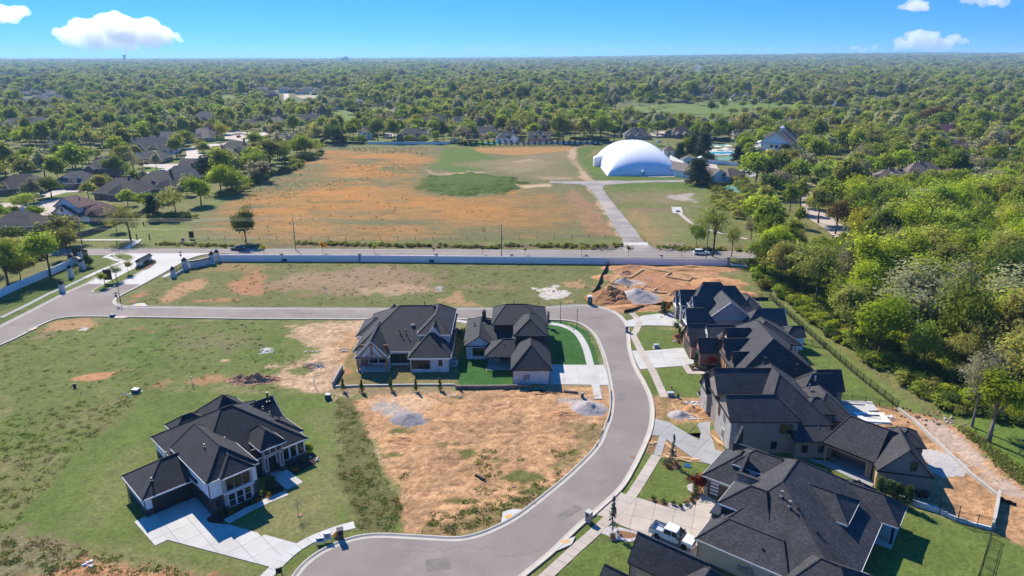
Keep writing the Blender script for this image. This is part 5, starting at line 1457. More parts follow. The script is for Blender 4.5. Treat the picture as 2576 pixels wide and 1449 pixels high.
h=House('house','white and brick house with red brown roof left of the big half bare tree',(gx,gy),-14,'shingle_red','dark_frame','white_paint')
MIDPOS.append((gx,gy+6))
h.block(-6.6,.0,4.2,10.5,5.6,9.4,'y',pos=-1.6,g='-',oh=.5,cap=False)
h.block(-7.0,-1.3,4.4,3.5,3.0,6.6,'y',pos=-2.2,g='-',b=3.5,oh=.5,cap=False,wall='brown_brick',gw='white_paint')
h.block(3.5,1.5,14.5,11,3.1,6.6,'x',oh=.5,cap=False,wall='brown_brick')
h.block(4.1,.2,8.5,4,3.0,5.0,'y',oh=.4,cap=False)
h.block(9.6,-1.2,13.8,3,3.0,5.2,'y',g='-',b=4,oh=.4,cap=False,wall='brown_brick')
h.window(-2.2,-1.33,-90,.9,1.4,4.0,'dark_frame');h.window(4.23,1.3,0,1.0,1.4,.8,'white_trim')
for y_ in(3.0,5.5,8.5):h.window(4.23,y_,0,1.0,1.2,3.8,'white_trim')
for x_ in(-5,-.2,2.2):h.window(x_,-1.33,-90,1.0,1.4,.8,'white_trim')
h.vent(.5,5,8.0,.7,.12);h.vent(9,7,6.0,.6,.1)
h.finish()
#----------------------------------------------------------------the white air dome
def make_dome():
 root=empty('air_dome',(69.2,396,0),0,'huge white air supported sports dome on the grass','dome')
 nx,ny=48,56
 W_,D_,Hh=18.9,31.5,14.6
 vs,fs=[],[]
 for j in range(ny+1):
  for i in range(nx+1):
   u,v=-math.cos(math.pi*i/nx),-math.cos(math.pi*j/ny)
   fu,fv=max(0,1-abs(u)**2.1),max(0,1-abs(v)**2.3)
   z=Hh*(min(fu,fv)**.62*.35+(fu*fv)**.5*.65)
   z*=1+.006*math.cos(u*40)
   vs.append((u*W_,v*D_,z))
 for j in range(ny):
  for i in range(nx):
   a=j*(nx+1)+i
   fs.append((a,a+1,a+nx+2,a+nx+1))
 me=bpy.data.meshes.new('shell');me.from_pydata(vs,[],fs);me.materials.append(M['dome'])
 me.polygons.foreach_set('use_smooth',[True]*len(fs));me.update()
 link('shell',me,root)
 b=MB();W2,D2=W_+.25,D_+.25
 for q in((-W2,-D2,W2,-D2+.4),(-W2,D2-.4,W2,D2),(-W2,-D2+.4,-W2+.4,D2-.4),(W2-.4,-D2+.4,W2,D2-.4)):b.box(q[0],q[1],0,q[2],q[3],.3)
 b.build('base_beam',M['white_trim'],root)
 b=MB();b.box(-1.2,-D_-1.2,0,.2,-D_+2,2.4);b.solid([(-1.25,-D_-1.25,2.4),(.25,-D_-1.25,2.4),(.25,-D_+2,2.4),(-1.25,-D_+2,2.4)],[(-.52,-D_-1.1,3.3),(-.48,-D_-1.1,3.3),(-.48,-D_+2,3.3),(-.52,-D_+2,3.3)])
 d=b.build('door_housing',M['dome'],root)
 MB().box(-.95,-D_-1.26,.05,-.05,-D_-1.21,2.1).build('door',M['util_grey'],d)
 b=MB();b.box(-W_-3.4,2,0,-W_+3,7.5,4.6);b.solid([(-W_-3.5,1.9,4.6),(-W_+4,1.9,4.6),(-W_+4,7.6,4.6),(-W_-3.5,7.6,4.6)],[(-W_-2.2,3.4,5.6),(-W_+5,3.4,6.6),(-W_+5,6,6.6),(-W_-2.2,6,5.6)])
 b.build('door_housing',M['dome'],root)
 b=MB();b.box(W_+.8,-13,.2,W_+3.4,-5,3.0);b.box(W_+3.6,-11,.1,W_+5,-8,2.0);b.build('blower',M['util_grey'],root)
make_dome()
#----------------------------------------------------------------club buildings
gx,gy=at('d',2345,372)
h=House('house','big white clubhouse with tan roof, dormers and a cupola',(gx,gy),-32,'shingle_tan','white_trim','white_paint')
MIDPOS.append((gx,gy+14))
h.block(-8.5,0,8.5,36,7.6,14.2,'y',g='-+',oh=.8,cap=False)
h.block(8.5,18,16,30,7.0,10.5,'x',g='+',oh=.6,cap=False,)
for i,y_ in enumerate((9,22)):
 for s in(0,3.4):
  h.block(-8.2,y_+s-1.1,-3.6,y_+s+1.1,10.4,11.6,'x',g='-',oh=.3,cap=False,z0=8.2);h.window(-8.24,y_+s,180,1.0,1.2,8.9,'white_trim',fr=.1)
b=MB();b.box(-1.2,16.8,12.5,1.2,19.2,15.6);b.solid([(-1.6,16.4,15.6),(1.6,16.4,15.6),(1.6,19.6,15.6),(-1.6,19.6,15.6)],[(-.05,17.95,17.4),(.05,17.95,17.4),(.05,18.05,17.4),(-.05,18.05,17.4)]);b.build('cupola',M['white_trim'],h.root)
for x_ in(-1.4,1.6):h.window(x_,-.02,-90,1.1,2.0,4.4,'white_trim');h.box('shutter','dark_frame',x_-1.1,-.1,4.3,x_-.65,-.02,6.5)
h.box('deck','white_trim',-14,6,3.4,-8.5,34,3.7);h.box('deck','white_trim',-13,6,6.6,-8.5,16,6.9)
for i in range(8):h.post(-13.8,6.3+i*3.9,4.7,'white_trim',.12)
b=MB();b.box(-14,6,4.5,-13.9,34,4.62);b.box(-14,6,4.1,-13.95,34,4.18);b.build('railing',M['white_trim'],h.root)
for i in range(6):h.window(-8.52,8+i*4.3,180,1.4,2.0,.8,'white_trim');h.window(-8.52,8+i*4.3,180,1.4,1.8,4.3,'white_trim')
h.finish()
gx,gy=at('d',1960,612)
h=House('garage_building','long white maintenance garage with tan roof and blue end wall',(gx,gy),38,'shingle_tan','white_trim','white_paint',cat='garage')
MIDPOS.append((gx-8,gy+14))
h.block(0,.0,13.5,9,3.4,6.2,'x',g='',oh=.5,cap=False,wall='blue_siding')
h.finish();
gx2,gy2=at('d',1930,560)
bpy.data.objects.remove(h.root.children[0])if False else None
h=House('garage_building',None,(0,0),0,'shingle_tan','white_trim','white_paint')
bpy.data.objects.remove(h.root);h.root=empty('long_wing',(-2.0,4.5,0),R(100-38+20));h.root.parent=[o for o in bpy.data.objects if o.name.startswith('garage_building')][0]
h.block(0,-5.5,36,5.5,3.6,6.6,'x',g='-+',oh=.6,cap=False)
for i in range(6):h.garage(4.5+i*5.4,5.53,90,3.8,2.9,'white_paint',frame='util_grey')
h.finish()
for k,x,y,w,roof,wall,ang,lb in(('d',1455,372,7.5,'shingle_tan','white_paint',-6,'small white pool house with tan pyramid roof right of the dome'),('d',1615,452,6,'shingle_grey','white_paint',4,'little white shed with grey gabled roof behind the dome corner'),
          ('d',1670,452,4,'shingle_grey','white_paint',0,'smallest white shed right beside the grey gabled shed'),('d',1725,452,5,'dome','white_paint',0,'white round topped shed at the end of the shed row')):
 gx,gy=at(k,x,y)
 h=House('shed',lb,(gx,gy),ang,roof,'white_trim',wall,cat='shed')
 h.block(-w/2,0,w/2,w*.9,3.0,3+w*.36,'y' if w<7 else 'x',g='-' if w<7 else '',oh=.4,cap=False)
 h.door(0,-.02,-90,1.2,2.1,'util_grey');h.finish()
def slab_thing(name,k,pts,m,label,cat=None,z=.09,kind='structure'):
 b=MB();b.prism(ats(k,*pts),-.05,z);o=b.build(name,m)
 tag(o,label,cat,kind=kind);return o
slab_thing('court','d',[(1800,280),(1985,278),(1995,300),(1800,300)],M['court_green'],'upper green tennis court beside the clubhouse')
slab_thing('court','d',[(1835,385),(2000,382),(1990,415),(1850,420)],M['court_green'],'lower green tennis court behind the dark cedars')
slab_thing('terrace','d',[(1790,320),(2040,315),(2060,365),(1790,372)],M['concrete'],'pale terrace round the club pool')
slab_thing('water','d',[(1795,345),(2000,340),(2005,362),(1795,366)],M['pool'],'club swimming pool',z=.12)
slab_thing('yard','d',[(1780,440),(1860,420),(1860,470),(1990,600),(1920,612),(1800,560)],M['concrete_pink'],'concrete yard before the maintenance garage')
slab_thing('yard','d',[(2050,500),(2200,480),(2220,545),(2150,560)],M['concrete_new'],'grey yard behind the maintenance garage')
slab_thing('path','d',[(1500,440),(1620,500),(1600,520),(1480,460)],M['concrete'],'pale service yard beside the dome')
slab_thing('putting_green','d',[(1930,645),(2000,632),(2070,640),(2080,680),(2000,700),(1940,680)],M['court_green'],'pale round putting green behind the power pole',z=.06)
slab_thing('water','b',[(1385,955),(1470,945),(1560,950),(1500,985),(1400,980)],M['pool'],'turquoise swimming pool behind the grey brown roofed house',z=.1)
slab_thing('terrace','b',[(1310,955),(1400,930),(1600,935),(1620,990),(1400,1000),(1330,985)],M['concrete'],'pale pool terrace behind the grey brown roofed house',z=.07)
slab_thing('water','g',[(1370,338),(1520,335),(1530,346),(1375,348)],M['pool'],'pale blue pool of the white house behind the fence',z=.1)
slab_thing('yard','b',[(370,905),(560,850),(830,855),(840,880),(640,885),(430,940)],M['concrete_pink'],'driveway of the slate roofed house at the cul de sac')
slab_thing('yard','b',[(1370,615),(1720,615),(1720,640),(1380,635)],M['concrete_pink'],'driveway of the house with the three door garage')
slab_thing('road','b',[(0,985),(130,985),(330,1010),(330,1030),(0,1030)],M['concrete_pink'],'pale street end at the left edge')
slab_thing('road','c',[(0,290),(130,290),(240,300),(230,330),(160,340),(140,375),(0,360)],M['concrete_pink'],'pale bend of street between the older houses')
slab_thing('road','c',[(1500,300),(1600,290),(1600,330),(1500,360)],M['concrete_pink'],'pale drive beside the brown brick house')
slab_thing('road','d',[(1280,170),(1440,165),(1440,210),(1320,220)],M['concrete_pink'],'pale court between the houses behind the dome')
slab_thing('road','k',[(860,270),(935,270),(940,340),(960,400),(890,400),(865,340)],M['concrete_pink'],'pale street of the far new estate',z=.15)
slab_thing('lot','k',[(1020,300),(1220,290),(1480,300),(1400,340),(1150,345)],mat('lot_straw',(.26,.22,.11),noise=.2,scale=.1),'straw coloured vacant lot in the far new estate',z=.12)
FAIR=mat('fairway',tuple(C_LUSH*.9+C_ROUGH*.35),.95,.1,noise=.25,scale=.06,detail=8)
FAIRWAYS=[('d',[(1130,5),(1700,20),(2200,20),(2200,70),(1900,60),(1500,80),(1300,40),(1130,30)]),
   ('v',[(480,560),(640,535),(900,522),(1260,520),(1500,535),(1520,560),(1300,575),(900,580),(600,585)]),
   ('q',[(2150,470),(2380,455),(2420,510),(2300,545),(2180,540)]),
   ('v',[(1330,395),(1480,405),(1420,432),(1180,420),(1100,400)]),
   ('h',[(2300,360),(2520,330),(2620,340),(2620,480),(2450,500),(2350,420)]),
   ('c',[(980,100),(1330,85),(1320,150),(1250,260),(1010,260)]),
   ('c',[(1130,85),(1500,70),(1600,110),(1330,140)]),
   ('h',[(560,80),(700,60),(840,90),(860,130),(600,130)])]
FAIR_LB=['green golf fairway beyond the dome','long golf fairway in the middle distance','far green with a lone tree at the left','dry open strip by the far white shed','green at the right edge','fairway left of centre with standing trees','upper strip of the fairway left of centre','small lawn near the far long shed']
FAIR_POLY=[]
for(k,pts),lb in zip(FAIRWAYS,FAIR_LB):
 poly=ats(k,*pts);FAIR_POLY.append(poly)
 o=sheet('fairway',smooth_line(poly,3,True),FAIR,.1,lb)
POND=smooth_line(ats('b',(440,420),(480,370),(600,345),(690,325),(850,318),(1100,312),(1330,310),(1580,330),(1600,345),(1400,360),(1250,400),(1190,430),(1000,410),(850,400),(700,380),(560,440),(500,480)),4,True)
sheet('water',POND,M['water'],.1,'pond between the trees on the left')
sheet('water',smooth_line(ats('d',(1190,70),(1290,20),(1300,60),(1250,95),(1200,90)),3,True),M['water'],.13,'small pond behind the dome trees')
#----------------------------------------------------------------the white boundary wall with stone piers
def wall_line(name,pts,label,cat,hgt=2.1,step=2.95,pier=None,panel_m='white_paint',post_m='white_trim',thick=.1,cap=True,group=None):
 root=empty(name,(0,0,0),0,label,cat,group)
 p=resample(pts,step)
 if math.dist(p[-1],pts[-1])>.5:p.append(pts[-1])
 pm=M[panel_m]
 for i in range(len(p)-1):
  a,b_=Vector((*p[i],0)),Vector((*p[i+1],0))
  d=(b_-a);L=d.length;ang=math.atan2(d.y,d.x)
  q=MB();q.box(-L/2+.08,-thick/2,.06,L/2-.08,thick/2,hgt-.12);q.box(-L/2+.08,-thick/2-.03,hgt-.117,L/2-.08,thick/2+.03,hgt)
  q.build('panel',pm,root,loc=((a+b_)/2)[:],rz=ang)
 for i,c in enumerate(p):
  q=MB();q.box(-.075,-.075,0,.075,.075,hgt+.06);q.box(-.1,-.1,hgt+.063,.1,.1,hgt+.12)
  q.build('post',M[post_m],root,loc=(c[0],c[1],0))
 if pier:
  for s in pier:
   q=MB();q.box(-.4,-.4,0,.4,.4,hgt+.25)
   o=q.build('pier',M['stone'],root,loc=(s[0],s[1],0))
   q=MB();q.box(-.47,-.47,hgt+.253,.47,.47,hgt+.36);q.build('cap',M['sign_black'],o)
 return root
wl_pts=ats('D',(548,656),(700,656.5),(900,657.5),(1100,660),(1288,662.5),(1500,665),(1660,667),(1833,670))
piers=[at('x',*q)for q in((365,148),(868,152),(1360,155),(1845,160),(2323,164))]+[at('y',1103,238),at('y',1965,272)]
wall_line('boundary_wall',wl_pts,'long white boundary wall with stone piers behind the vacant lots','wall',pier=piers)
wall_line('boundary_wall',ats('a',(-500,1140),(-250,1040),(0,932),(200,840),(400,755),(560,688),(710,620)),'white panel fence running to the left edge under the trees','wall')
def gate_pier(x,y,s,hgt,label):
 root=empty('gate_pier',(x,y,0),0,label,'pier')
 q=MB();q.box(-s,-s,0,s,s,hgt*.42);q.box(-s*.85,-s*.85,hgt*.423,s*.85,s*.85,hgt);q.build('shaft',M['white_brick'],root)
 q=MB();q.box(-s*1.1,-s*1.1,hgt+.003,s*1.1,s*1.1,hgt+.12)
 q.solid([(-s,-s,hgt+.12),(s,-s,hgt+.12),(s,s,hgt+.12),(-s,s,hgt+.12)],[(-.05,-.05,hgt+1.0),(.05,-.05,hgt+1.0),(.05,.05,hgt+1.0),(-.05,.05,hgt+1.0)])
 q.build('cap',M['sign_black'],root)
for k,x,y,s,hg,lb in(('a',600,880,.85,2.3,'squat white pier with black cap nearest the street on the left'),('a',683,738,.75,2.9,'slim white pier between the squat pier and the white fence'),('a',792,662,1.0,2.6,'white pier at the end of the left entrance wall'),
                           ('a',692,612,.7,2.4,'white pier where the left fence meets the entrance wall'),('a',776,560,.8,2.6,'white pier behind the left entrance wall'),('a',1672,738,.8,2.4,'lowest white pier of the right entrance wall'),
                           ('a',1787,668,.95,3.0,'big white pier at the near end of the curved right wall'),('a',2050,612,.9,3.2,'tall white pier at the far end of the curved right wall'),('a',2098,588,.85,3.1,'last tall white pier before the long white wall')):
 px,py=at(k,x,y);gate_pier(px,py,s*.72,hg*.95,lb)
def curved_wall(pts,label,hgt=2.0,coping=True):
 root=empty('entrance_wall',(0,0,0),0,label,'wall')
 p=smooth_line(pts,6)
 for b_,m,z0,z1,w,nm in((MB(),'white_brick',0,hgt,.2,'wall'),(MB(),'sign_black',hgt+.003,hgt+.35,.42,'coping')):
  l,r=offset_line(p,w),offset_line(p,-w)
  for i in range(len(p)-1):b_.prism([r[i],r[i+1],l[i+1],l[i]],z0,z1)
  b_.build(nm,M[m],root)
curved_wall(ats('a',(1810,655),(1880,648),(1960,632),(2040,612)),'curved white wall with black coping on the right of the entrance')
curved_wall(ats('a',(710,612),(745,612),(775,625),(800,650)),'short curved white wall with black coping on the left of the entrance')
def iron_fence(name,pts,label,hgt=1.5,step=2.3,low=0.0,wallh=0.0):
 root=empty(name,(0,0,0),0,label,'fence')
 p=resample(pts,step)
 if math.dist(p[-1],pts[-1])>.4:p.append(pts[-1])
 for i in range(len(p)-1):
  a,b_=Vector((*p[i],0)),Vector((*p[i+1],0));d=b_-a;L=d.length;ang=math.atan2(d.y,d.x)
  q=MB()
  for z in(low+.12,low+hgt-.25,low+hgt-.05):q.box(-L/2+.04,-.02,z,L/2-.04,.02,z+.04)
  n=int(L/.14)
  for j in range(1,n):
   x=-L/2+L*j/n;q.box(x-.012,-.012,low+.161,x+.012,.012,low+hgt-.251)
  q.build('panel',M['black_metal'],root,loc=((a+b_)/2)[:],rz=ang)
 for c in p:
  q=MB();q.box(-.04,-.04,0,.04,.04,low+hgt+.08);q.build('post',M['black_metal'],root,loc=(c[0],c[1],0))
 if wallh:
  q=MB();l,r=offset_line(pts,.14),offset_line(pts,-.14)
  for i in range(len(pts)-1):q.prism([r[i],r[i+1],l[i+1],l[i]],0,wallh)
  q.build('plinth',M['white_brick'],root)
 return root
iron_fence('iron_fence',ats('a',(1672,738),(1787,668)),'short iron fence on a white plinth beside the right entrance',1.2,2.3,.7,.65)
iron_fence('iron_fence',ats('a',(2050,612),(2098,588)),'tiny iron fence between the two tall right piers',1.4,2.3,.7,.65)
iron_fence('iron_fence',ats('a',(690,730),(760,690),(792,662)),'low iron fence between the left piers',1.3)
iron_fence('iron_fence',ats('D',(1935,753),(2010,823),(2080,885),(2160,955),(2256,1030)),'long black iron fence between the back lawns and the woods',1.6)
iron_fence('iron_fence',ats('D',(1870,755),(1935,753)),'black iron fence closing the farthest back lawn',1.5)
iron_fence('iron_fence',ats(3,(1690,680),(1800,690),(1932,720)),'black iron fence across the lawn behind the brick house',1.4)
iron_fence('iron_fence',ats(6,(450,190),(600,200),(740,225),(840,250)),'black iron fence above the new swimming pool',1.3)
iron_fence('iron_fence',ats(6,(900,905),(1000,935),(1080,955),(1175,978)),'upper stretch of iron fence on the stepped retaining wall',1.4,2.3,.9)
iron_fence('iron_fence',ats(6,(1175,1010),(1310,1045)),'middle stretch of iron fence on the stepped retaining wall',1.4,2.3,.7)
iron_fence('iron_fence',ats(6,(1305,1075),(1430,1095),(1565,1130)),'lower stretch of iron fence on the stepped retaining wall',1.4,2.3,.5)
iron_fence('iron_fence',ats(6,(1545,1175),(1500,1330),(1440,1520)),'iron fence running down the lawn at the lower right corner',1.5)
def retaining(name,pts,label,hgt,w=.3,m='concrete',zs=None,block=1.2):
 root=empty(name,(0,0,0),0,label,'retaining wall')
 p=resample(pts,block)
 if math.dist(p[-1],pts[-1])>.3:p.append(pts[-1])
 l,r=offset_line(p,w/2),offset_line(p,-w/2)
 for i in range(len(p)-1):
  b=MB();f=.008
  q=[(s[i][0]+(s[i+1][0]-s[i][0])*t,s[i][1]+(s[i+1][1]-s[i][1])*t)for s,t in((r,f),(r,1-f),(l,1-f),(l,f))]
  b.prism(q,-.1,hgt if not zs else zs[0]+(zs[1]-zs[0])*int(i/max(1,len(p)-2)*3.99)/3)
  b.build('block',M[m],root)
 return root
retaining('retaining_wall',ats(6,(880,258),(1000,350),(1200,540),(1400,730),(1600,890)),'long low concrete wall across the orange back yard',.55)
retaining('retaining_wall',ats(6,(1600,890),(1580,1010),(1555,1130)),'concrete wall end turning down the slope at the right',1.3,.35)
retaining('retaining_wall',ats(6,(880,905),(1000,950),(1170,1000),(1300,1060),(1555,1125)),'stepped white retaining wall below the iron fence',.6,.3,'white_brick',(.9,.5))
retaining('retaining_wall',ats(2,(50,676),(85,610),(115,560)),'dark concrete wall closing the left side of the brown yard',1.1,.3,'concrete_new')
retaining('retaining_wall',ats(2,(50,678),(300,672),(600,668),(880,668)),'pale low wall along the front of the brown yard',.35,.3,'concrete')
retaining('retaining_wall',ats(2,(885,690),(1000,692),(1150,690),(1280,688),(1400,686)),'low block wall below the green turf',.75,.35,'wood_grey')
#----------------------------------------------------------------trees
def quads_mesh(name,C,Nn,size,mats,rs,midx=None,aspect=1.25):
 """leaf faces at centres C with normals Nn"""
 n=len(C)
 ref=rs.normal(size=(n,3))
 T1=np.cross(Nn,ref);T1/=np.linalg.norm(T1,axis=1)[:,None]+1e-9
 T2=np.cross(Nn,T1)
 s=size[:,None]
 V=np.stack([C-T1*s*aspect,C-T2*s*.62+T1*s*.1,C+T1*s*aspect,C+T2*s*.62-T1*s*.1],1).reshape(-1,3)
 me=bpy.data.meshes.new(name)
 me.vertices.add(4*n);me.vertices.foreach_set('co',V.astype(np.float32).ravel())
 me.loops.add(4*n);me.loops.foreach_set('vertex_index',np.arange(4*n,dtype=np.int32))
 me.polygons.add(n);me.polygons.foreach_set('loop_start',np.arange(0,4*n,4,dtype=np.int32))
 for m in mats:me.materials.append(m)
 me.update();me.validate()
 return me
def tree_parts(kind,seed,leaf,dens=1.0):
 """centres and sizes of the leaves and a trunk builder for one tree of unit kind; real metres"""
 rs=np.random.RandomState(seed)
 K={
  'round':(10.0,9.5,.22,62,62,.15,.30,1.0),
  'fan':(10.0,8.0,.10,60,60,.13,.28,1.1),
  'oval':(13.0,8.4,.20,70,62,.15,.31,1.25),
  'tall':(15.5,8.0,.30,64,58,.15,.31,1.2),
  'loose':(16.5,13.0,.28,88,46,.105,.32,1.0),
  'spread':(9.0,12.5,.24,80,42,.10,.30,.9),
  'bare':(11.5,10.0,.22,90,20,.10,.20,1.0),
  'cedar':(8.0,6.0,.04,60,75,.17,.26,2.0),
  'small':(3.4,2.4,.35,22,40,.2,.13,1.1),
  'column':(3.0,1.1,.06,26,46,.22,.11,2.2),
  'spruce':(5.6,2.6,.08,60,16,.12,.16,2.5),
  'shrub':(1.0,1.2,.0,16,40,.22,.08,1.0),
  'bush':(3.2,4.2,.0,34,56,.17,.22,1.0),
 }[kind]
 hgt,wid,base,nc,nl,rc,ls,shape=K
 nl=max(6,int(nl*dens*(1.5 if leaf<=1 and kind not in('spruce','shrub','column')else 1)));ls=ls*leaf*(.8 if leaf<=1 else 1)
 zb=hgt*base;ch=hgt-zb
 d=rs.normal(size=(nc,3));d[:,2]=np.abs(d[:,2])*1.0-.55*(rs.rand(nc)<.42)*np.abs(d[:,2])*1.6
 d/=np.linalg.norm(d,axis=1)[:,None]
 r=rs.uniform(.45,1.0,nc)**.6
 lump=1+.22*np.sin(d[:,0]*3.1+seed)*np.cos(d[:,1]*2.7+seed*1.7)+.1*rs.normal(size=nc)
 cen=np.zeros((nc,3))
 if shape>=2.0:
  tt=rs.rand(nc)**.8
  an=rs.rand(nc)*6.283
  rad=wid/2*(1-tt)**.85*rs.uniform(.55,1.0,nc)
  cen[:,0],cen[:,1],cen[:,2]=rad*np.cos(an),rad*np.sin(an),zb+ch*(.04+.94*tt)
 else:
  cz=zb+ch*.46
  nb=max(5,nc//7)
  bo=d[:nb]*(rs.uniform(.42,.82,nb)*(1+.25*rs.normal(size=nb)*.6))[:,None]
  own=rs.randint(0,nb,nc);inn=rs.rand(nc)<.25
  pos=np.where(inn[:,None],d*r[:,None]*.6,bo[own]+rs.normal(size=(nc,3))*.19)
  cen[:,0]=pos[:,0]*wid/2;cen[:,1]=pos[:,1]*wid/2
  up=pos[:,2]*1.1
  cen[:,2]=cz+np.where(up>0,up*ch*.52,up*ch*.46)
  if shape>1.15:cen[:,:2]*=(1-.35*np.clip((cen[:,2]-cz)/(ch*.5),-.3,1))[:,None]
 rcs=wid*rc*rs.uniform(.7,1.35,nc)
 if kind=='spruce':
  rcs=np.full(nc,.16)
 L=rs.normal(size=(nc,nl,3))*(rcs[:,None,None]*np.array([.62,.62,.40]))
 C=(cen[:,None,:]+L).reshape(-1,3)
 if kind=='spruce':
  q=rs.rand(nc,nl)[...,None]
  C=(cen[:,None,:]*np.array([1,1,1])*np.concatenate([q,q,np.ones_like(q)],-1)+L*.6-np.concatenate([0*q,0*q,q*.25],-1)).reshape(-1,3)
 keep=C[:,2]>.1
 C=C[keep]
 ctr=np.array([0,0,zb+ch*.4])
 out=C-ctr;out/=np.linalg.norm(out,axis=1)[:,None]+1e-6
 Nn=out*.8+rs.normal(size=C.shape)*.42+np.array([0,0,.45]);Nn/=np.linalg.norm(Nn,axis=1)[:,None]
 size=ls*rs.uniform(.55,1.35,len(C))
 return C,Nn,size,cen,hgt,wid,zb,rs
def trunk_builder(kind,cen,hgt,wid,zb,rs,bark,limbs=14):
 b=MB()
 r0={'small':.05,'column':.05,'spruce':.07,'shrub':.02,'bush':.05}.get(kind,.018*hgt+.04)
 top=Vector((rs.normal()*.02*hgt,rs.normal()*.02*hgt,zb+(hgt-zb)*(.55 if kind not in('cedar','column','spruce')else .95)))
 mid=Vector((rs.normal()*.015*hgt,rs.normal()*.015*hgt,max(zb,.3)))
 b.tube((0,0,-.3),mid,r0*1.15,r0*.85,7);b.tube(mid,top,r0*.85,r0*.25,6)
 if limbs:
  idx=rs.permutation(len(cen))[:limbs]
  for i in idx:
   c=Vector(cen[i]);f=rs.uniform(.15,.8)
   st=mid.lerp(top,f);k=st.lerp(c,.5)+Vector((rs.normal()*.04*wid,rs.normal()*.04*wid,.04*hgt))
   rr=r0*(.5-.3*f)
   b.tube(st,k,rr,rr*.6,5);b.tube(k,c,rr*.6,rr*.18,4)
   if kind in('bare','spread','loose'):
    for q in range(5 if kind=='bare' else 2):
     e=c+Vector(rs.normal(size=3))*wid*.11;b.tube(k.lerp(c,rs.uniform(.2,.9)),e,rr*.28,rr*.08,3)
 return b
PROTO={}
def proto(kind,lm,seed,bark='bark',leaf=1.0,dens=1.0,limbs=14):
 key=(kind,lm,seed,bark,leaf,dens)
 if key not in PROTO:
  C,Nn,size,cen,hgt,wid,zb,rs=tree_parts(kind,seed,leaf,dens)
  cm=quads_mesh('crown',C,Nn,size,[LM[lm]],rs)
  tm=trunk_builder(kind,cen,hgt,wid,zb,rs,bark,limbs).mesh('trunk',M[bark],True)
  PROTO[key]=(tm,cm,hgt,wid)
 return PROTO[key]
TREES=[]
def tree(name,x,y,kind,lm,label,hgt=None,wid=None,seed=0,bark='bark',group=None,cat='tree',leaf=1.0,dens=1.0,limbs=14,z=0.0):
 tm,cm,h0,w0=proto(kind,lm,seed%3,bark,leaf,dens,limbs)
 rnd=random.Random(hash((round(x,2),round(y,2)))& 0xffff)
 o=empty(name,(x,y,z),rnd.uniform(0,6.28),label,cat,group)
 sz=(hgt or h0)/h0;sx=(wid/w0)if wid else sz
 o.scale=(sx,sx,sz)
 if tm:link('trunk',tm,o)
 link('crown',cm,o)
 TREES.append((x,y))
 return o
random.seed(11)
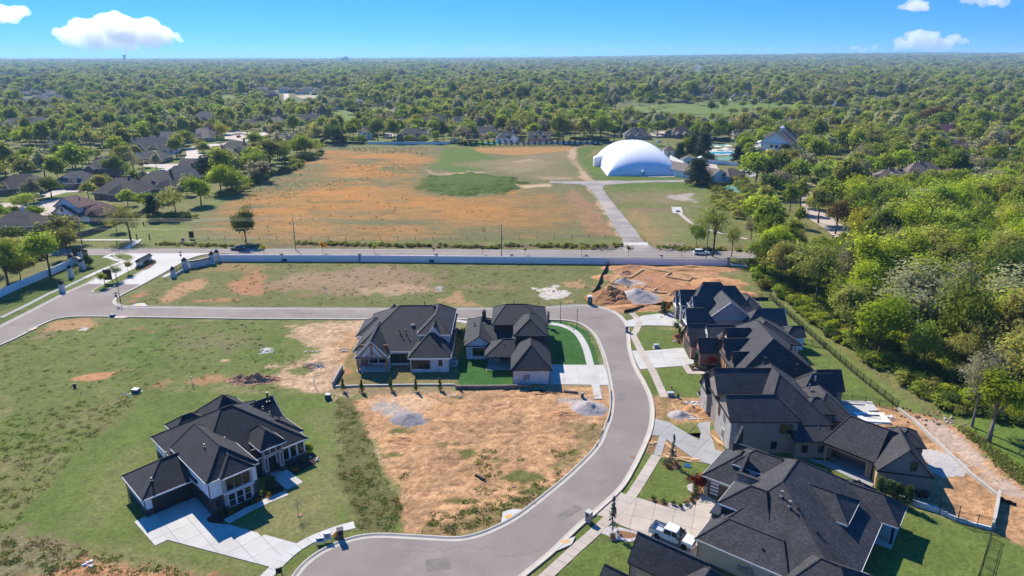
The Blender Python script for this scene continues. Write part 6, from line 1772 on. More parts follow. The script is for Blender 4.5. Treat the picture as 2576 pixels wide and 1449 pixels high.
#--single trees one can point to
for k,x,y,kind,lm,hg,wd,lb,bk in(
 ('a',480,730,'oval','bright',14.5,9.5,'tall bright green tree growing through the white fence at the left','bark'),
 ('a',655,555,'round','olive',9.5,10,'olive leafed tree just right of the tall tree at the fence','bark'),
 ('a',70,830,'oval','green',13,10,'dark leafy tree over the white fence at the left edge','bark'),
 ('a',-60,700,'round','green',10,11,'wide tree cut by the left edge beyond the white fence','bark'),
 ('a',190,760,'spread','olive',6.5,9,'low spreading tree behind the white fence','bark'),
 ('a',20,560,'spread','olive',7,12,'thin leafed spreading tree beside the road at the left edge','bark'),
 ('a',300,540,'bare','yellow',6,7,'half leafed yellowish tree at the roadside on the left','bark'),
 ('a',845,640,'bush','shrub',3.5,3,'dark shrub behind the left entrance pier','bark'),
 ('a',1255,370,'bare','olive',13.5,14.5,'big half bare spreading tree at the end of the roadside walk','bark'),
 ('a',1120,300,'small','yellow',6,7,'yellow green young tree against the big half bare one','bark'),
 ('a',2365,405,'fan','deep',12.5,9.5,'lone dark fan shaped tree beside the dark car','bark'),
 ('a',1480,180,'cedar','cedar',9,6,'dark cedar at the left edge of the orange field','bark'),
 ('a',1700,150,'spread','olive',11.5,15,'broad half bare tree right of the dark cedar','bark'),
 ('b',1940,1010,'round','bright',11,12.5,'round bright green tree leaning out at the field edge','bark'),
 ('b',2130,900,'round','bright',12,14,'bright green tree above the leaning one at the field edge','bark'),
 ('c',60,860,'round','bright',12,15,'bright leafy tree at the lower left corner of the field trees','bark'),
 ('c',250,730,'round','green',13,17,'broad dense green tree in the middle of the field edge row','bark'),
 ('c',430,660,'oval','olive',17,17,'largest olive green tree of the field edge row','bark'),
 ('c',560,600,'oval','green',15,12,'tall tree leaning right in the field edge row','bark'),
 ('c',310,500,'round','green',13,14,'green tree behind the largest of the field edge row','bark'),
 ('c',760,530,'round','bright',12,15,'bright low tree at the upper end of the field edge row','bark'),
 ('c',720,560,'bush','deep',5,12,'dark undergrowth below the bright low tree at the field edge','bark'),
 ('c',1060,390,'cedar','cedar',10,10,'dark cedar on the lawn behind the wooden fence','bark'),
 ('c',1080,300,'cedar','cedar',12,8,'taller dark cedar behind the lawn one','bark'),
 ('c',1140,385,'bush','olive',5,6,'low olive shrub right of the lawn cedar','bark'),
 ('c',1430,385,'round','deep',16,16,'big dark round tree behind the white fence','bark'),
 ('c',1985,395,'tall','cedar',12,8,'left of two dark pines behind the white fence','bark'),
 ('c',2050,393,'tall','cedar',14,8,'right and taller of two dark pines behind the white fence','bark'),
 ('c',2190,385,'round','green',10,10,'green tree at the bend of the white fence','bark'),
 ('c',2275,345,'oval','green',14,10,'tall green tree behind the bend of the white fence','bark'),
 ('c',880,330,'round','deep',6,11,'low dark evergreen at the fence corner','bark'),
 ('c',905,300,'round','bright',12,13,'yellow green round tree by the little white gable','bark'),
 ('c',1775,270,'round','yellow',11,11,'bright yellow green round tree behind the brown brick house','bark'),
 ('c',1940,255,'round','yellow',10,11,'second yellow green round tree right of the bright one','bark'),
 ('d',540,250,'oval','olive',17,17,'big round olive tree on the lawn behind the white fence','bark'),
 ('d',860,245,'oval','green',19,18,'big green tree just left of the dome','bark'),
 ('d',680,190,'oval','bright',19,10,'tall narrow bright tree behind the big olive one','bark'),
 ('d',790,200,'oval','green',18,14,'tall green tree between the narrow one and the dome','bark'),
 ('d',980,245,'tall','cedar',12,9,'dark pine touching the dome at its left','bark'),
 ('d',1690,620,'cedar','cedar',12,14,'big dark juniper in front of the maintenance garage','bark'),
 ('d',1600,390,'oval','bright',13,11,'bright green tree among dark cedars by the pool house','bark'),
 ('d',1740,420,'cedar','cedar',16,12,'tallest dark cedar behind the shed row','bark'),
 ('d',1660,400,'cedar','cedar',13,10,'dark cedar between the bright tree and the tallest cedar','bark'),
 ('d',1540,395,'cedar','cedar',9,8,'small dark cedar right of the pool house','bark'),
 ('d',2110,440,'oval','bright',12,8,'bright tree in the dark cedar row before the clubhouse','bark'),
 ('d',2040,430,'cedar','cedar',9,10,'left end cedar of the dark row before the clubhouse','bark'),
 ('d',2180,445,'cedar','cedar',8,10,'dark cedar right of the bright tree before the clubhouse','bark'),
 ('d',2270,455,'cedar','cedar',8,10,'middle cedar of the dark row before the clubhouse','bark'),
 ('d',2350,460,'cedar','cedar',8,10,'fourth cedar of the dark row before the clubhouse','bark'),
 ('d',2430,470,'cedar','cedar',12,10,'right end cedar of the dark row before the clubhouse','bark'),
 ('d',1680,1165,'spread','green',9,6.5,'left and smallest of the thin trees across the two lane road','bark'),
 ('d',1820,1240,'bare','green',19,13,'tall see through tree at the two lane road, beside the wooden pole','bark'),
 ('d',1985,1240,'bare','green',11,6,'thin young tree right of the tall see through one','bark'),
 ('d',2150,1100,'bare','brown',9,6,'small leafless tree above the path end','bark'),
 ('d',2330,990,'bare','brown',9,8,'grey leafless tree by the creek rocks','bark'),
 ('r',940,1145,'bare','brown',16,8,'leaning bare trunked tree standing alone on the slope at right','bare_bark'),
 ('r',1050,1245,'tall','bright',13.5,8,'bright green tree with a bare trunk at the right edge','bare_bark'),
 ('e',475,545,'oval','yellow',9,5,'small yellow green tree in the median of the pink lane','bark'),
 ('e',562,612,'oval','olive',14,10,'tall olive tree in the median of the pink lane','bark'),
 ('e',700,700,'oval','rust',12,9,'rust tinted tree at the near end of the pink lane median','bark'),
 ('e',930,185,'bare','brown',15,15,'big reddish bare tree beside the far pink lane','bark'),
 ('h',1360,460,'round','rust',19,26,'broad rust coloured tree left of the big reddish roof','bark'),
 ('b',1150,750,'round','deep',11,12,'round dark green tree in front of the winding street houses','bark'),
 ('b',1290,700,'bare','brown',12,12,'half bare tree right of the round dark one','bark'),
 ('b',490,930,'round','deep',9,12,'dark round tree at the edge of the left cul de sac','bark'),
 ('b',260,1070,'spread','green',8,11,'spreading street tree below the left cul de sac','bark'),
 ('b',2140,370,'round','yellow',13,12,'round yellow green tree beside the winding street','bark'),
 ('b',1770,430,'round','olive',10,12,'rounded olive tree in front of the tan roofed house','bark'),
 ('b',1980,760,'oval','cedar',12,11,'dark leafless looking tree by the black roofed houses','bark'),
 ('c',1210,130,'round','green',17,19,'lone green tree on the golf fairway left of centre','bark'),
 ('q',2250,550,'oval','olive',18,16,'lone tree on the far left green','bark'),
):
 if k=='r':k=8
 px,py=at(k,x,y)
 tree('tree',px,py,kind,lm,lb,hg,wd,seed=len(TREES),bark=bk)
for i,(x,y)in enumerate(((560,522),(640,532),(690,548),(740,541),(785,537),(860,522),(882,521),(935,532),(1062,558),(1160,548),(1212,546),(1290,547),(1345,548),(1440,560),(1000,575),(1100,585))):
 px,py=at('v',x,y)
 tree('tree',px,py,('round','oval')[i%2],('green','bright','deep','olive')[i%4],('mid green','bright green','dark green','olive')[i%4]+' tree on the long golf fairway, '+('farthest left','second','third','fourth','fifth','left of a close pair','right of a close pair','small and alone','round at the lower rim','left of the twin trees','right of the twin trees','in its right half','beyond the right half','farthest right','low at the near side','nearest the dome trees')[i],9+i%3*2,9+i%4,i,group='trees on the golf fairway')
#--row of little conifers along the far white fence
for i in range(24):
 px,py=at('g',1184+i*59.6,368-i*.35)
 rusty=i in(7,8,9,10,11,13,12)
 tree('conifer',px,py,'column','rust' if rusty else 'cedar','browned little conifer in the row along the far white fence' if rusty else 'little dark conifer in the row along the far white fence',3.6,2.6,i,group='browned conifers along the far white fence' if rusty else 'dark conifers along the far white fence',limbs=0)
#--staked pines behind the low wall
for i,(x,y)in enumerate(((120,705),(247,715),(445,700),(616,712),(780,702))):
 px,py=at(2,x,y)
 tree('pine_tree',px,py,'spruce','deep',('first','second','third','fourth','last')[i]+' small pine from the left below the timber porch house',2.7,1.7,i,group='small pines in a row below the pale low wall',limbs=0,leaf=1.2)
for i,(x,y)in enumerate(((735,880),(808,905),(870,925),(940,960))):
 px,py=at(6,x,y)
 tree('conifer',px,py,'column','shrub',('first','second','third','biggest and last')[i]+' upright conifer from the left beside the patio at lower right',3.2+.4*(i==3),1.45,i,group='upright conifers beside the iron fence',limbs=0)
for i,(x,y)in enumerate(((897,342),(911,348),(932,356),(948,340))):
 px,py=at(2,x,y)
 tree('conifer',px,py,'column','cedar',('first','second','tallest','last')[i]+' black green columnar conifer between the two white houses',2.2+.5*(i==2),.9,i,group='columnar conifers between the white houses',limbs=0)
#--young roadside trees
for i,(k,x,y,lm)in enumerate((('x',250,105,'yellow'),('x',627,98,'gold'),('x',960,105,'olive'),('x',1343,108,'maple'),('x',1655,108,'maple'),('x',1928,112,'maple'),('x',2292,118,'olive'),('y',680,150,'olive'),('y',1367,158,'olive'))):
 px,py=at(k,x,y)
 nm={'yellow':'yellow green','gold':'golden','olive':'olive green','maple':'thin reddish'}[lm]
 tree('young_tree',px,py,'small',lm,'%s young tree on the verge behind the white wall, number %s from the left'%(nm,('one','two','three','four','five','six','seven','eight','nine')[i]),3.6 if lm !='maple' else 2.6,2.3 if lm !='maple' else 1.3,i,group='young trees along the verge',dens=.8 if lm !='maple' else .25,limbs=5)
for i,(x,y)in enumerate(((1010,835),(1130,780),(1240,715))):
 px,py=at('a',x,y)
 tree('young_tree',px,py,'small',('bright','pale','olive')[i],('bright young tree at the near tip of the entrance median','pale young tree beside the black board on the median','olive young tree nearest the median monument')[i],4.2,2.8,i,group='young trees on the entrance median',z=.2,limbs=6)
#--ornamental trees near the houses
for k,x,y,kind,lm,hg,wd,lb in((4,922,380,'spruce','spruce',5.4,2.0,'blue green weeping spruce in the lawn island'),(4,350,1030,'spruce','spruce',5.8,2.2,'blue green weeping spruce in the white gravel bed'),(4,985,1190,'spruce','spruce',3.4,1.2,'weeping spruce standing before the white pickup'),
                                     (4,1190,640,'small','maple',2.6,2.6,'dark red maple beside the brown garage door'),(4,1210,560,'shrub','gold',1.5,1.4,'golden orange bush above the dark red maple'),
                                     (3,820,905,'small','maple',2.9,2.2,'crimson maple in front of the brick wall'),(3,675,890,'column','cedar',3.2,1.1,'dark narrow cypress at the corner of the brick bed'),(3,490,570,'small','shrub',3.2,1.9,'grey green small tree in the bed of the farthest lawn'),
                                     (3,520,590,'column','cedar',2.0,.8,'tiny dark cypress beside the grey green small tree'),(3,497,618,'shrub','maple',1.0,1.3,'red bush in the bed of the farthest lawn'),(3,535,640,'column','shrub',2.2,1.1,'green upright shrub at the brick garage corner'),
                                     (3,358,365,'column','shrub',3.0,1.2,'left of two upright shrubs by the farthest garage'),(3,374,378,'column','shrub',3.1,1.4,'right of two upright shrubs by the farthest garage'),(3,405,360,'bush','gold',2.2,1.4,'orange brown bush by the farthest garage'),
                                     (2,1518,275,'column','spruce',4.0,1.1,'thin pale conifer at the far corner of the dark upper floor house'),(1,1425,1015,'bare','brown',3.4,1.6,'young bare staked tree on the front lawn at lower left'),
                                     (1,1500,560,'bush','bright',1.3,1.8,'bright green bush at the right corner of the dark house')):
 px,py=at(k,x,y)
 tree('ornamental_tree' if hg>2.5 else 'bush',px,py,kind,lm,lb,hg,wd,len(TREES),limbs=6,cat='tree' if hg>2.5 else 'bush',dens=.3 if kind=='bare' else 1.0)
SHRUBS=[(4,865,400,'shrub','low green shrub left in the spruce island'),(4,905,415,'dry','straw tuft at the front of the spruce island'),(4,965,385,'dry','straw tuft right of the weeping spruce'),(4,880,360,'dry','straw tuft behind the weeping spruce'),(4,848,375,'shrub','small shrub at the left rim of the spruce island'),
          (4,1165,510,'shrub','round shrub at the top of the garage bed'),(4,1125,615,'shrub','round shrub in the white gravel bend'),(4,1150,655,'shrub','round shrub below the white gravel bend'),(4,1130,692,'shrub','third round shrub down the garage bed'),(4,1108,730,'shrub','round shrub just above the drive corner'),
          (4,1060,772,'shrub','round shrub at the right of the gravel corner'),(4,1000,800,'shrub','round shrub in the middle of the gravel corner'),(4,920,775,'shrub','round shrub at the left of the gravel corner'),(4,835,752,'shrub','round shrub on mulch beside the tan drive'),(4,740,725,'shrub','first round shrub on mulch from the sidewalk'),
          (4,1130,580,'shrub','small shrub between gravel and red maple'),(4,1165,545,'dry','brownish tuft behind the red maple'),(4,345,1095,'dry','tall straw grass at the lower left gravel bed'),(4,375,1100,'dry','second tall straw grass beside the gravel bed'),
          (1,960,975,'shrub','shrub left under the big front windows'),(1,1030,945,'shrub','shrub in the middle under the big front windows'),(1,1085,920,'shrub','shrub right under the big front windows'),(1,885,1000,'deep','dark upright shrub at the garage corner'),(1,1160,865,'deep','dark shrub against the brick pier'),
          (1,1245,815,'shrub','grey green shrub in the bed by the walk'),(1,1210,855,'shrub','shrub beside the yellow flowers by the walk'),(1,1220,880,'gold','yellow flowers at the edge of the walk bed'),(1,1240,750,'deep','dark shrub beside the porch pier'),(1,940,1000,'gold','yellow plants at the lower end of the front bed'),
          (1,1130,915,'gold','yellow plants below the right of the big windows'),(1,1370,660,'shrub','shrub right of the porch pier'),(1,1410,690,'gold','yellow plants in the right hand bed'),(1,1460,625,'shrub','shrub in the middle of the right hand bed'),(1,1690,1170,'gold','golden plant beside the dark mailbox pillar'),
          (3,760,915,'shrub','low green plant beneath the crimson maple'),(3,880,915,'deep','low dark plant by the brick entrance'),(3,520,660,'shrub','low shrub among rocks by the brick garage')]
for k,x,y,lm,lb in SHRUBS:
 px,py=at(k,x,y)
 tree('shrub',px,py,'shrub',lm,lb,.75,.9,len(TREES),limbs=0,cat='shrub',group='garden shrubs and tufts')
for i in range(16):
 f=i/15
 px,py=at('a',1310+180*f,668-72*f+(7 if i%2 else-6))
 tree('shrub',px,py,'shrub','shrub','low clipped shrub in the mulch around the entrance monument',.7,.9,i,limbs=0,cat='shrub',group='shrubs round the entrance monument',z=.2)
SIGHT=[(hx,hy-5,8.5,3.6)for hx,hy in MIDPOS[:-3]]+[(hx,hy-8,17,2.5)for hx,hy in MIDPOS[-3:]]
for p_ in FAIR_POLY+[POND]:
 x0,x1,y0=min(q[0]for q in p_),max(q[0]for q in p_),min(q[1]for q in p_)
 SIGHT.append(((x0+x1)/2,y0+(0 if p_ is POND else .25)*(max(q[1]for q in p_)-y0),(x1-x0)/2,.3 if p_ is POND else 3.0))
for k_,x_,y_,w_ in(('b',1800,560,12),('b',2150,420,25),('c',130,330,18),('d',1350,215,16),('k',905,400,22),('d',1900,365,34),('e',700,760,9),('e',600,660,9),('e',480,540,9),('e',760,100,8),('e',460,320,8),('b',470,1000,26),('b',1300,720,20),('k',1200,350,60)):
 SIGHT.append((*at(k_,x_,y_),w_,.3))
def tallest(x,y):
 h=99.0
 for sx,sy,w,z in SIGHT:
  if sy>y-2:
   f=y/sy
   if abs(x-sx*f)<w+3.5:h=min(h,z+(60-z)*(1-f))
 return h
LANDMARKS=[('pond',-330,540),('winding street',-215,470),('red roofed white house',-155,280),('left cul de sac',-180,300),('black roofed houses',-170,500),('field corner',-95,490),('long brown brick house',-5,560),('white pool house',55,570),('red brick house',75,560),('dome',69,430),('clubhouse',190,480),('maintenance garage',130,370),('golf fairway',150,740),('left green',-260,900),('far estate',-150,1000),
             ('rust coloured tree',330,560),('reddish roofed house',380,520),('tan roofed brick house',215,330),('sand coloured roof',250,340),('reddish hip roof',290,335),('pink lane end',125,235),('largest sycamore',122,195),('brick house lawn',72,135),('farthest dark house',66,160),('white wall end',78,207),('new pool',75,105),('far right edge',205,260),('upright bright tree',165,185),('left edge',-300,390),('white dormer house',-250,620)]
def place_phrase(x,y):
 n,lx,ly=min(LANDMARKS,key=lambda l:math.dist((x,y),l[1:]))
 dx,dy=x-lx,y-ly
 far='well ' if math.hypot(dx,dy)>45 else ''
 return far+(('right of the ' if dx>0 else 'left of the ')if abs(dx)>abs(dy)else('behind the ' if dy>0 else 'in front of the '))+n
PLACED=[]
def name_apart():
 by={}
 for o,kind,ph in PLACED:by.setdefault((kind,ph),[]).append(o)
 for(kind,ph),os_ in by.items():
  os_.sort(key=lambda o:-o.scale.z)
  w={1:[''],2:['taller ','shorter '],3:['tallest ','middle sized ','lowest ']}.get(len(os_))
  for i,o in enumerate(os_):o['label']=(w[i]if w else '')+kind+' '+ph
#----------------------------------------------------------------the creek woods on the right,tree by tree
WOODS=ats('D',(1885,650),(1912,700),(1965,735),(2050,790),(2115,850),(2200,902),(2302,948),(2380,965),(2450,995),(2600,1040),(2800,1080),(2900,800),(2700,560),(2576,470),(2420,455),(2300,465),(2200,500),(2110,560),(2110,612),(2000,640))
KINDS=[('round','bright','bark','bright green leafy tree'),('oval','bright','bark','tall bright green tree'),('oval','green','bark','tall mid green tree'),('round','green','bark','rounded mid green tree'),
         ('tall','green','bark','slender mid green tree'),('loose','pale','bark_pale','pale budding sycamore with whitish limbs'),('loose','olive','bark','olive loose crowned tree'),('oval','olive','bark','tall olive green tree'),('bare','brown','bare_bark','brown grey nearly leafless tree'),('round','deep','bark','dark green dense tree')]
rs_w=random.Random(5)
cand=[]
xs=[p[0]for p in WOODS];ys=[p[1]for p in WOODS]
LANE=[lane_road,lane_far]
tries=0
pts=[]
grid={}
while tries<9000:
 tries+=1
 x,y=rs_w.uniform(min(xs),max(xs)),rs_w.uniform(min(ys),max(ys))
 if not inside(WOODS,x,y)or x>.80*y+8:continue
 if any(inside(l,x,y)for l in LANE):continue
 rad=5.2+1.2*math.sin(x*.09)+.005*y
 c=(int(x//8),int(y//8))
 if any(math.dist((x,y),q)<rad for i in(-1,0,1)for j in(-1,0,1)for q in grid.get((c[0]+i,c[1]+j),[])):continue
 grid.setdefault(c,[]).append((x,y));pts.append((x,y))
pts.sort(key=lambda p:math.hypot(p[0],p[1]))
for k_,x_,y_,hg_,wd_,lm_,lb_ in(('e',1400,1330,17,22,'pale','largest pale budding sycamore in the middle of the right hand woods'),('e',1230,640,16,17,'pale','greyer pale sycamore nearest the end of the pink lane'),('e',1390,520,16,18,'pale','pale grey sycamore above the grey one by the lane'),('e',2200,1330,16,18,'pale','pale budding sycamore cut by the right edge'),('e',2000,330,16,19,'pale','pale sycamore below the reddish hip roof at right'),('e',1000,460,14,20,'bright','broad bright green tree right of the pink lane'),('e',950,660,12,12,'yellow','yellow green tree at the end of the pink lane'),('e',2000,1250,13,11,'bright','upright bright green tree right of the largest sycamore')):
 x_,y_=at(k_,x_,y_,7.0)
 pts=[q for q in pts if math.dist(q,(x_,y_))>wd_*.42]
 tree('tree',x_,y_,'loose' if lm_=='pale' else 'round',lm_,lb_,hg_,wd_,len(TREES),'bark_pale' if lm_=='pale' else 'bark',limbs=20)
WOOD_REST=pts[165:]
def wood_kind(x,y):
 n=mnoise.noise(Vector((x*.022,y*.022,3.3)))
 n2=mnoise.noise(Vector((x*.05,y*.05,8.1)))+rs_w.uniform(-.45,.45)
 if n>.42:return(5 if n2>.1 else 6)
 if n2>.32:return rs_w.choice((0,1))
 if n2>.02:return rs_w.choice((1,2,3,0))
 if n2>-.32:return rs_w.choice((2,4,7,3))
 return rs_w.choice((7,8,6,9))
for i,(x,y)in enumerate(pts[:165]):
 kd=KINDS[wood_kind(x,y)]
 edge=sdf(WOODS,np.array([x]),np.array([y]))[0]>-9
 where='at the lawn edge of the creek woods' if edge else('deep in the creek woods' if x>.52*y else 'in the creek woods middle')
 hg=min(rs_w.uniform(13,19.5)*(1.12 if kd[0]=='loose' else 1)*(.8 if edge else 1),max(8.5 if y<215 else 5.5,tallest(x,y)))
 o=tree('tree',x,y,kd[0],kd[1],kd[3],hg,hg*rs_w.uniform(.52,.74)*(1.1 if kd[0]in('loose','round')else 1),i,kd[2],group='trees of the creek woods',limbs=16)
 PLACED.append((o,kd[3],('at the woods edge ' if edge else 'in the woods ')+place_phrase(x,y)))
#----------------------------------------------------------------trees round the older houses,one by one
OPEN=[FIELD]+FAIR_POLY+[POND,arterial_poly,hood_road,hood_road2,lane_road,lane_far,gravel_road,entry_poly,west_poly]+\
 [ats('D',(250,640),(330,560),(480,530),(540,500),(640,470),(700,420),(760,405),(810,362),(1480,362),(1490,340),(1640,350),(1700,400),(1900,420),(1900,480),(2000,545),(1900,560),(1880,660))]+\
 [ats('D',(-100,640),(2000,640),(2100,1500),(-100,1500))]+[WOODS]+\
 [ats('b',(330,860),(830,840),(1010,760),(1000,830),(830,880),(640,960),(600,1100),(280,1110),(0,1040),(0,980),(330,980))]+\
 [ats('b',(640,1330),(700,1170),(1000,1100),(1400,1080),(1500,950),(1300,950),(1200,1000),(2300,860),(2415,900),(2415,1449),(640,1449))]+\
 [ats('d',(1040,240),(1300,240),(1640,260),(2000,260),(2100,380),(1960,420),(2160,480),(2200,600),(1900,640),(1600,500),(1500,440),(1300,300))]+\
 [ats('k',(1020,270),(1500,260),(1420,350),(1150,350),(880,400),(860,270))]
HOUSES=MIDPOS
def clear(x,y,m=0.0):
 for p in OPEN:
  if inside(p,x,y):return False
 for hx,hy in HOUSES:
  if abs(x-hx)<11+m and-16-m<y-hy<11+m:return False
 return True
rs_n=random.Random(21)
near_pts=[]
g2={}
tries=0
while tries<26000:
 tries+=1
 y=215+640*rs_n.random()**.8
 x=rs_n.uniform(-.80,.80)*y
 if not clear(x,y):continue
 dens=mnoise.noise(Vector((x*.013,y*.013,6.1)))
 rad=10.5+4.5*max(0,-dens)+(3 if x<-80 and y<420 else 0)
 c=(int(x//14),int(y//14))
 if any(math.dist((x,y),q)<rad for i in(-1,0,1)for j in(-1,0,1)for q in g2.get((c[0]+i,c[1]+j),[])):continue
 if any(math.dist((x,y),t)<6.5 for t in TREES)or tallest(x,y)<4.5:continue
 g2.setdefault(c,[]).append((x,y));near_pts.append((x,y))
near_pts.sort(key=lambda p:p[1])
n_left=max(0,296-sum(1 for o in bpy.data.objects if o.get('category')=='tree'))
HOODK=[('round','bright','bark','bright green round tree'),('round','green','bark','mid green round tree'),('oval','green','bark','tall mid green tree'),('oval','olive','bark','tall olive green tree'),('spread','olive','bark','thin olive spreading tree'),('bare','brown','bark','brown nearly bare tree'),
         ('round','deep','bark','dark green round tree'),('oval','bright','bark','tall bright green tree'),('cedar','cedar','bark','dark pointed cedar'),('round','yellow','bark','yellow green round tree'),('oval','pale','bark','pale grey green tree'),('round','rust','bark','rust tinted round tree')]
HW=[5,6,5,5,3,2.5,2.2,4,1.0,2.2,2,.3]
for i,(x,y)in enumerate(near_pts[:n_left]):
 kd=rs_n.choices(HOODK,HW)[0]
 where='among the older houses on the left' if x<-30 else('behind the field and the dome' if x<130 else 'round the houses above the right hand woods')
 hg=min(rs_n.uniform(9.5,15),tallest(x,y))
 o=tree('tree',x,y,kd[0],kd[1],kd[3],hg,hg*rs_n.uniform(.72,1.02)if kd[0]!='cedar' else hg*.6,i,kd[2],group='trees '+where)
 PLACED.append((o,kd[3],place_phrase(x,y)))
NEAR_REST=near_pts[n_left:]
name_apart()
#----------------------------------------------------------------woods to the horizon:one object,points that carry whole trees
FCOL=bpy.data.collections.new('forest_kinds')
def far_tree(name,kind,lm,seed,leaf,dens,flat=False):
 C,Nn,size,cen,hgt,wid,zb,rs=tree_parts(kind,seed,leaf,dens)
 me=quads_mesh(name,C,Nn,size,[LM[lm],M['bark']],rs)
 if not flat:
  b=trunk_builder(kind,cen,hgt,wid,zb,rs,'bark',0)
  bm=bmesh.new();bm.from_mesh(me)
  t=b.mesh('t',M['bark']);bm.from_mesh(t);bm.faces.ensure_lookup_table()
  for f in bm.faces[len(C):]:f.material_index=1
  bm.to_mesh(me);bm.free();bpy.data.meshes.remove(t)
 o=bpy.data.objects.new(name,me)
 FCOL.objects.link(o)
 return o
VAR=[('a_bright','round','bright'),('b_green','oval','green'),('c_green','round','green'),('d_olive','oval','olive'),('e_olive','round','olive'),('f_pale','oval','pale'),('g_brown','round','brown'),('h_deep','round','deep'),('i_cedar','cedar','cedar'),('j_rust','round','rust')]
VW=[4.2,5,5,5,4.5,2.0,2.2,2.0,.6,.15]
for i,(nm,kd,lm)in enumerate(VAR):far_tree('tree_'+nm,kd,lm,40+i,1.5,.6)
rs_f=random.Random(33)
FP,FS,FI,FR=[],[],[],[]
def put(x,y,s,sz,i=None):
 FP.append((x,y,far_height(x,y)if y>560 else 0.0));FS.append((s,s,sz));FR.append(rs_f.uniform(0,6.28))
 FI.append(i if i is not None else rs_f.choices(range(10),VW)[0])
for x,y in NEAR_REST:
 q=min(1.0,tallest(x,y)/13.0);put(x,y,rs_f.uniform(.95,1.5)*q**.7,rs_f.uniform(1.0,1.55)*q)
for x,y in WOOD_REST:
 kd=KINDS[wood_kind(x,y)]
 i={'bright':0,'green':1,'pale':5,'olive':3,'brown':6,'deep':7}[kd[1]]
 q=min(1.0,max(.7 if y<215 else .45,tallest(x,y)/12));s=rs_f.uniform(.9,1.25)*q;put(x,y,s*1.05,s,i)
ROOF={}
RP,RS_,RI,RT=[],[],[],[]
for cl in range(64):
 cy_=rs_f.uniform(640,2200);cx_=rs_f.uniform(-.78,.72)*cy_
 if mnoise.noise(Vector((cx_*.002,cy_*.002,4.4)))<-.15 or(cx_>.25*cy_ and rs_f.random()<.5):continue
 ta=rs_f.uniform(-.5,.5)
 for i in range(rs_f.randint(3,9)):
  x,y=cx_+(i-3)*25*math.cos(ta)+rs_f.gauss(0,5),cy_+(i-3)*25*math.sin(ta)+rs_f.gauss(0,5)+(i%2)*34
  if not clear(x,y,8):continue
  RP.append((x,y,0));s=rs_f.uniform(.85,1.3);RS_.append((s,s,s));RI.append(rs_f.randint(0,3));RT.append(ta+rs_f.choice((0,0,1.57))+rs_f.gauss(0,.1))
  ROOF.setdefault((int(x//40),int(y//40)),[]).append((x,y))
def near_roof(x,y):
 h=1.0
 for i in(-1,0,1):
  for j in(-1,0,1,2):
   for a,b_ in ROOF.get((int(x//40)+i,int(y//40)+j),[]):
    if math.dist((x,y),(a,b_))<12:return 0
    if abs(x-a*y/b_)<13 and 0<b_-y<70:h=min(h,.38)
 return h
RCOL=bpy.data.collections.new('roof_kinds')
for i,(rm,wm,w_,d_)in enumerate((('shingle_black','brown_brick',18,13),('shingle_brown','brown_brick',20,12),('shingle_slate','white_paint',17,13),('shingle_grey','tan_brick',21,12))):
 b=MB();b.box(-w_/2,-d_/2,0,w_/2,d_/2,3.2,0);b.box(w_*.1,-d_/2-4,0,w_*.42,-d_/2+.01,3.15,0)
 X,Y=w_/2+.5,d_/2+.5
 b.solid([(-X,-Y,3.2),(X,-Y,3.2),(X,Y,3.2),(-X,Y,3.2)],[(-X+Y,-.1,7.6),(X-Y,-.1,7.6),(X-Y,.1,7.6),(-X+Y,.1,7.6)],1)
 gx_=w_*.26;b.solid([(gx_-w_*.2,-Y-4,3.18),(gx_+w_*.2,-Y-4,3.18),(gx_+w_*.2,0,3.18),(gx_-w_*.2,0,3.18)],[(gx_-.1,-Y-2,6.2),(gx_+.1,-Y-2,6.2),(gx_+.1,0,6.2),(gx_-.1,0,6.2)],1)
 b.box(-w_*.2,1,5,-w_*.2+1.1,2.1,8.6,2)
 RCOL.objects.link(bpy.data.objects.new('roof_%d'%i,b.mesh('far_house',[M[wm],M[rm],M['white_paint']])))
def scatter(y0,y1,step,s0,s1,z0,z1,thin=0.0):
 y=y0
 while y<y1:
  x=-1.0*y-30
  while x<1.0*y+30:
   px,py=x+rs_f.uniform(-.5,.5)*step,y+rs_f.uniform(-.5,.5)*step
   n=mnoise.noise(Vector((px*.004,py*.004,2.2)))+.5*mnoise.noise(Vector((px*.015,py*.015,7.7)))
   ok=n>-.24+thin
   q=1.0
   if ok and y<1500:ok=clear(px,py,2)
   if ok and y<1500:
    q=min(1.0,tallest(px,py)/13.0);ok=q>.3
   if ok and y<2300:
    hq=near_roof(px,py);q*=hq;ok=hq>.1
   q*=rs_f.choice((.7,.85,1.0,1.0,1.15,1.3))
   if ok:
    g=mnoise.noise(Vector((px*.006,py*.006,9.9)))
    i=rs_f.choices(range(10),VW)[0]
    if g>.25 and rs_f.random()<.5:i=rs_f.choice((3,3,4,4,6,5))
    if g<-.3 and rs_f.random()<.5:i=rs_f.choice((0,1,2,7))
    put(px,py,rs_f.uniform(s0,s1)*q**.7,rs_f.uniform(z0,z1)*q,i)
   x+=step
  y+=step
scatter(860,1500,15,1.25,2.05,1.1,1.7)
scatter(1500,2600,20,1.8,2.8,1.2,1.8)
scatter(2600,4600,31,2.7,4.2,1.2,1.9,.0)
scatter(4600,8000,58,4.6,7.0,1.1,1.7,.02)
scatter(8000,14000,120,8.5,12.5,1.0,1.6,-.1)
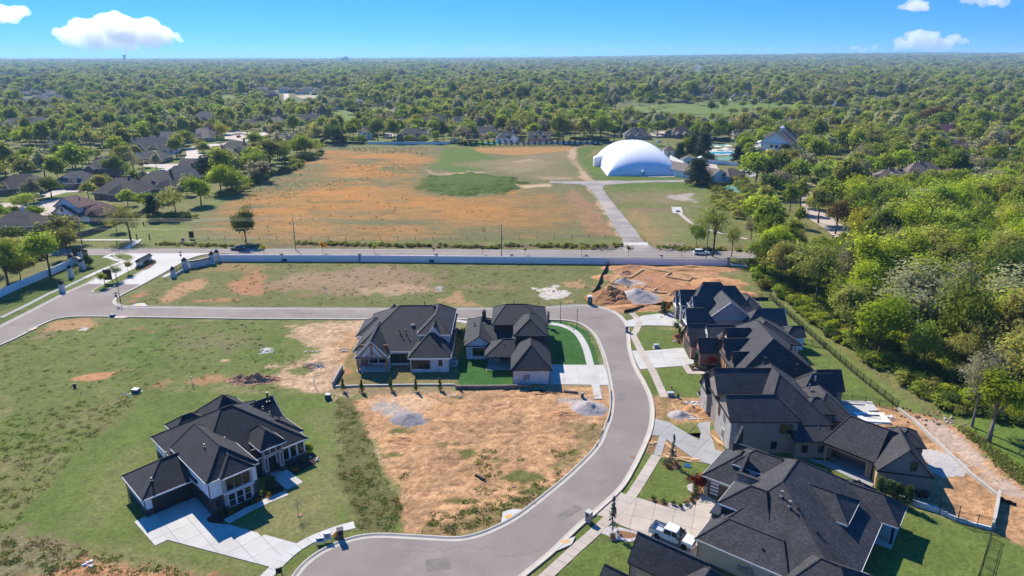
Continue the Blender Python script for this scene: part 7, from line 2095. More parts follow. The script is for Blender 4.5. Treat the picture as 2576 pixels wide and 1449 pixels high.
def instancer(name,pts,scl,idx,rot,coll,label,seed=0):
 me=bpy.data.meshes.new(name)
 n=len(pts)
 me.vertices.add(n);me.vertices.foreach_set('co',np.array(pts,np.float32).ravel())
 a=me.attributes.new('size','FLOAT_VECTOR','POINT');a.data.foreach_set('vector',np.array(scl,np.float32).ravel())
 a=me.attributes.new('kind','INT','POINT');a.data.foreach_set('value',np.array(idx,np.int32))
 a=me.attributes.new('turn','FLOAT','POINT');a.data.foreach_set('value',np.array(rot,np.float32))
 me.update()
 o=link(name,me);tag(o,label,kind='stuff')
 ng=bpy.data.node_groups.new(name,'GeometryNodeTree')
 ng.interface.new_socket('Geometry',in_out='INPUT',socket_type='NodeSocketGeometry');ng.interface.new_socket('Geometry',in_out='OUTPUT',socket_type='NodeSocketGeometry')
 N,Lk=ng.nodes,ng.links
 gi,go=N.new('NodeGroupInput'),N.new('NodeGroupOutput')
 ip=N.new('GeometryNodeInstanceOnPoints');ci=N.new('GeometryNodeCollectionInfo')
 ci.inputs['Collection'].default_value=coll;ci.inputs['Separate Children'].default_value=True;ci.inputs['Reset Children'].default_value=True
 mp=N.new('GeometryNodeMeshToPoints')
 def attr(nm,ty):
  q=N.new('GeometryNodeInputNamedAttribute');q.data_type=ty;q.inputs['Name'].default_value=nm;return q.outputs['Attribute']
 cx=N.new('ShaderNodeCombineXYZ');Lk.new(attr('turn','FLOAT'),cx.inputs['Z'])
 er=N.new('FunctionNodeEulerToRotation');Lk.new(cx.outputs[0],er.inputs[0])
 Lk.new(gi.outputs[0],mp.inputs['Mesh']);Lk.new(mp.outputs[0],ip.inputs['Points'])
 Lk.new(ci.outputs[0],ip.inputs['Instance']);ip.inputs['Pick Instance'].default_value=True
 Lk.new(attr('kind','INT'),ip.inputs['Instance Index'])
 Lk.new(er.outputs[0],ip.inputs['Rotation']);Lk.new(attr('size','FLOAT_VECTOR'),ip.inputs['Scale'])
 Lk.new(ip.outputs[0],go.inputs[0])
 md=o.modifiers.new('scatter','NODES');md.node_group=ng
 return o
instancer('far_rooftops',RP,RS_,RI,RT,RCOL,'dark roofs of the far suburb scattered among the trees')
instancer('forest',FP,FS,FI,FR,FCOL,'leafy spring woods and suburb trees stretching to the horizon')
UCOL=bpy.data.collections.new('undergrowth_kinds')
def small_kind(name,kind,lm,seed,leaf,dens):
 C,Nn,size,*_r,rs=tree_parts(kind,seed,leaf,dens)
 o=bpy.data.objects.new(name,quads_mesh(name,C,Nn,size,[LM[lm]],rs));UCOL.objects.link(o)
small_kind('u_a','bush','green',70,1.2,.5);small_kind('u_b','bush','deep',71,1.2,.5);small_kind('u_c','bush','bright',72,1.2,.5);small_kind('u_d','bush','olive',73,1.2,.45)
up,us,ui,ur=[],[],[],[]
EDGE=ats('D',(1880,668),(1905,720),(1975,765),(2050,822),(2140,890),(2230,945),(2320,1005),(2390,1040),(2460,1050),(2600,1080),(2650,900),(2300,720),(2100,640))
exs=[p[0]for p in EDGE];eys=[p[1]for p in EDGE]
for _ in range(2600):
 x,y=rs_f.uniform(min(exs),max(exs)),rs_f.uniform(min(eys),max(eys))
 if not inside(EDGE,x,y):continue
 s=rs_f.uniform(.25,.9);up.append((x,y,0));us.append((s,s,s*rs_f.uniform(.6,1.1)));ui.append(rs_f.choice((0,0,1,1,2,3)));ur.append(rs_f.uniform(0,6.28))
for k,pts_,n,s0,s1 in(('c',[(0,900),(200,820),(420,690),(640,650),(700,600),(620,560),(860,530),(900,500)],150,.35,.9),('d',[(1700,610),(1830,640),(1960,740),(2100,790),(2200,880)],60,.3,.8),('a',[(1530,190),(1850,170)],36,.4,.9),
                           ('c',[(640,1340),(1000,1350),(1700,1365),(2576,1385)],150,.16,.34),('d',[(0,1150),(400,1150),(900,1160),(1040,1150)],70,.16,.36),('d',[(1340,1160),(1700,1180),(2090,1190)],60,.16,.34),('a',[(1500,420),(2230,440)],60,.16,.3),
                           ('d',[(1900,780),(2100,900),(2260,1000),(2400,1060),(2450,1120)],90,.5,1.1),('a',[(0,560),(200,620),(420,540)],40,.4,.9),('d',[(2060,610),(2150,700),(2170,760)],30,.7,1.3)):
 ln=resample(ats(k,*pts_),.5)
 for _ in range(n):
  q=rs_f.choice(ln);s=rs_f.uniform(s0,s1)
  up.append((q[0]+rs_f.gauss(0,1.6*s+.3),q[1]+rs_f.gauss(0,1.6*s+.3),0));us.append((s*1.2,s*1.2,s));ui.append(rs_f.choice((0,1,3,3)));ur.append(rs_f.uniform(0,6.28))
instancer('undergrowth',up,us,ui,ur,UCOL,'shrubby undergrowth of the woods, hedges and ditch')
WCOL=bpy.data.collections.new('weed_kinds')
def tuft(name,lm,seed,n,h,w):
 rs=np.random.RandomState(seed)
 C=rs.normal(size=(n,3))*np.array([w,w,h*.3]);C[:,2]=np.abs(C[:,2])+h*.15
 Nn=rs.normal(size=(n,3))*np.array([.6,.6,.6])+np.array([0,0,.9]);Nn/=np.linalg.norm(Nn,axis=1)[:,None]
 o=bpy.data.objects.new(name,quads_mesh(name,C,Nn,np.full(n,.14)*rs.uniform(.6,1.4,n),[LM[lm]],rs));WCOL.objects.link(o)
tuft('w_a','weed',1,26,.22,.34);tuft('w_b','green',2,26,.2,.36);tuft('w_c','dry',3,24,.22,.36);tuft('w_d','deep',4,30,1.0,.2);tuft('w_e','weed',5,26,.22,.4)
wp,ws,wi,wr=[],[],[],[]
def weeds(poly,n,kinds,s0,s1,clump=0.0,cs=.08):
 x0,x1=min(p[0]for p in poly),max(p[0]for p in poly);y0,y1=min(p[1]for p in poly),max(p[1]for p in poly)
 c=0
 for _ in range(n*5):
  x,y=rs_f.uniform(x0,x1),rs_f.uniform(y0,y1)
  if clump and mnoise.noise(Vector((x*cs,y*cs,5.5)))<clump:continue
  if not inside(poly,x,y):continue
  s=rs_f.uniform(s0,s1);wp.append((x,y,0.02));ws.append((s,s,s*rs_f.uniform(.7,1.2)));wi.append(rs_f.choice(kinds));wr.append(rs_f.uniform(0,6.28))
  c+=1
  if c>=n:return
weeds(ats('D',(0,870),(150,810),(700,810),(760,900),(700,985),(430,985),(300,1000),(0,1060)),480,(0,0,1,4,2),.25,.9)
weeds(ats('D',(0,1050),(350,990),(230,1110),(20,1330),(0,1330)),420,(0,0,1,4,2),.25,.9)
weeds(ats('D',(845,1005),(900,1010),(930,1110),(965,1200),(1010,1260),(990,1340),(895,1325),(850,1190)),300,(4,4,0,2),.3,.9)
weeds(ats('D',(0,1345),(150,1360),(300,1400),(420,1420),(500,1449),(0,1449)),160,(0,2,4),.3,1.0)
weeds(ats('D',(960,1070),(1500,1060),(1400,1200),(1250,1310),(1050,1340),(1000,1230)),150,(0,1,4),.4,1.0,.2,.16)
weeds(ats('D',(1060,1300),(1250,1260),(1400,1190),(1420,1200),(1300,1295),(1130,1350)),110,(0,4,4,2),.4,1.0)
weeds(ats('D',(540,664),(1300,668),(1500,680),(1480,765),(640,770),(340,762),(420,690)),450,(0,4,4,2),.3,.9)
weeds(ats('c',(640,640),(1000,660),(1400,560),(1900,600),(1800,680),(1300,760),(900,880),(200,960),(30,980),(300,820)),520,(3,),.4,.9,-.15,.03)
weeds(ats('c',(1000,450),(1900,440),(1900,520),(1100,480)),130,(3,),.8,1.3)
weeds(ats('c',(300,960),(1500,850),(2500,1000),(2500,1250),(400,1250)),60,(3,),.7,1.1)
weeds(ats(6,(1150,260),(1330,380),(1500,520),(1640,660),(1795,800),(1795,720),(1450,460)),260,(0,1,4,2),.7,1.8)
instancer('weeds',wp,ws,wi,wr,WCOL,'weeds and rough tufts on the vacant lots and the field')
#----------------------------------------------------------------vehicles
def loft(b,secs,mat_=0):
 """closed rings joined in order, ends capped"""
 for r,q in zip(secs,secs[1:]):
  n=len(r)
  for i in range(n):
   j=(i+1)%n
   b.face([r[i],r[j],q[j],q[i]],mat_)
 b.face(secs[0][::-1],mat_);b.face(secs[-1],mat_)
def wheel(root,x,y,r,w,side):
 b=MB();b.tube((x,y-w/2,r),(x,y+w/2,r),r,n=18)
 o=b.build('wheel',M['tyre'],root)
 b=MB();yy=y+side*(w/2+.004)
 b.tube((x,yy-side*.02,r),(x,yy+side*.012,r),r*.62,n=14)
 for k in range(6):
  a=k*math.pi/3;b.tube((x,yy+side*.016,r),(x+math.cos(a)*r*.55,yy+side*.016,r+math.sin(a)*r*.55),.03,n=4)
 b.build('rim',M['rim'],o)
def smooth_body(o,lvl=2):
 m=o.modifiers.new('bevel','BEVEL');m.width=.05;m.segments=lvl;m.limit_method='ANGLE';m.angle_limit=R(25)
 for p in o.data.polygons:p.use_smooth=True
 return o
def pickup(x,y,ang):
 root=empty('pickup_truck',(x,y,.08),ang,'white crew cab pickup truck parked on the tan driveway','pickup truck')
 def ring(px,zb,zt,hw,tw):
  return[(px,-hw,zb),(px,hw,zb),(px,hw,zt-.18),(px,tw,zt),(px,-tw,zt),(px,-hw,zt-.18)]
 b=MB()
 loft(b,[ring(-1.15,.42,1.18,1.0,.93),ring(.6,.42,1.18,1.0,.93),ring(1.45,.42,1.16,1.0,.92),ring(2.5,.45,1.08,.98,.84),ring(2.82,.5,1.0,.9,.78)])
 smooth_body(b.build('body',M['car_white'],root))
 b=MB();b.box(-2.95,-1.0,.42,-1.16,1.0,.72);b.box(-2.95,-1.0,.723,-1.16,-.84,1.2);b.box(-2.95,.84,.723,-1.16,1.0,1.2);b.box(-2.95,-.837,.723,-2.84,.837,1.2)
 bed=smooth_body(b.build('cargo_bed',M['car_white'],root))
 b=MB();b.box(-2.83,-.835,.725,-1.18,.835,.76);b.box(-2.3,-.8,.76,-1.4,-.62,.95);b.box(-2.3,.62,.76,-1.4,.8,.95);b.build('bed_liner',M['bed_liner'],bed)
 b=MB();b.box(-2.96,-1.01,1.2,-1.17,-.83,1.235);b.box(-2.96,.83,1.2,-1.17,1.01,1.235);b.box(-2.96,-.829,1.2,-2.83,.829,1.235);b.box(-1.22,-.829,.77,-1.17,.829,1.235);b.build('bed_rail',M['sign_black'],bed)
 def cr(px,z0,z1,w0,w1):return[(px,-w0,z0),(px,w0,z0),(px,w1,z1),(px,-w1,z1)]
 b=MB()
 lo=[(-1.14,-.96,1.15),(1.45,-.96,1.15),(1.45,.96,1.15),(-1.14,.96,1.15)]
 hi=[(-1.02,-.76,1.9),(.62,-.76,1.9),(.62,.76,1.9),(-1.02,.76,1.9)]
 b.solid(lo,hi);smooth_body(b.build('cab',M['car_white'],root))
 b=MB()
 b.solid([(.70,-.72,1.80),(1.44,-.88,1.2),(1.48,-.88,1.2),(.76,-.72,1.80)],[(.70,.72,1.80),(1.44,.88,1.2),(1.48,.88,1.2),(.76,.72,1.80)]);b.build('windscreen',M['glass'],root)
 for s in(-1,1):
  for x0,x1,t0,t1 in((-.98,.0,-.9,-.04),(.1,1.14,.06,.64)):
   b=MB();p=[(x0,s*.955,1.22),(x1,s*.955,1.22),(t1,s*.80,1.78),(t0,s*.80,1.78)]
   q=[(a,c+s*.02,z)for a,c,z in p]
   b.solid(p if s<0 else p[::-1],q if s<0 else q[::-1]);b.build('side_window',M['glass'],root)
  b=MB();b.box(1.0,s*1.0-.02+(0 if s>0 else-.2),1.2,1.14,s*1.0+.02+(.2 if s>0 else 0),1.42);b.build('mirror',M['sign_black'],root)
  b=MB();b.box(2.62,s*.72-.16,.82,2.86,s*.72+.16,.94);b.build('headlight',M['lamp_glass'],root)
  b=MB();b.box(-2.99,s*.93-.06,.8,-2.94,s*.93+.06,1.15);b.build('tail_light',M['tail_red'],root)
  for z0 in(-.3,.74):b=MB();b.box(z0,s*1.005-.012,1.0,z0+.18,s*1.005+.012,1.04);b.build('handle',M['sign_black'],root)
  wheel(root,1.85,s*.86,.42,.28,s);wheel(root,-1.85,s*.86,.42,.28,s)
 b=MB();b.box(2.72,-.6,.62,2.88,.6,.95);b.build('grille',M['sign_black'],root)
 b=MB();b.box(2.78,-.95,.4,2.98,.95,.6);b.build('bumper',M['car_white'],root)
 b=MB();b.box(-3.12,-.95,.45,-2.96,.95,.62);b.build('bumper',M['chrome'],root)
 MB().box(-1.12,-.7,1.3,-1.06,.7,1.78).build('rear_window',M['glass'],root)
 return root
px_,py_=at(7,1400,440)
pickup(px_+.3,py_+.35,R(-36))
def small_car(name,x,y,ang,m,label,suv=False,L=4.7,z=.06,group=None,cat='car'):
 root=empty(name,(x,y,z),ang,label,cat,group)
 k=L/4.7;hgt=1.0 if suv else .86
 def ring(px,zb,zt,hw):return[(px*k,-hw,zb),(px*k,hw,zb),(px*k,hw,zt-.15),(px*k,hw*.9,zt),(px*k,-hw*.9,zt),(px*k,-hw,zt-.15)]
 b=MB();loft(b,[ring(-2.35,.4,hgt-.12,.8),ring(-2.1,.28,hgt,.9),ring(.9,.26,hgt,.92),ring(2.0,.28,hgt-.14,.88),ring(2.35,.36,hgt-.28,.76)])
 smooth_body(b.build('body',M[m],root))
 t=1.68 if suv else 1.42;x0=-2.15 if suv else-1.75
 b=MB();b.solid([(x0*k,-.86,hgt-.04),(1.05*k,-.86,hgt-.04),(1.05*k,.86,hgt-.04),(x0*k,.86,hgt-.04)],[((x0+(.2 if suv else .65))*k,-.66,t-.04),(.2*k,-.66,t-.04),(.2*k,.66,t-.04),((x0+(.2 if suv else .65))*k,.66,t-.04)])
 b.build('window',M['glass'],root)
 b=MB();b.box((x0+(.25 if suv else .7))*k,-.66,t-.035,.18*k,.66,t);smooth_body(b.build('car_roof',M[m],root))
 for s in(-1,1):
  MB().box(2.2*k,s*.6-.14,.6,2.37*k,s*.6+.14,.7).build('headlight',M['lamp_glass'],root)
  MB().box(-2.37*k,s*.64-.12,.62,-2.3*k,s*.64+.12,.76).build('tail_light',M['tail_red'],root)
  wheel(root,1.42*k,s*.8,.33,.22,s);wheel(root,-1.42*k,s*.8,.33,.22,s)
 return root
x,y=at('a',2300,478);small_car('car',x,y,R(180),'car_dark','dark blue grey car driving on the two lane road below the lone fan shaped tree',L=4.9)
x,y=at('d',1725,1222);small_car('car',x,y,R(-2),'car_white','white suv driving on the two lane road near the woods',True,5.0)
for k,x,y,an,m,lb,su in(('b',1575,690,60,'car_white','white car parked on the drive below the dark ridge house',False),('c',515,243,90,'car_silver','silver car beside the tan hip roofed house',False),('c',127,345,90,'car_red','dark red car on the pale street bend',True),('b',2305,355,80,'car_dark','dark car at the upper end of the winding street',False),
                               ('d',1345,200,90,'car_white','white car in the pale court behind the dome',False),('d',1745,475,70,'car_dark','blue dark car parked behind the shed row',False),('b',1430,292,10,'car_red','orange red car on the street beyond the pond',False),('b',380,925,20,'car_silver','silver car at the left cul de sac',False),
                               ('e',580,462,0,'car_white','white car between trees on the pink lane',False),('d',1700,478,0,'car_silver','silver car by the white shed',False)):
 px,py=at(k,x,y);small_car('car',px,py,R(an),m,lb,su)
def mower(k,x,y,ang,m,lb):
 px,py=at(k,x,y);root=empty('mower',(px,py,.09),R(ang),lb,'mower')
 b=MB();b.box(-.9,-.5,.4,.9,.5,.9);b.box(.3,-.4,.9,.95,.4,1.15);smooth_body(b.build('body',M[m],root))
 MB().box(-.5,-.3,.9,-.1,.3,1.4).build('seat',M['sign_black'],root)
 for s in(-1,1):
  for wx,r in((-.6,.42),(.65,.28)):wheel(root,wx,s*.6,r,.25,s)
 b=MB();b.box(-.7,-.7,.1,.4,.7,.3);b.build('deck',M['sign_black'],root)
for q in(('d',1835,545,30,'sign_black','first dark mower outside the maintenance garage'),('d',1862,575,40,'car_red','red and black mower outside the maintenance garage'),('d',1893,588,20,'sign_black','last dark mower by the blue end wall'),('d',2125,528,10,'car_red','bright red tractor behind the maintenance garage'),('d',2085,522,0,'util_green','green mower beside the bright red tractor')):mower(*q)
#----------------------------------------------------------------utility poles and wires
POLES=[]
def pole(k,x,y,hgt,lb,arm=True,m='pole_wood',ang=0.0):
 px,py=at(k,x,y);root=empty('utility_pole',(px,py,0),ang,lb,'utility pole')
 b=MB();b.tube((0,0,-.5),(0,0,hgt),.17,.11,8);b.build('pole',M[m],root)
 b=MB();b.box(-.06,-1.1,hgt-.75,.06,1.1,hgt-.62)
 if arm:b.build('crossarm',M[m],root)
 for q in(-.95,0,.95):
  b=MB();z=hgt-.6 if q else hgt+.02
  b.tube((0,q,z),(0,q,z+.22),.05,n=6);b.build('insulator',M['util_grey'],root)
 if arm:MB().tube((.3,0,hgt-2.2),(.3,0,hgt-1.4),.2,n=10).build('transformer',M['util_grey'],root)
 POLES.append((px,py,hgt));return root
pole('a',815,545,12.5,'utility pole at the entrance beside the tall bright tree')
pole('c',660,1402,10.9,'utility pole behind the white wall, second from the left',False,'pole_wood')
pole('d',10,1245,10.5,'slim utility pole behind the middle of the white wall',False)
pole('d',1765,1265,10.5,'brown utility pole at the right end of the white wall, beside the white suv')
pole('d',1960,700,12.0,'utility pole in front of the blue garage wall',False)
pole('d',2165,850,12.0,'utility pole with a transformer left of the pink lane')
pole('d',1682,455,11.0,'utility pole rising behind the white sheds',False)
pole('d',1432,400,15.0,'tall pole just right of the dome',False,'util_grey')
pole('d',1228,265,17.0,'left of two tall thin poles behind the dome',False,'util_grey')
pole('d',1240,262,16.0,'right of two tall thin poles behind the dome',False,'util_grey')
def wires(a,b,offs,label,sag=.5):
 root=empty('power_line',(0,0,0),0,label,'power line')
 for o,dz in offs:
  p,q=Vector((a[0],a[1]+o,a[2]+dz)),Vector((b[0],b[1]+o,b[2]+dz))
  mb=MB();n=10;pts=[]
  for i in range(n+1):
   t=i/n;v=p.lerp(q,t);v.z-=sag*4*t*(1-t);pts.append(v)
  for u,v in zip(pts,pts[1:]):mb.tube(u,v,.013,n=3)
  mb.build('wire',M['black_metal'],root)
W3=((-.95,-.38),(.0,.24),(.95,-.38),(0,-3.2))
P_=POLES
wires((P_[0][0]-75,P_[0][1]+1,12),P_[0],W3,'power lines leaving the picture at the left edge')
wires(P_[0],P_[1],W3,'power lines above the entrance drive');wires(P_[1],P_[2],W3,'power lines over the road before the orange field')
wires(P_[2],P_[3],W3,'power lines over the road before the track');wires(P_[3],(P_[3][0]+60,P_[3][1]-3,10.5),W3,'power lines running into the right hand woods')
wires(P_[4],P_[5],W3,'power lines between the poles beside the pink lane',.8);wires(P_[6],P_[4],W3[:3],'power lines above the maintenance garage',.8)
wires(P_[5],(P_[5][0]+55,P_[5][1]-70,11),W3[:3],'power lines falling toward the pink lane',.8)
#----------------------------------------------------------------signs,boards,lamps,boxes
def text_mesh(s,size,m,parent,loc,rot,name='lettering'):
 cu=bpy.data.curves.new(name,'FONT');cu.body=s;cu.size=size;cu.align_x='CENTER';cu.align_y='CENTER';cu.extrude=.004
 t=bpy.data.objects.new('tmp',cu);COL.objects.link(t)
 dg=bpy.context.evaluated_depsgraph_get();me=bpy.data.meshes.new_from_object(t.evaluated_get(dg))
 bpy.data.objects.remove(t);bpy.data.curves.remove(cu)
 me.materials.clear();me.materials.append(m)
 o=link(name,me,parent);o.location=loc;o.rotation_euler=rot
 return o
def stop_sign(k,x,y,lb,ang=0.0):
 px,py=at(k,x,y);root=empty('stop_sign',(px,py,0),ang,lb,'stop sign')
 b=MB();b.tube((0,0,0),(0,0,3.3),.04,n=6);b.build('post',M['util_grey'],root)
 def octa(r):return[(r*math.cos(R(22.5+45*i)),2.45+r*math.sin(R(22.5+45*i)))for i in range(8)]
 b=MB();b.solid([(u,-.05,z)for u,z in octa(.42)],[(u,-.065,z)for u,z in octa(.42)]);pl=b.build('plate',M['sign_white'],root)
 b=MB();b.solid([(u,-.066,z)for u,z in octa(.38)],[(u,-.072,z)for u,z in octa(.38)]);b.build('face',M['stop_red'],pl)
 text_mesh('STOP',.27,M['sign_white'],pl,(0,-.078,2.45),(math.pi/2,0,0))
 for a,z in((0,3.1),(math.pi/2,3.36)):MB().obox(0,0,a,1.0,.03,z,z+.22).build('street_name_plate',M['sign_blue'],root)
stop_sign('a',1752,600,'stop sign where the entrance drive meets the two lane road',R(-10));stop_sign('a',1133,1008,'stop sign at the street corner beside the lamp post',R(10))
px,py=at('e',675,790)
root=empty('stop_sign',(px,py,0),R(180),'stop sign seen from behind at the end of the pink lane','stop sign')
MB().tube((0,0,0),(0,0,3.3),.04,n=6).build('post',M['util_grey'],root)
b=MB();oc=[(.42*math.cos(R(22.5+45*i)),2.45+.42*math.sin(R(22.5+45*i)))for i in range(8)];b.solid([(u,-.05,z)for u,z in oc],[(u,-.066,z)for u,z in oc]);b.build('plate',M['util_grey'],root)
MB().obox(0,0,0,1.2,.03,3.0,3.3).build('street_name_plate',M['sign_blue'],root)
def lamp(k,x,y,hgt,lb):
 px,py=at(k,x,y);root=empty('street_lamp',(px,py,0),0,lb,'street lamp')
 b=MB();b.tube((0,0,0),(0,0,hgt),.08,.055,8);b.tube((0,0,0),(0,0,.5),.14,.1,8);b.build('post',M['black_metal'],root)
 b=MB();b.box(-.15,-.3,hgt+.003,.15,.3,hgt+.12);b.build('lamp_head',M['black_metal'],root)
lamp('a',1157,965,7.0,'black lamp post beside the corner stop sign');lamp(2,1601,240,5.0,'black lamp post at the far kerb behind the green turf');lamp(2,1714,282,4.6,'black post in the strip beside the curved sidewalk')
def board(k,x,y,w,h,z0,m,lb,cat='sign',ang=0.0,name='sign_board',posts=True,inner=None):
 px,py=at(k,x,y);root=empty(name,(px,py,0),ang,lb,cat)
 MB().box(-w/2,-.06,z0,w/2,.06,z0+h).build('board',M[m],root)
 if posts:
  for s in(-1,1):MB().box(s*(w/2+.06)-.05,-.05,0,s*(w/2+.06)+.05,.05,z0+h+.1).build('post',M['sign_black' if m=='sign_black' else 'sign_white'],root)
 if inner:MB().box(-w*.42,-.075,z0+h*.3,w*.42,-.062,z0+h*.85).build('print',M[inner],root)
 return root
o=board('a',1048,800,1.9,3.0,.9,'sign_black','tall black sign board on the entrance median',ang=R(8));o.location.z=.2
board('a',1850,372,1.5,2.3,.5,'sign_black','black sign board standing at the roadside of the orange field',ang=R(-4))
board('a',1768,415,.9,1.4,.6,'sign_white','small white and red real estate sign at the roadside field',ang=R(-6),inner='stop_red')
board(1,1585,1215,.9,.7,.25,'sign_white','left yard sign with a blue panel in front of the driveway kerb',ang=R(12),inner='sign_blue')
board(1,1635,1200,.75,1.05,.3,'sign_white','taller pale yard sign right beside the first one',ang=R(12),inner='util_grey')
board(1,1285,1440,.5,.8,.3,'sign_black','small dark sign at the lower edge beside the street end',ang=R(30))
px,py=at(4,1068,402);root=empty('yard_sign',(px,py,0),R(-20),'blue yard sign lying tilted on the lawn by the spruce island','sign')
b=MB();b.solid([(-.5,-.3,.1),(.5,-.3,.1),(.5,.3,.35),(-.5,.3,.35)],[(-.5,-.3,.14),(.5,-.3,.14),(.5,.3,.39),(-.5,.3,.39)]);b.build('board',M['sign_blue'],root)
for s in(-.3,.3):MB().tube((s,.25,0),(s,.25,.34),.015,n=4).build('stake',M['util_grey'],root)
b=MB();b.solid([(-.42,-.24,.155),(-.2,-.24,.155),(-.2,.1,.295),(-.42,.1,.295)],[(-.42,-.24,.16),(-.2,-.24,.16),(-.2,.1,.3),(-.42,.1,.3)]);b.build('print',M['sign_white'],root)
px,py=at('a',1148,520);root=empty('crossing_sign',(px,py,0),0,'lime yellow diamond crossing sign at the corner island','road sign')
MB().tube((0,0,0),(0,0,4.6),.04,n=6).build('post',M['util_grey'],root)
b=MB();b.solid([(0,-.06,3.6),(.62,-.06,4.2),(0,-.06,4.8),(-.62,-.06,4.2)],[(0,-.045,3.6),(.62,-.045,4.2),(0,-.045,4.8),(-.62,-.045,4.2)]);b.build('plate',M['lime_sign'],root)
MB().box(-.35,-.06,2.6,.35,-.045,3.2).build('lower_plate',M['lime_sign'],root)
p,q=at('a',1335,650),at('a',1448,590);an=math.atan2(q[1]-p[1],q[0]-p[0]);L=math.dist(p,q)
root=empty('entrance_monument',((p[0]+q[0])/2,(p[1]+q[1])/2,.2),an,'white brick monument with a black gabled roof on the entrance median','monument')
MB().box(-L/2,-.6,0,L/2,.6,1.7).build('wall',M['white_brick'],root)
b=MB();b.solid([(-L/2-.3,-.95,1.703),(L/2+.3,-.95,1.703),(L/2+.3,.95,1.703),(-L/2-.3,.95,1.703)],[(-L/2-.2,-.05,2.5),(L/2+.2,-.05,2.5),(L/2+.2,.05,2.5),(-L/2-.2,.05,2.5)]);b.build('roof',M['shingle_black'],root)
MB().box(-1.6,-.66,.5,1.6,-.603,1.3).build('plaque',M['sign_black'],root)
sheet('mulch_bed',[(p_[0],p_[1])for p_ in smooth_line(ats('a',(1275,672),(1400,668),(1505,600),(1470,590),(1400,622),(1330,655)),3,True)],M['mulch'],.215,'mulch bed round the entrance monument')
def mailbox(k,x,y,w,hgt,m,capm,lb,ang=0.0):
 px,py=at(k,x,y);root=empty('mailbox_pillar',(px,py,0),ang,lb,'mailbox')
 MB().box(-w/2,-w/2,0,w/2,w/2,hgt).build('pillar',M[m],root)
 MB().box(-w/2-.05,-w/2-.05,hgt+.003,w/2+.05,w/2+.05,hgt+.1).build('cap',M[capm],root)
 MB().box(-.16,-w/2-.06,hgt-.55,.16,-w/2-.004,hgt-.2).build('mailbox_door',M['sign_black'],root)
mailbox(1,1728,1188,.75,1.65,'dark_brick','dark_brick','dark brick mailbox pillar at the street end, lower middle',R(20));mailbox(4,122,930,.75,1.6,'stone','concrete','pale stone mailbox pillar beside the tan driveway',R(-40));mailbox(3,10,555,.7,1.5,'stone','concrete','stone mailbox pillar at the farthest driveway')
def util_box(k,x,y,w,d,h,m,lid,lb,ang=0.0):
 px,py=at(k,x,y);root=empty('utility_box',(px,py,0),R(ang),lb,'utility box')
 smooth_body(MB().box(-w/2,-d/2,0,w/2,d/2,h).build('cabinet',M[m],root))
 b=MB();b.solid([(-w/2-.04,-d/2-.04,h+.003),(w/2+.04,-d/2-.04,h+.003),(w/2+.04,d/2+.04,h+.003),(-w/2-.04,d/2+.04,h+.003)],[(-w/2+.06,-d/2+.06,h+.12),(w/2-.06,-d/2+.06,h+.12),(w/2-.06,d/2-.06,h+.12),(-w/2+.06,d/2-.06,h+.12)]);b.build('lid',M[lid],root)
 MB().box(-w*.7,-d*.7,-.03,w*.7,d*.7,.06).build('pad',M['concrete'],root)
util_box(1,255,122,1.3,1.1,.7,'util_green','util_lid','low green utility box at the upper corner of the left lawn',-10);util_box(1,1640,172,1.0,.9,.95,'util_green','util_lid','green utility box at the corner of the brown yard');util_box(3,298,705,1.1,.9,.7,'util_grey','util_lid','grey utility box on the lawn between the two right driveways')
util_box(3,434,1172,1.2,.9,.7,'util_grey','util_lid','grey utility box at the edge of the torn up front yard');util_box('x',384,150,1.4,1.0,.9,'util_green','util_lid','left green utility box below the white wall');util_box('x',1329,158,1.4,1.0,.9,'util_green','util_lid','green utility box below the middle of the white wall')
util_box('a',1083,1122,1.1,.8,.55,'box_blue','box_blue','dark blue box on the near kerb of the street');util_box(2,1750,752,.5,.5,.9,'util_green','util_lid','small green pedestal beside the sidewalk end');util_box('w',545,545,.5,.4,.7,'sign_black','rock','small dark pedestal in the weeds at the far left',0);util_box(2,918,705,.4,.4,.7,'sign_black','sign_black','little black pedestal below the block wall')
util_box(3,505,1192,.4,.4,.7,'util_green','sign_black','little dark pedestal beside the grey utility box');util_box(6,335,28,1.0,.8,.5,'sign_black','sign_black','black box on the lawn behind the brick house');util_box('y',355,240,.6,.5,.9,'util_grey','util_grey','small grey box at the foot of the white wall');util_box(3,720,1155,.8,.6,.4,'sign_black','sign_black','black bag like bin lying on the front lawn')
def pvc(k,x,y,h,lb,tilt=0.0):
 px,py=at(k,x,y);root=empty('marker_pipe',(px,py,0),0,lb,'pipe','white marker pipes on the lots')
 b=MB();b.tube((0,0,-.1),(math.sin(tilt)*h,0,math.cos(tilt)*h),.075,n=8);b.build('pipe',M['pvc'],root)
 b=MB();b.tube((math.sin(tilt)*h,0,math.cos(tilt)*h),(math.sin(tilt)*(h+.08),0,math.cos(tilt)*(h+.08)),.095,n=8);b.build('cap',M['pvc'],root)
for k,x,y,h_,lb,t in(('x',73,353,2.2,'white pipe standing in the red dirt of the long lot',0),('x',647,357,1.7,'white pipe left of the timber porch house, beyond the street',0),('x',1221,367,1.3,'white pipe just beyond the street behind the roofs',0),('x',1787,375,1.2,'white pipe beyond the dark upper floor house',0),('x',2038,437,1.3,'white pipe at the far side of the cul de sac',0),('x',2263,366,1.2,'white pipe near the portable toilet',0),
                           ('w',1412,535,1.9,'white pipe standing in the weeds above the dark house',0),('w',970,622,2.0,'white pipe leaning over beside the low green box',-1.0),('w',2312,548,1.9,'white pipe standing on the pale dirt near the brown yard',0)):
 pvc(k,x,y,h_,lb,t)
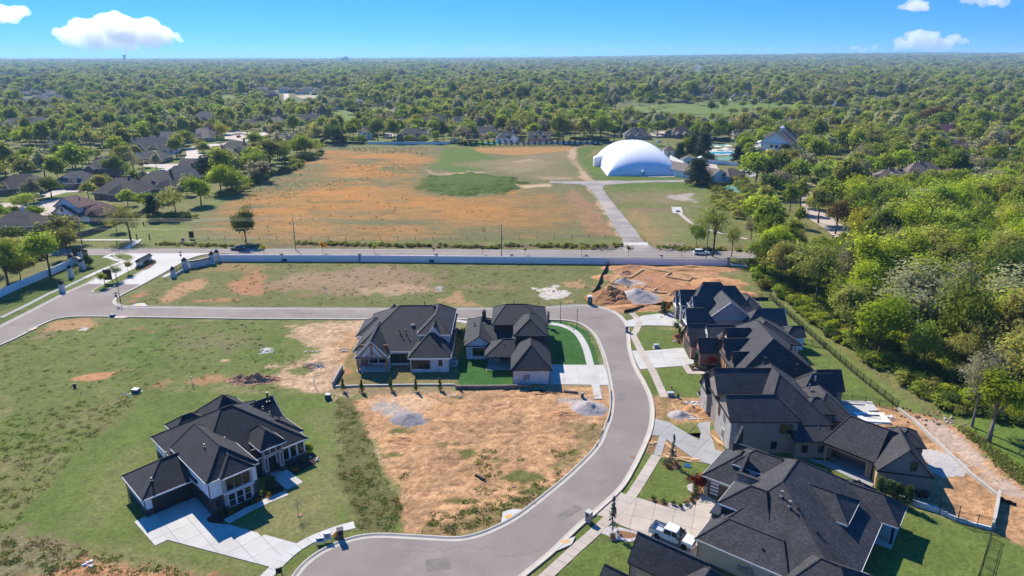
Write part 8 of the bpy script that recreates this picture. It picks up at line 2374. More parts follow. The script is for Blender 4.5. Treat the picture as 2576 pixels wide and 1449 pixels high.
def hydrant(k,x,y,lb):
 px,py=at(k,x,y);root=empty('fire_hydrant',(px,py,0),0,lb,'fire hydrant')
 MB().lathe([(.17,0),(.17,.06),(.11,.08),(.11,.5),(.14,.52),(.13,.62),(.05,.72)],10).build('barrel',M['hydrant'],root)
 b=MB();b.tube((-.2,0,.4),(.2,0,.4),.06,n=8);b.tube((0,-.2,.38),(0,0,.38),.075,n=8);b.build('nozzle',M['hydrant'],root)
hydrant(3,443,1108,'red fire hydrant on the lawn before the brick house');hydrant('x',1281,430,'red fire hydrant beyond the street behind the timber porch house')
px,py=at('y',186,768);root=empty('portable_toilet',(px,py,0),R(-6),'green portable toilet with white roof at the cul de sac','portable toilet')
MB().box(-.56,-.56,.1,.56,.56,2.15).build('cabin',M['toilet_green'],root);MB().box(-.4,-.6,.2,.4,-.563,1.95).build('door',M['toilet_green'],root)
b=MB();b.box(-.62,-.62,2.153,.62,.62,2.2);b.solid([(-.6,-.6,2.2),(.6,-.6,2.2),(.6,.6,2.2),(-.6,.6,2.2)],[(-.4,-.3,2.42),(.4,-.3,2.42),(.4,.3,2.42),(-.4,.3,2.42)]);b.build('roof',M['sign_white'],root)
MB().box(-.65,-.65,0,.65,.65,.1).build('base',M['sign_black'],root);MB().box(-.12,-.61,1.2,.12,-.601,1.45).build('sticker',M['sign_white'],root)
px,py=at('y',255,715);root=empty('job_box',(px,py,0),0,'orange and grey job box beside the portable toilet','box')
MB().box(-.7,-.4,0,.7,.4,.55).build('body',M['orange_plastic'],root);MB().box(-.75,-.45,.553,.75,.45,.68).build('lid',M['util_grey'],root)
def silt(k,pts,lb,h=.75):
 root=empty('silt_fence',(0,0,0),0,lb,'silt fence');p=smooth_line(ats(k,*pts),4)
 b=MB();l,r=offset_line(p,.03),offset_line(p,-.03)
 for i in range(len(p)-1):b.prism([r[i],r[i+1],l[i+1],l[i]],0,h+.08*math.sin(i*1.7))
 b.build('fabric',M['silt_black'],root)
 for c in resample(p,2.2):MB().box(c[0]-.025,c[1]-.025,0,c[0]+.025,c[1]+.025,h+.2).build('stake',M['lumber'],root)
silt('y',[(430,225),(395,320),(330,440),(280,570),(215,655)],'black silt fence climbing from the toilet to the white wall',1.1);silt('y',[(625,880),(750,850),(900,815),(1100,778),(1250,770)],'black silt fence between the excavation and the farthest lawn');silt('y',[(2250,725),(2350,722),(2480,718)],'black silt fence at the back of the farthest lawn',.9)
silt(6,[(1612,905),(1660,928),(1730,952)],'short black silt fence at the right edge of the dirt slope',.5)
silt('D',[(1536,985),(1534,1040),(1515,1085),(1498,1125)],'low black strip along the street kerb of the graded lot',.25)
#----------------------------------------------------------------heaps
def heap(name,k,x,y,rx,ry,h,m,lb,seed=1,n=26,rough=.25,cat=None):
 px,py=at(k,x,y);rs=np.random.RandomState(seed);vs,fs=[],[]
 for j in range(n+1):
  for i in range(n+1):
   u,v=-1.15+2.3*i/n,-1.15+2.3*j/n
   r=math.hypot(u,v)
   q=max(0,1-r)**1.15
   nz=mnoise.noise(Vector((u*2.2+seed*3,v*2.2,seed)))*.6+mnoise.noise(Vector((u*6,v*6+seed,2)))*.3+mnoise.noise(Vector((u*14,v*14+seed,5)))*.15
   z=h*q*(1+rough*nz*2.4)+(.05*nz if r<1.05 else 0)-(.06 if r>1.0 else 0)
   vs.append((u*rx*(1+.12*nz),v*ry*(1+.12*nz),max(-.08,z)+.02))
 for j in range(n):
  for i in range(n):a=j*(n+1)+i;fs.append((a,a+1,a+n+2,a+n+1))
 me=bpy.data.meshes.new(name);me.from_pydata(vs,[],fs);me.materials.append(M[m]);me.update()
 me.polygons.foreach_set('use_smooth',[rough<.5]*len(fs))
 return tag(link(name,me,None,(px,py,0)),lb,cat or name.replace('_',' '))
heap('dirt_pile','y',470,690,7.0,6.5,2.9,'dirt_pile','big dark brown dirt pile beside the portable toilet',3,34,.5);heap('gravel_pile','y',790,680,6.2,5.6,2.7,'gravel_pile','big pale gravel pile beside the dark dirt pile',5,34,.12)
heap('gravel_pile','y',620,490,2.9,2.9,1.6,'gravel_dark','grey gravel pile inside the foundation forms',7,24,.12);heap('gravel_pile',2,1790,830,3.4,2.9,1.5,'gravel_pile','gravel pile near the street on the graded lot',9,28,.12)
heap('gravel_pile',2,560,895,3.4,2.5,1.0,'gravel_dark','low dark gravel pile at the left of the graded lot',11,26,.15);heap('rubble_pile','w',1850,495,6.0,2.4,1.1,'rubble','heap of broken brown rubble in the weeds',13,40,.9)
heap('dirt_pile',3,650,1310,2.0,1.6,1.0,'dirt_red','brown dirt pile in the torn up front yard',15,20,.4);heap('gravel_pile',3,530,1360,2.2,1.8,1.0,'gravel_pile','grey pink gravel pile in the torn up front yard',17,20,.15);heap('dirt_pile',3,800,1340,2.2,1.6,.9,'dirt_red','dirt pile beside the stone front wall',19,20,.4)
heap('dirt_pile','y',1300,632,3.0,2.4,1.3,'dirt_pile','small dark dirt pile left of the grey gabled roof',21,20,.4);heap('dirt_pile','y',650,370,2.6,2.0,.8,'rubble','dark clod pile at the back of the excavation',23,20,.6)
heap('dirt_bank',2,1640,870,4.5,1.6,.5,'dirt_red','low brown bank in front of the gravel pile',25,22,.6,'dirt pile');heap('dirt_bank',2,520,1040,4.0,1.8,.4,'dirt_red','low clod bank at the left of the graded lot',27,22,.6,'dirt pile');heap('gravel_pile',6,1140,635,4.6,4.2,.25,'gravel','flat disc of pale gravel behind the beige house',29,24,.15)
for i,(x,y,rx,ry,h_)in enumerate(((1500,318,15,3.2,1.1),(1850,500,8,5,1.3),(700,300,9,3,1.0),(800,815,9,3.0,1.0),(2060,640,6,3,.7),(430,420,5,3,.8))):
 heap('dirt_bank','y',x,y,rx,ry,h_,'dirt_red',('long orange bank along the back','wide orange bank at the right end','orange bank at the back left','orange bank before the silt fence','small orange bank toward the woods','low orange bank beside the climbing silt fence')[i]+' of the excavation',40+i,26,.4,'dirt pile')
root=empty('foundation_form',(0,0,0),0,'wooden foundation forms laid out in the excavation','foundation form')
for line in([(450,495),(580,408),(700,430),(890,310),(1240,362),(1160,412),(1455,470),(1490,430),(1665,462),(1590,520)],[(450,497),(560,520),(680,550)],[(850,575),(900,535),(1050,572),(990,610),(1150,632),(1225,625),(1215,660)]):
 p=ats('y',*line)
 for a,b_ in zip(p,p[1:]):
  L=math.dist(a,b_);an=math.atan2(b_[1]-a[1],b_[0]-a[0])
  q=MB();q.box(-L/2,-.1,0,L/2,.1,.42);q.box(-L/2+.05,-.35,.2,L/2-.05,-.101,.3);q.build('plank',M['lumber'],root,loc=((a[0]+b_[0])/2,(a[1]+b_[1])/2,0),rz=an)
for i,(x,y)in enumerate(((880,440),(905,455),(955,460),(975,475),(1195,590),(1010,335),(945,470))):
 px,py=at('y',x,y);root=empty('plumbing_stub',(px,py,0),0,'white plumbing pipe rising inside the foundation forms','pipe','plumbing pipes in the excavation')
 MB().tube((0,0,0),(0,0,1.1),.07,n=6).build('pipe',M['pvc'],root);MB().tube((0,0,1.1),(0,0,1.16),.09,n=6).build('cap',M['pvc'],root)
def stack(k,x,y,ang,n,L,m,lb,name='lumber_pile',spread=.5,cat='lumber',w=.14,t=.04,part='board'):
 px,py=at(k,x,y);root=empty(name,(px,py,.03),R(ang),lb,cat);rnd=random.Random(int(x*7+y))
 me=MB().box(-L/2,-w/2,0,L/2,w/2,t).mesh(part,M[m])
 for i in range(n):
  o=link(part,me,root,(rnd.uniform(-.3,.3)*spread,rnd.uniform(-1,1)*spread,t*1.05*(i*.7)),rnd.gauss(0,.12*spread+.02));o.scale.x=rnd.uniform(.6,1.05)
stack(4,960,320,-20,9,5.0,'lumber','long boards lying at the edge of the new driveway',spread=.6);stack(4,1080,335,-18,6,4.0,'lumber','boards lying along the front edge of the spruce lawn',spread=.4);stack(4,1350,150,108,7,4.2,'lumber','boards standing along the stone front wall',spread=.4);stack(4,895,210,-70,3,3.5,'lumber','leaning form boards beside the sidewalk triangle',spread=.2)
stack(3,880,1292,-15,6,2.4,'lumber','pale board stack against the stone front wall',spread=.3);stack(3,768,1392,12,2,4.2,'lumber','single plank lying in the torn up front yard',spread=.1);stack(3,468,1280,98,2,3.2,'lumber','white board edge beside the torn up front yard',spread=.05);stack('w',2300,395,4,14,4.2,'wood_grey','stack of dark red and grey boards on the bare lot',spread=.9)
stack('w',2530,278,10,8,2.0,'rock','wooden pallet pile on the bare lot near the timber porch','pallet',.7);stack(1,1683,185,75,4,2.2,'lumber','few pale boards leaning by the green utility box',spread=.35);stack('y',370,550,-60,7,4.0,'lumber','pale boards beside the black silt fence',spread=.5);stack('y',315,720,80,3,3.5,'lumber','boards leaning on the dirt beside the toilet',spread=.2)
stack(2,120,425,5,9,1.6,'rock','broken pallets left of the timber porch house','pallet',.7);stack(2,320,525,0,6,1.5,'wood_grey','grey materials lying on the timber porch floor',spread=.8)
def scatter_bits(k,x,y,n,r,m,lb,size=.3,seed=0,name='debris',cat='debris',part='scrap',tri=False):
 px,py=at(k,x,y);root=empty(name,(px,py,0),0,lb,cat);rnd=random.Random(seed+int(x))
 base=[]
 for v in range(3):
  b=MB();q=[(size*rnd.uniform(.4,1)*math.cos(a+v),size*rnd.uniform(.4,1)*math.sin(a+v))for a in(0,1.2,2.6,3.9,5.2)]
  b.solid([(u,w,0)for u,w in q],[(u*.7,w*.7,size*rnd.uniform(.25,.7))for u,w in q]);base.append(b.mesh(part,M[m]))
 for i in range(n):
  a,d=rnd.uniform(0,6.28),r*rnd.random()**.6
  o=link(part,base[i%3],root,(d*math.cos(a),d*math.sin(a)*.7,.01),rnd.uniform(0,6.28));s=rnd.uniform(.4,1.4);o.scale=(s,s,s)
scatter_bits(3,640,1245,26,1.5,'paper_debris','white rubbish heap in the torn up front yard',.35);scatter_bits(3,640,1385,24,1.3,'paper_debris','white and grey rubble heap near the stone front wall',.35,2);scatter_bits(3,735,1300,8,.8,'rubble','few brown broken bricks in the torn up front yard',.25,3);scatter_bits(3,560,1240,10,.7,'dirt_pile','brown cardboard scraps beside the white rubbish',.3,9)
scatter_bits('w',1955,285,14,2.0,'paper_debris','white broken concrete lying in the grass lot',.4,4);scatter_bits('w',2290,285,12,1.4,'concrete','row of concrete lumps on the bare lot',.35,5);scatter_bits('w',2345,400,12,1.0,'paper_debris','crumpled plastic beside the grey board stack',.35,6);scatter_bits(2,480,1015,8,1.3,'paper_debris','white scraps on the left of the graded lot',.3,7)
scatter_bits(2,880,740,7,1.2,'paper_debris','white scraps below the low block wall',.3,8);scatter_bits('z',620,605,6,.8,'paper_debris','crumpled white plastic in the red dirt at lower left',.4,10);scatter_bits(6,1085,640,10,1.2,'hydrant','red and white rubbish beside the pale gravel disc',.4,11);scatter_bits(6,810,310,9,1.0,'paper_debris','white and pink plastic sheets beside the new pool',.45,12)
scatter_bits('x',2120,345,12,1.8,'rubble','broken bricks on the pale spill near the cul de sac',.3,13);scatter_bits(1,1540,605,7,1.0,'rock','pale rocks at the right corner of the front bed',.4,14,'rock_group','rocks','rock');scatter_bits(3,690,910,6,.7,'rock','pale rocks in the brick house flower bed',.3,15,'rock_group','rocks','rock');scatter_bits(3,490,640,9,1.1,'rock','rocks at the brick garage corner bed',.35,16,'rock_group','rocks','rock')
scatter_bits('d',1525,1168,120,7.5,'rock','bank of grey riprap stones at the road ditch',.55,17,'riprap','stones','stone');scatter_bits('d',895,1178,40,3.6,'rock','small pale riprap patch at the end of the ditch',.45,18,'riprap','stones','stone');scatter_bits('d',2350,1010,30,7.0,'paper_debris','pale rocks in the creek among bare trees',.9,19,'riprap','stones','stone');scatter_bits('a',1180,535,24,2.0,'rock','grey stones on the corner island',.3,20,'riprap','stones','stone')
scatter_bits(6,1050,305,40,5.0,'rubble','line of broken brown stones at the edge of the back lawn',.4,21,'rubble_line','stones','stone');scatter_bits(6,1240,345,30,3.0,'rock','pale stones at the foot of the wooded slope',.4,22,'rubble_line','stones','stone');scatter_bits(4,720,175,14,1.0,'lumber','splintered form wood in the kerb strip',.3,23);scatter_bits(6,1045,175,4,.9,'dirt_red','orange brown boulder in the woods edge',.7,24,'boulder','boulder','rock')
px,py=at(2,1670,720);root=empty('block_pallet',(px,py,0),R(-8),'pallet of grey blocks before the graded lot','blocks');rnd=random.Random(4)
me=MB().box(-.3,-.14,0,.3,.14,.2).mesh('block',M['wood_grey'])
for i in range(14):link('block',me,root,((i%4)*.66-1,(i//4%2)*.35,.02+.205*(i//8)),0)
px,py=at(2,1450,722);root=empty('drain_hose',(px,py,0),0,'black corrugated hose coiled on the dirt','hose');b=MB()
cl=[(2.2*math.cos(t)*(1-.02*t),.9*math.sin(t)+.05*t,.09)for t in[i*.3 for i in range(30)]]+[(2.4,-.1,.09),(3.4,-.35,.09)]
for u,v in zip(cl,cl[1:]):b.tube(u,v,.08,n=6)
b.build('hose',M['silt_black'],root)
px,py=at(2,1052,1300);root=empty('culvert_pipe',(px,py,.1),R(-42),'dark open pipe lying in the graded lot','pipe');b=MB();b.tube((-.9,0,.1),(.9,0,.1),.2,n=12);b.build('pipe',M['sign_black'],root)
b=MB();b.tube((-.94,0,.1),(-.9,0,.1),.23,n=12);b.build('collar',M['util_grey'],root)
for pts,z,m,lb in(([(430,215),(650,230),(680,275),(740,280),(780,290),(820,360),(700,365),(520,300),(440,250)],.12,'concrete','white new concrete terrace behind the beige house'),([(430,195),(690,205),(735,270),(670,272),(640,228),(430,212)],.3,'concrete','raised pale planter beside the new terrace')):
 slab_thing('terrace',6,pts,M[m],lb,z=z)
root=empty('swimming_pool',(0,0,0),0,'empty new swimming pool shell behind the beige house','swimming pool')
p=ats(6,(545,285),(770,290),(830,360),(640,350));q=ats(6,(600,300),(745,303),(765,345),(660,335))
b=MB()
for i in range(4):
 j=(i+1)%4;b.face([(*p[i],.36),(*p[j],.36),(*q[j],.36),(*q[i],.36)][::-1]);b.face([(*p[i],0),(*p[j],0),(*p[j],.36),(*p[i],.36)][::-1])
b.build('coping',M['white_trim'],root)
b=MB()
for i in range(4):j=(i+1)%4;b.face([(*q[i],.355),(*q[j],.355),(*q[j],.06),(*q[i],.06)][::-1])
b.face([(*t,.065)for t in q][::-1]);b.build('basin',M['rock'],root)
b=MB();cxy=[((1-f)*q[0][0]+f*q[1][0],(1-f)*q[0][1]+f*q[1][1])for f in(0,.3)]
b.obox(q[0][0]+1.2,q[0][1]-.9,R(-20),1.6,1.2,.07,.2);b.build('step',M['concrete'],root)
slab_thing('driveway',6,[(210,610),(370,625),(660,740),(705,790),(690,815),(520,740),(360,660)],M['concrete_new'],'grey concrete court before the open garage')
#----------------------------------------------------------------garden beds
def bed(k,pts,m,lb,z=.075,sm=True):
 poly=ats(k,*pts);sheet('garden_bed',smooth_line(poly,4,True)if sm else poly,M[m],z,lb)
bed(4,[(825,385),(850,360),(920,350),(985,360),(1005,385),(985,420),(940,435),(870,425)],'mulch','mulch island round the weeping spruce')
bed(4,[(685,722),(740,712),(830,745),(900,750),(1000,775),(1030,770),(1035,720),(1095,690),(1095,650),(1070,610),(1080,580),(1130,570),(1135,520),(1160,480),(1230,480),(1215,650),(1130,775),(1080,818),(1000,828),(880,795)],'mulch','mulch bed curling along the tan drive')
bed(4,[(900,755),(1000,778),(1040,755),(1120,760),(1075,815),(1000,825),(890,790)],'gravel','white gravel corner in the mulch bed',.085);bed(4,[(1065,605),(1085,575),(1150,570),(1160,640),(1095,640)],'gravel','white gravel bend near the red maple',.085)
bed(4,[(235,1035),(330,975),(470,1000),(590,1040),(580,1100),(500,1130),(420,1110),(340,1120),(310,1070)],'gravel','white gravel bed with a spruce at the drive corner');bed(4,[(410,1020),(560,1045),(580,1075),(500,1095),(420,1070)],'mulch','mulch patch inside the white gravel bed',.085)
bed(1,[(765,1045),(780,1020),(900,960),(1120,880),(1200,860),(1190,890),(1060,950),(920,1030),(860,1065),(800,1065)],'mulch_dark','dark bed under the big front windows');bed(1,[(1180,840),(1185,760),(1270,770),(1320,820),(1300,850),(1215,890)],'mulch_dark','dark bed between the porch and the walk',sm=False);bed(1,[(1340,700),(1350,640),(1490,590),(1520,545),(1570,600),(1540,640),(1400,715)],'mulch_dark','dark bed along the right front windows',sm=False)
bed(3,[(612,880),(905,880),(930,935),(650,937)],'mulch_dark','dark bed in front of the brick wall',sm=False);bed(3,[(450,600),(490,570),(545,575),(545,665),(500,660),(460,620)],'mulch','mulch bed at the brick garage corner');bed(3,[(840,962),(950,965),(940,1030),(880,1000)],'mulch_dark','dark bed below the brick entrance');bed(3,[(315,360),(350,345),(430,350),(430,365),(350,382)],'mulch_dark','small dark bed by the farthest garage')
def plank_fence(k,pts,lb,h=1.9,m='wood_dark',step=2.4):
 root=empty('wooden_fence',(0,0,0),0,lb,'fence');p=resample(ats(k,*pts),step)
 for a,b_ in zip(p,p[1:]):
  L=math.dist(a,b_);an=math.atan2(b_[1]-a[1],b_[0]-a[0]);q=MB()
  q.box(-L/2+.05,-.02,.05,L/2-.05,.02,h);q.box(-L/2+.05,-.06,h*.8,L/2-.05,-.021,h*.8+.1)
  q.build('panel',M[m],root,loc=((a[0]+b_[0])/2,(a[1]+b_[1])/2,0),rz=an)
 for c in p:MB().box(-.05,-.05,0,.05,.05,h+.08).build('post',M[m],root,loc=(c[0],c[1],0))
plank_fence('c',[(875,410),(1000,412),(1330,414)],'dark wooden fence along the upper edge of the field');plank_fence('c',[(875,408),(930,370),(1000,335)],'dark wooden fence running back from the field corner');plank_fence('c',[(1100,300),(1240,302)],'dark fence behind the lawn cedar');plank_fence('c',[(770,352),(880,355),(950,335)],'dark fence left of the field corner path')
plank_fence('a',[(720,362),(860,330),(1000,285),(1130,225)],'grey wooden fence rising beside the big half bare tree',1.9,'wood_grey');plank_fence('a',[(1130,225),(1300,170),(1430,95)],'grey wooden fence behind the big half bare tree',1.9,'wood_grey');plank_fence('a',[(0,330),(200,322),(330,318)],'dark fence behind the left edge brown house');plank_fence('a',[(60,650),(250,590),(420,520)],'dark wooden fence behind the white fence at left',1.8);plank_fence('a',[(700,520),(880,550)],'dark board fence end by the utility pole',2.4)
plank_fence('d',[(1680,180),(1810,180)],'brown fence right of the dark brown house');plank_fence('d',[(600,235),(760,240),(940,252)],'dark fence behind the tree row left of the dome');plank_fence('d',[(1750,250),(2000,252)],'long dark court fence above the tennis court',3.0);plank_fence('b',[(1180,900),(1330,830),(1460,900)],'wooden fence round the pool yard',1.9,'wood_grey')
wall_line('white_fence',ats('c',(1332,412),(1600,414),(1880,415),(2095,414)),'white fence along the far end of the field, left part','fence',1.9,3.0);wall_line('white_fence',ats('c',(2095,414),(2180,380)),'white fence section turning back at the pool yard','fence',1.9,3.0);wall_line('white_fence',ats('g',(1790,355),(2000,354),(2576,352)),'white fence along the far end of the field, right part','fence',1.9,3.0)
wall_line('white_fence',ats('d',(1455,405),(1520,440),(1620,500)),'white fence between the dome and the sheds','fence',2.6,3.0);wall_line('white_fence',ats('d',(1760,440),(1860,445),(2040,465)),'white fence behind the maintenance garage','fence',2.2,3.0);wall_line('white_fence',ats('g',(1520,340),(1640,352),(1780,352)),'white rail fence before the pool house','fence',1.3,3.0)
root=empty('wire_fence',(0,0,0),0,'post and wire fence along the roadside of the field','fence');p=resample(ats('D',(480,600),(800,603),(1200,603),(1540,598)),6.0);b=MB()
for c in p:MB().box(-.06,-.06,0,.06,.06,1.3).build('post',M['wood_dark'],root,loc=(c[0],c[1],0))
for u,v in zip(p,p[1:]):
 for z in(.5,.85,1.2):b.tube((*u,z),(*v,z),.012,n=3)
b.build('wire',M['util_grey'],root)
for k,x,y,h_,lb in(('a',1320,372,1.9,'thick dark post right of the big half bare tree'),('a',1442,372,1.8,'dark post standing further right on the roadside grass'),('a',1385,240,1.6,'dark stump post on the field grass')):
 px,py=at(k,x,y);root=empty('bollard',(px,py,0),0,lb,'post');MB().tube((0,0,0),(0,0,h_),.2,n=8).build('post',M['wood_dark'],root)
px,py=at('d',1040,1100);qx,qy=at('d',1235,1100);root=empty('track_gate',(0,0,0),0,'yellow pipe gate across the grey track','gate')
for c in((px,py),(qx,qy)):MB().tube((0,0,0),(0,0,1.3),.12,n=8).build('post',M['yellow_paint'],root,loc=(*c,0))
b=MB();b.tube((px,py,1.0),(qx,qy,1.0),.06,n=6);b.tube((px,py,.5),(qx,qy,.5),.05,n=6);b.build('bar',M['yellow_paint'],root)
o=sheet('crossing_slab',ats('d',(1062,1122),(1262,1120),(1272,1142),(1066,1143)),M['concrete'],.075,'white concrete slab across the mouth of the track')
px,py=at('a',1545,378);root=empty('pipe_frame',(px,py,0),0,'low white pipe frame on the roadside grass','frame')
for s in(-1.1,1.1):MB().tube((s,0,0),(s,0,1.0),.05,n=6).build('leg',M['sign_white'],root)
MB().tube((-1.1,0,1.0),(1.1,0,1.0),.05,n=6).build('rail',M['sign_white'],root)
px,py=at('d',1525,855);root=empty('drain_grate',(px,py,.11),0,'black grated drain on the pad in the right field','drain');b=MB();b.box(-.7,-1.0,0,.7,1.0,.35);b.build('frame',M['sign_black'],root)
for i in range(5):MB().box(-.6+.26*i,-.9,.353,-.48+.26*i,.9,.4).build('bar',M['util_grey'],root)
for i,(x,y)in enumerate(((1868,328),(1955,322),(1935,345))):
 px,py=at('d',x,y);root=empty('parasol',(px,py,.1),0,('left','right','lower middle')[i]+' tan parasol beside the club pool','parasol','parasols at the club pool');MB().tube((0,0,0),(0,0,2.6),.05,n=6).build('pole',M['util_grey'],root)
 MB().lathe([(2.6,2.3),(2.6,2.34),(1.3,2.7),(.05,3.05)],10).build('canopy',M['canvas'],root)
for i,(x,y)in enumerate(((1870,322),(1880,322),(2040,290),(1990,375),(1800,330),(2110,300))):
 px,py=at('d',x,y);root=empty('court_lamp',(px,py,0),0,'tall court lamp post with paired white heads at the club','lamp post','court lamp posts at the club');MB().tube((0,0,0),(0,0,8),.08,n=6).build('pole',M['black_metal'],root)
 for s in(-1,1):MB().box(s*.9-.45,-.2,7.9,s*.9+.45,.2,8.3).build('lamp_head',M['sign_white'],root)
for i,(x,y)in enumerate(((1362,290),(2062,282))):
 px,py=at('d',x,y);root=empty('shade_canopy',(px,py,0),0,('teal shade canopy at the left tennis court','teal shade canopy at the court beside the clubhouse')[i],'canopy')
 for a,b_ in((-2,-2),(2,-2),(2,2),(-2,2)):MB().tube((a,b_,0),(a,b_,2.6),.06,n=6).build('post',M['util_grey'],root)
 b=MB();b.solid([(-2.6,-2.6,2.6),(2.6,-2.6,2.6),(2.6,2.6,2.6),(-2.6,2.6,2.6)],[(-.1,-.1,3.8),(.1,-.1,3.8),(.1,.1,3.8),(-.1,.1,3.8)]);b.build('canopy',M['toilet_green'],root)
for i,(k,x,y)in enumerate(((4,545,310),('y',1108,934),(2,1280,1355),(1,1435,1010),(2,1655,262))):
 px,py=at(k,x,y);o=MB().lathe([(.38,.0),(.38,.12),(.3,.13)],16).build('manhole_cover',M['rubble'],None,loc=(px,py,0));tag(o,('round manhole cover in the tan street','rusty round cover in the farthest driveway','round brown cover in the weeds of the graded lot','round base ring of the staked tree','rusty cover beside the curved sidewalk')[i],'manhole cover')
px,py=at(7,1790,590)
#----------------------------------------------------------------far buildings on the horizon
def far_at(u,v,d):
 """ground point at distance d under column u"""
 a=(u-1288.0)/1741.0
 return(a*(d*CP+CAM_H*SP),d)
def slab_building(u,d,w,dep,h,m,roofm,lb,cat='building',steps=(),z=None):
 x,y=far_at(u*1.0,0,d);z0=far_height(x,y)if z is None else z
 root=empty('building',(x,y,z0),0,lb,cat)
 MB().box(-w/2,0,0,w/2,dep,h).build('wall',M[m],root);MB().box(-w/2-.5,-.5,h+.01,w/2+.5,dep+.5,h+.8).build('roof',M[roofm],root)
 n=max(3,int(w/9))
 for i in range(n):MB().box(-w/2+w*(i+.3)/n,-.15,h*.3,-w/2+w*(i+.7)/n,-.02,h*.7).build('window',M['glass'],root)
 for dx,sw,sh in steps:MB().box(dx-sw/2,dep*.2,h+.8,dx+sw/2,dep*.8,h+sh).build('upper_block',M[m],root)
M['sky_blue_wall']=mat('pale_wall',(.5,.47,.44),.8)
for a in((868/1.0,5200,52,30,44,'tower_concrete','tower_concrete','pale stepped hospital like block on the horizon left of centre','building',((4,24,10),)),(915,5200,20,16,30,'tower_concrete','tower_concrete','slim pale tower beside the stepped block on the horizon'),(958,4300,120,40,13,'white_paint','white_paint','long white low building right of the horizon tower'),(985,4700,70,30,16,'white_paint','white_paint','second long white building further right of the horizon tower'),
          (20,3600,110,40,18,'sky_blue_wall','shingle_slate','wide dark roofed hall at the left edge of the horizon'),(20,3300,90,40,11,'white_paint','white_paint','white fronted hall below the dark roofed one at the left edge'),(75,3250,46,30,11,'white_paint','white_paint','small white hall at the far left horizon'),(130,3500,60,30,10,'sky_blue_wall','white_paint','low pale hall in the middle of the left horizon group'),(190,3200,52,30,11,'white_paint','white_paint','white hall at the right of the left horizon group'),(240,3350,70,30,12,'white_paint','sky_blue_wall','last long pale building of the left horizon group'),(215,3450,60,25,15,'dark_siding','dark_siding','dark block behind the white halls on the left horizon'),
          (1790,1950,90,24,8,'white_paint','white_paint','white flat warehouse beside the smoke'),(1975,1800,70,20,6,'sky_blue_wall','shingle_slate','low shed beside the far parking yard'),(2225,1150,34,16,6,'wood_grey','white_paint','long grey shed with white roof in the right hand trees'),(1712,3300,60,20,9,'red_brick','shingle_brown','brick church body in the far trees'),(2290,3000,40,24,8,'brown_brick','shingle_brown','left far brown farmhouse on the right'),(2330,3000,50,24,9,'brown_brick','shingle_brown','right far brown farmhouse with pale front'),(2060,6200,160,40,10,'white_paint','white_paint','bright strip of far buildings on the right horizon')):
 slab_building(*a)
x,y=far_at(316,0,5600);z0=far_height(x,y);root=empty('water_tower',(x,y,z0),0,'pale water tower standing above the left horizon','water tower')
MB().lathe([(7,0),(6.5,30),(7.5,40),(12,52)],16).build('column',M['tower_concrete'],root);MB().lathe([(12,52),(14,58),(13.6,64),(8,67),(.5,68)],16).build('tank',M['tower_concrete'],root)
x,y=far_at(1722,0,3300);root=empty('church_steeple',(x,y+5,0),0,'white church steeple rising from the far trees','steeple')
MB().box(-3.5,-3.5,0,3.5,3.5,22).build('tower',M['white_paint'],root);b=MB();b.solid([(-3.5,-3.5,22),(3.5,-3.5,22),(3.5,3.5,22),(-3.5,3.5,22)],[(-.1,-.1,48),(.1,-.1,48),(.1,.1,48),(-.1,.1,48)]);b.build('spire',M['white_paint'],root)
x,y=at('h',1780,165);h=House('house','far white clubhouse with tan roof and dormers on the right',(x,y),-8,'shingle_tan','white_trim','white_paint')
h.block(-14,0,14,14,5.6,10.5,'x',g='-+',oh=.7,cap=False);h.block(-34,2,-14,13,4.5,8.5,'x',g='-',oh=.7,cap=False)
for i in(-4,0):h.block(i-1.4,1.5,i+1.4,6,8.6,10,'y',g='-',b=6,oh=.3,cap=False,z0=6);h.window(i,1.46,-90,1.4,1.8,6.6,'white_trim')
for i in range(7):h.post(-13+i*4.3,-2.2,4.8,'white_trim',.3);h.window(-12+i*4,-.02,-90,1.8,2.6,.8)
h.box('porch_roof','white_trim',-14,-2.6,4.8,14,-.05,5.1);h.chimney(12,9,2.4,2,9,14.5,'white_paint','white_trim');h.chimney(-25,9,1.6,1.4,7,11,'white_paint','white_trim');h.finish()
for i,u in enumerate((1940,1962,1985,2010)):
 x,y=far_at(u,0,1900);root=empty('lattice_mast',(x,y,0),0,'grey steel mast of the far substation','mast','masts of the far substation')
 b=MB()
 for sx,sy in((-1,-1),(1,-1),(1,1),(-1,1)):b.tube((sx*1.6,sy*1.6,0),(sx*.3,sy*.3,24),.16,n=4)
 b.build('frame',M['util_grey'],root);MB().box(-4,-.2,19,4,.2,19.4).build('crossarm',M['util_grey'],root)
sheet('parking_yard',ats('v',(1130,400),(1260,408),(1390,425),(1330,432),(1200,418)),M['concrete'],.13,'far pale parking yard beside the substation')
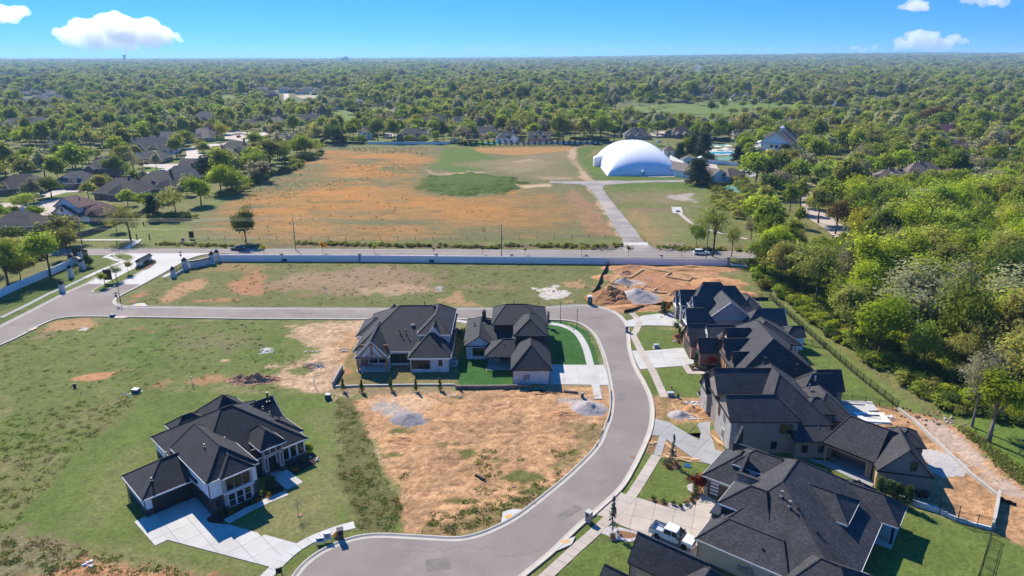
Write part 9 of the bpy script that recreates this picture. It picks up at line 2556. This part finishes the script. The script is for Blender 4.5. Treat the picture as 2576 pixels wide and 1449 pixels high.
#----------------------------------------------------------------clouds:heaps of soft puffs far beyond the haze
def cloud_mat():
 m=bpy.data.materials.new('cloud');m.use_nodes=True;nt=m.node_tree;nt.nodes.clear()
 out=nt.nodes.new('ShaderNodeOutputMaterial');v=nt.nodes.new('ShaderNodeVolumePrincipled')
 v.inputs['Color'].default_value=(1,1,1,1);v.inputs['Density'].default_value=.0032;v.inputs['Anisotropy'].default_value=.55
 nt.links.new(v.outputs[0],out.inputs['Volume'])
 return m
M['cloud']=cloud_mat()
_ico=bmesh.new();bmesh.ops.create_icosphere(_ico,subdivisions=3,radius=1.0)
ICO_V=np.array([v.co[:]for v in _ico.verts]);ICO_F=np.array([[v.index for v in f.verts]for f in _ico.faces]);_ico.free()
CLD=24000.0
def cloud(outline,lb,seed,n=46):
 """puffs packed inside an outline given as (u, v, radius) blobs of the view, stood up at the clouds' own distance"""
 rs=np.random.RandomState(seed);V,Fc=[],[];k=0
 cx=sum(o[0]for o in outline)/len(outline);cyy=sum(o[1]for o in outline)/len(outline)
 def pos(u,v):
  dz=math.tan(math.atan((724.5-v)/1741)-PITCH)*CLD
  return np.array([(u-1288)/1741*(CLD*CP-dz*SP),0,CAM_H+dz])
 base=pos(cx,cyy)
 for u,v,r in outline:
  for i in range(max(2,int(n*(r/60)))):
   a,q=rs.rand()*6.283,r*rs.rand()**.5
   du,dv=q*math.cos(a)*1.25,q*math.sin(a)*.62
   rr=r*rs.uniform(.28,.62)*CLD/1741
   p=pos(u+du,v+dv)-base;p[1]=rs.normal()*r*.6*CLD/1741
   d=np.array([mnoise.noise(Vector(w*1.6+seed+i))for w in ICO_V])*.28+np.array([mnoise.noise(Vector(w*4.1+seed+i))for w in ICO_V])*.12
   V.append(ICO_V*(1+d)[:,None]*rr*np.array([1.25,1,.85])+p);Fc.append(ICO_F+k);k+=len(ICO_V)
 v,f=np.concatenate(V),np.concatenate(Fc)
 me=bpy.data.meshes.new('cloud');me.from_pydata(v.tolist(),[],f.tolist());me.materials.append(M['cloud']);me.polygons.foreach_set('use_smooth',[True]*len(f));me.update()
 o=link('cloud',me,None,(base[0],CLD,base[2]));md=o.modifiers.new('merge','REMESH');md.mode='VOXEL';md.voxel_size=40.0;tag(o,lb,'cloud','white clouds in the blue sky')
 return o
cloud([(190,85,34),(225,75,34),(270,62,36),(310,70,44),(350,85,44),(400,88,26),(435,100,16),(300,95,40),(240,95,36)],'largest cloud, low and wide at the upper left',3,26)
cloud([(0,35,26),(35,28,22),(52,32,14)],'cloud cut by the left edge',5,30)
cloud([(2300,16,20),(2322,20,18),(2284,18,14)],'small round cloud at the upper right',7,34)
cloud([(2440,0,14),(2480,6,18),(2510,8,18),(2400,-4,10)],'cloud cut by the upper edge at the right',9,34)
cloud([(2280,112,22),(2320,100,26),(2360,104,26),(2400,104,16),(2340,118,24),(2260,120,14)],'bright cloud resting on the right horizon',11,30)
cloud([(2150,126,12),(2190,120,12),(2170,126,12)],'faint small cloud left of the bright horizon cloud',13,22)
x,y=far_at(1752,0,1900)
b=MB();b.lathe([(2,0),(5,8),(8,17),(12,26),(11,33),(3,37)],14)
sm=b.build('smoke',[],None,True,(x,y,2));tag(sm,'thin blue smoke rising beside the far white warehouse',kind='stuff')
m=bpy.data.materials.new('smoke_air');m.use_nodes=True;nt=m.node_tree;nt.nodes.clear()
o_=nt.nodes.new('ShaderNodeOutputMaterial');pv=nt.nodes.new('ShaderNodeVolumePrincipled');pv.inputs['Density'].default_value=.014;pv.inputs['Color'].default_value=(.8,.88,1,1)
nt.links.new(pv.outputs[0],o_.inputs['Volume']);sm.data.materials.append(m)
#----------------------------------------------------------------haze
HZ=dict(density=0.000085,color=(.42,.70,1.0))
b=MB();b.box(-13500,-330,-1.0,13500,15200,165.0)
hz=b.build('haze',[])
m=bpy.data.materials.new('haze_air');m.use_nodes=True;nt=m.node_tree;nt.nodes.clear()
o_=nt.nodes.new('ShaderNodeOutputMaterial');pv=nt.nodes.new('ShaderNodeVolumePrincipled')
pv.inputs['Density'].default_value=HZ['density'];pv.inputs['Color'].default_value=(*HZ['color'],1);pv.inputs['Anisotropy'].default_value=.2
nt.links.new(pv.outputs[0],o_.inputs['Volume']);hz.data.materials.append(m)
tag(hz,'thin blue air over the far country',kind='stuff')
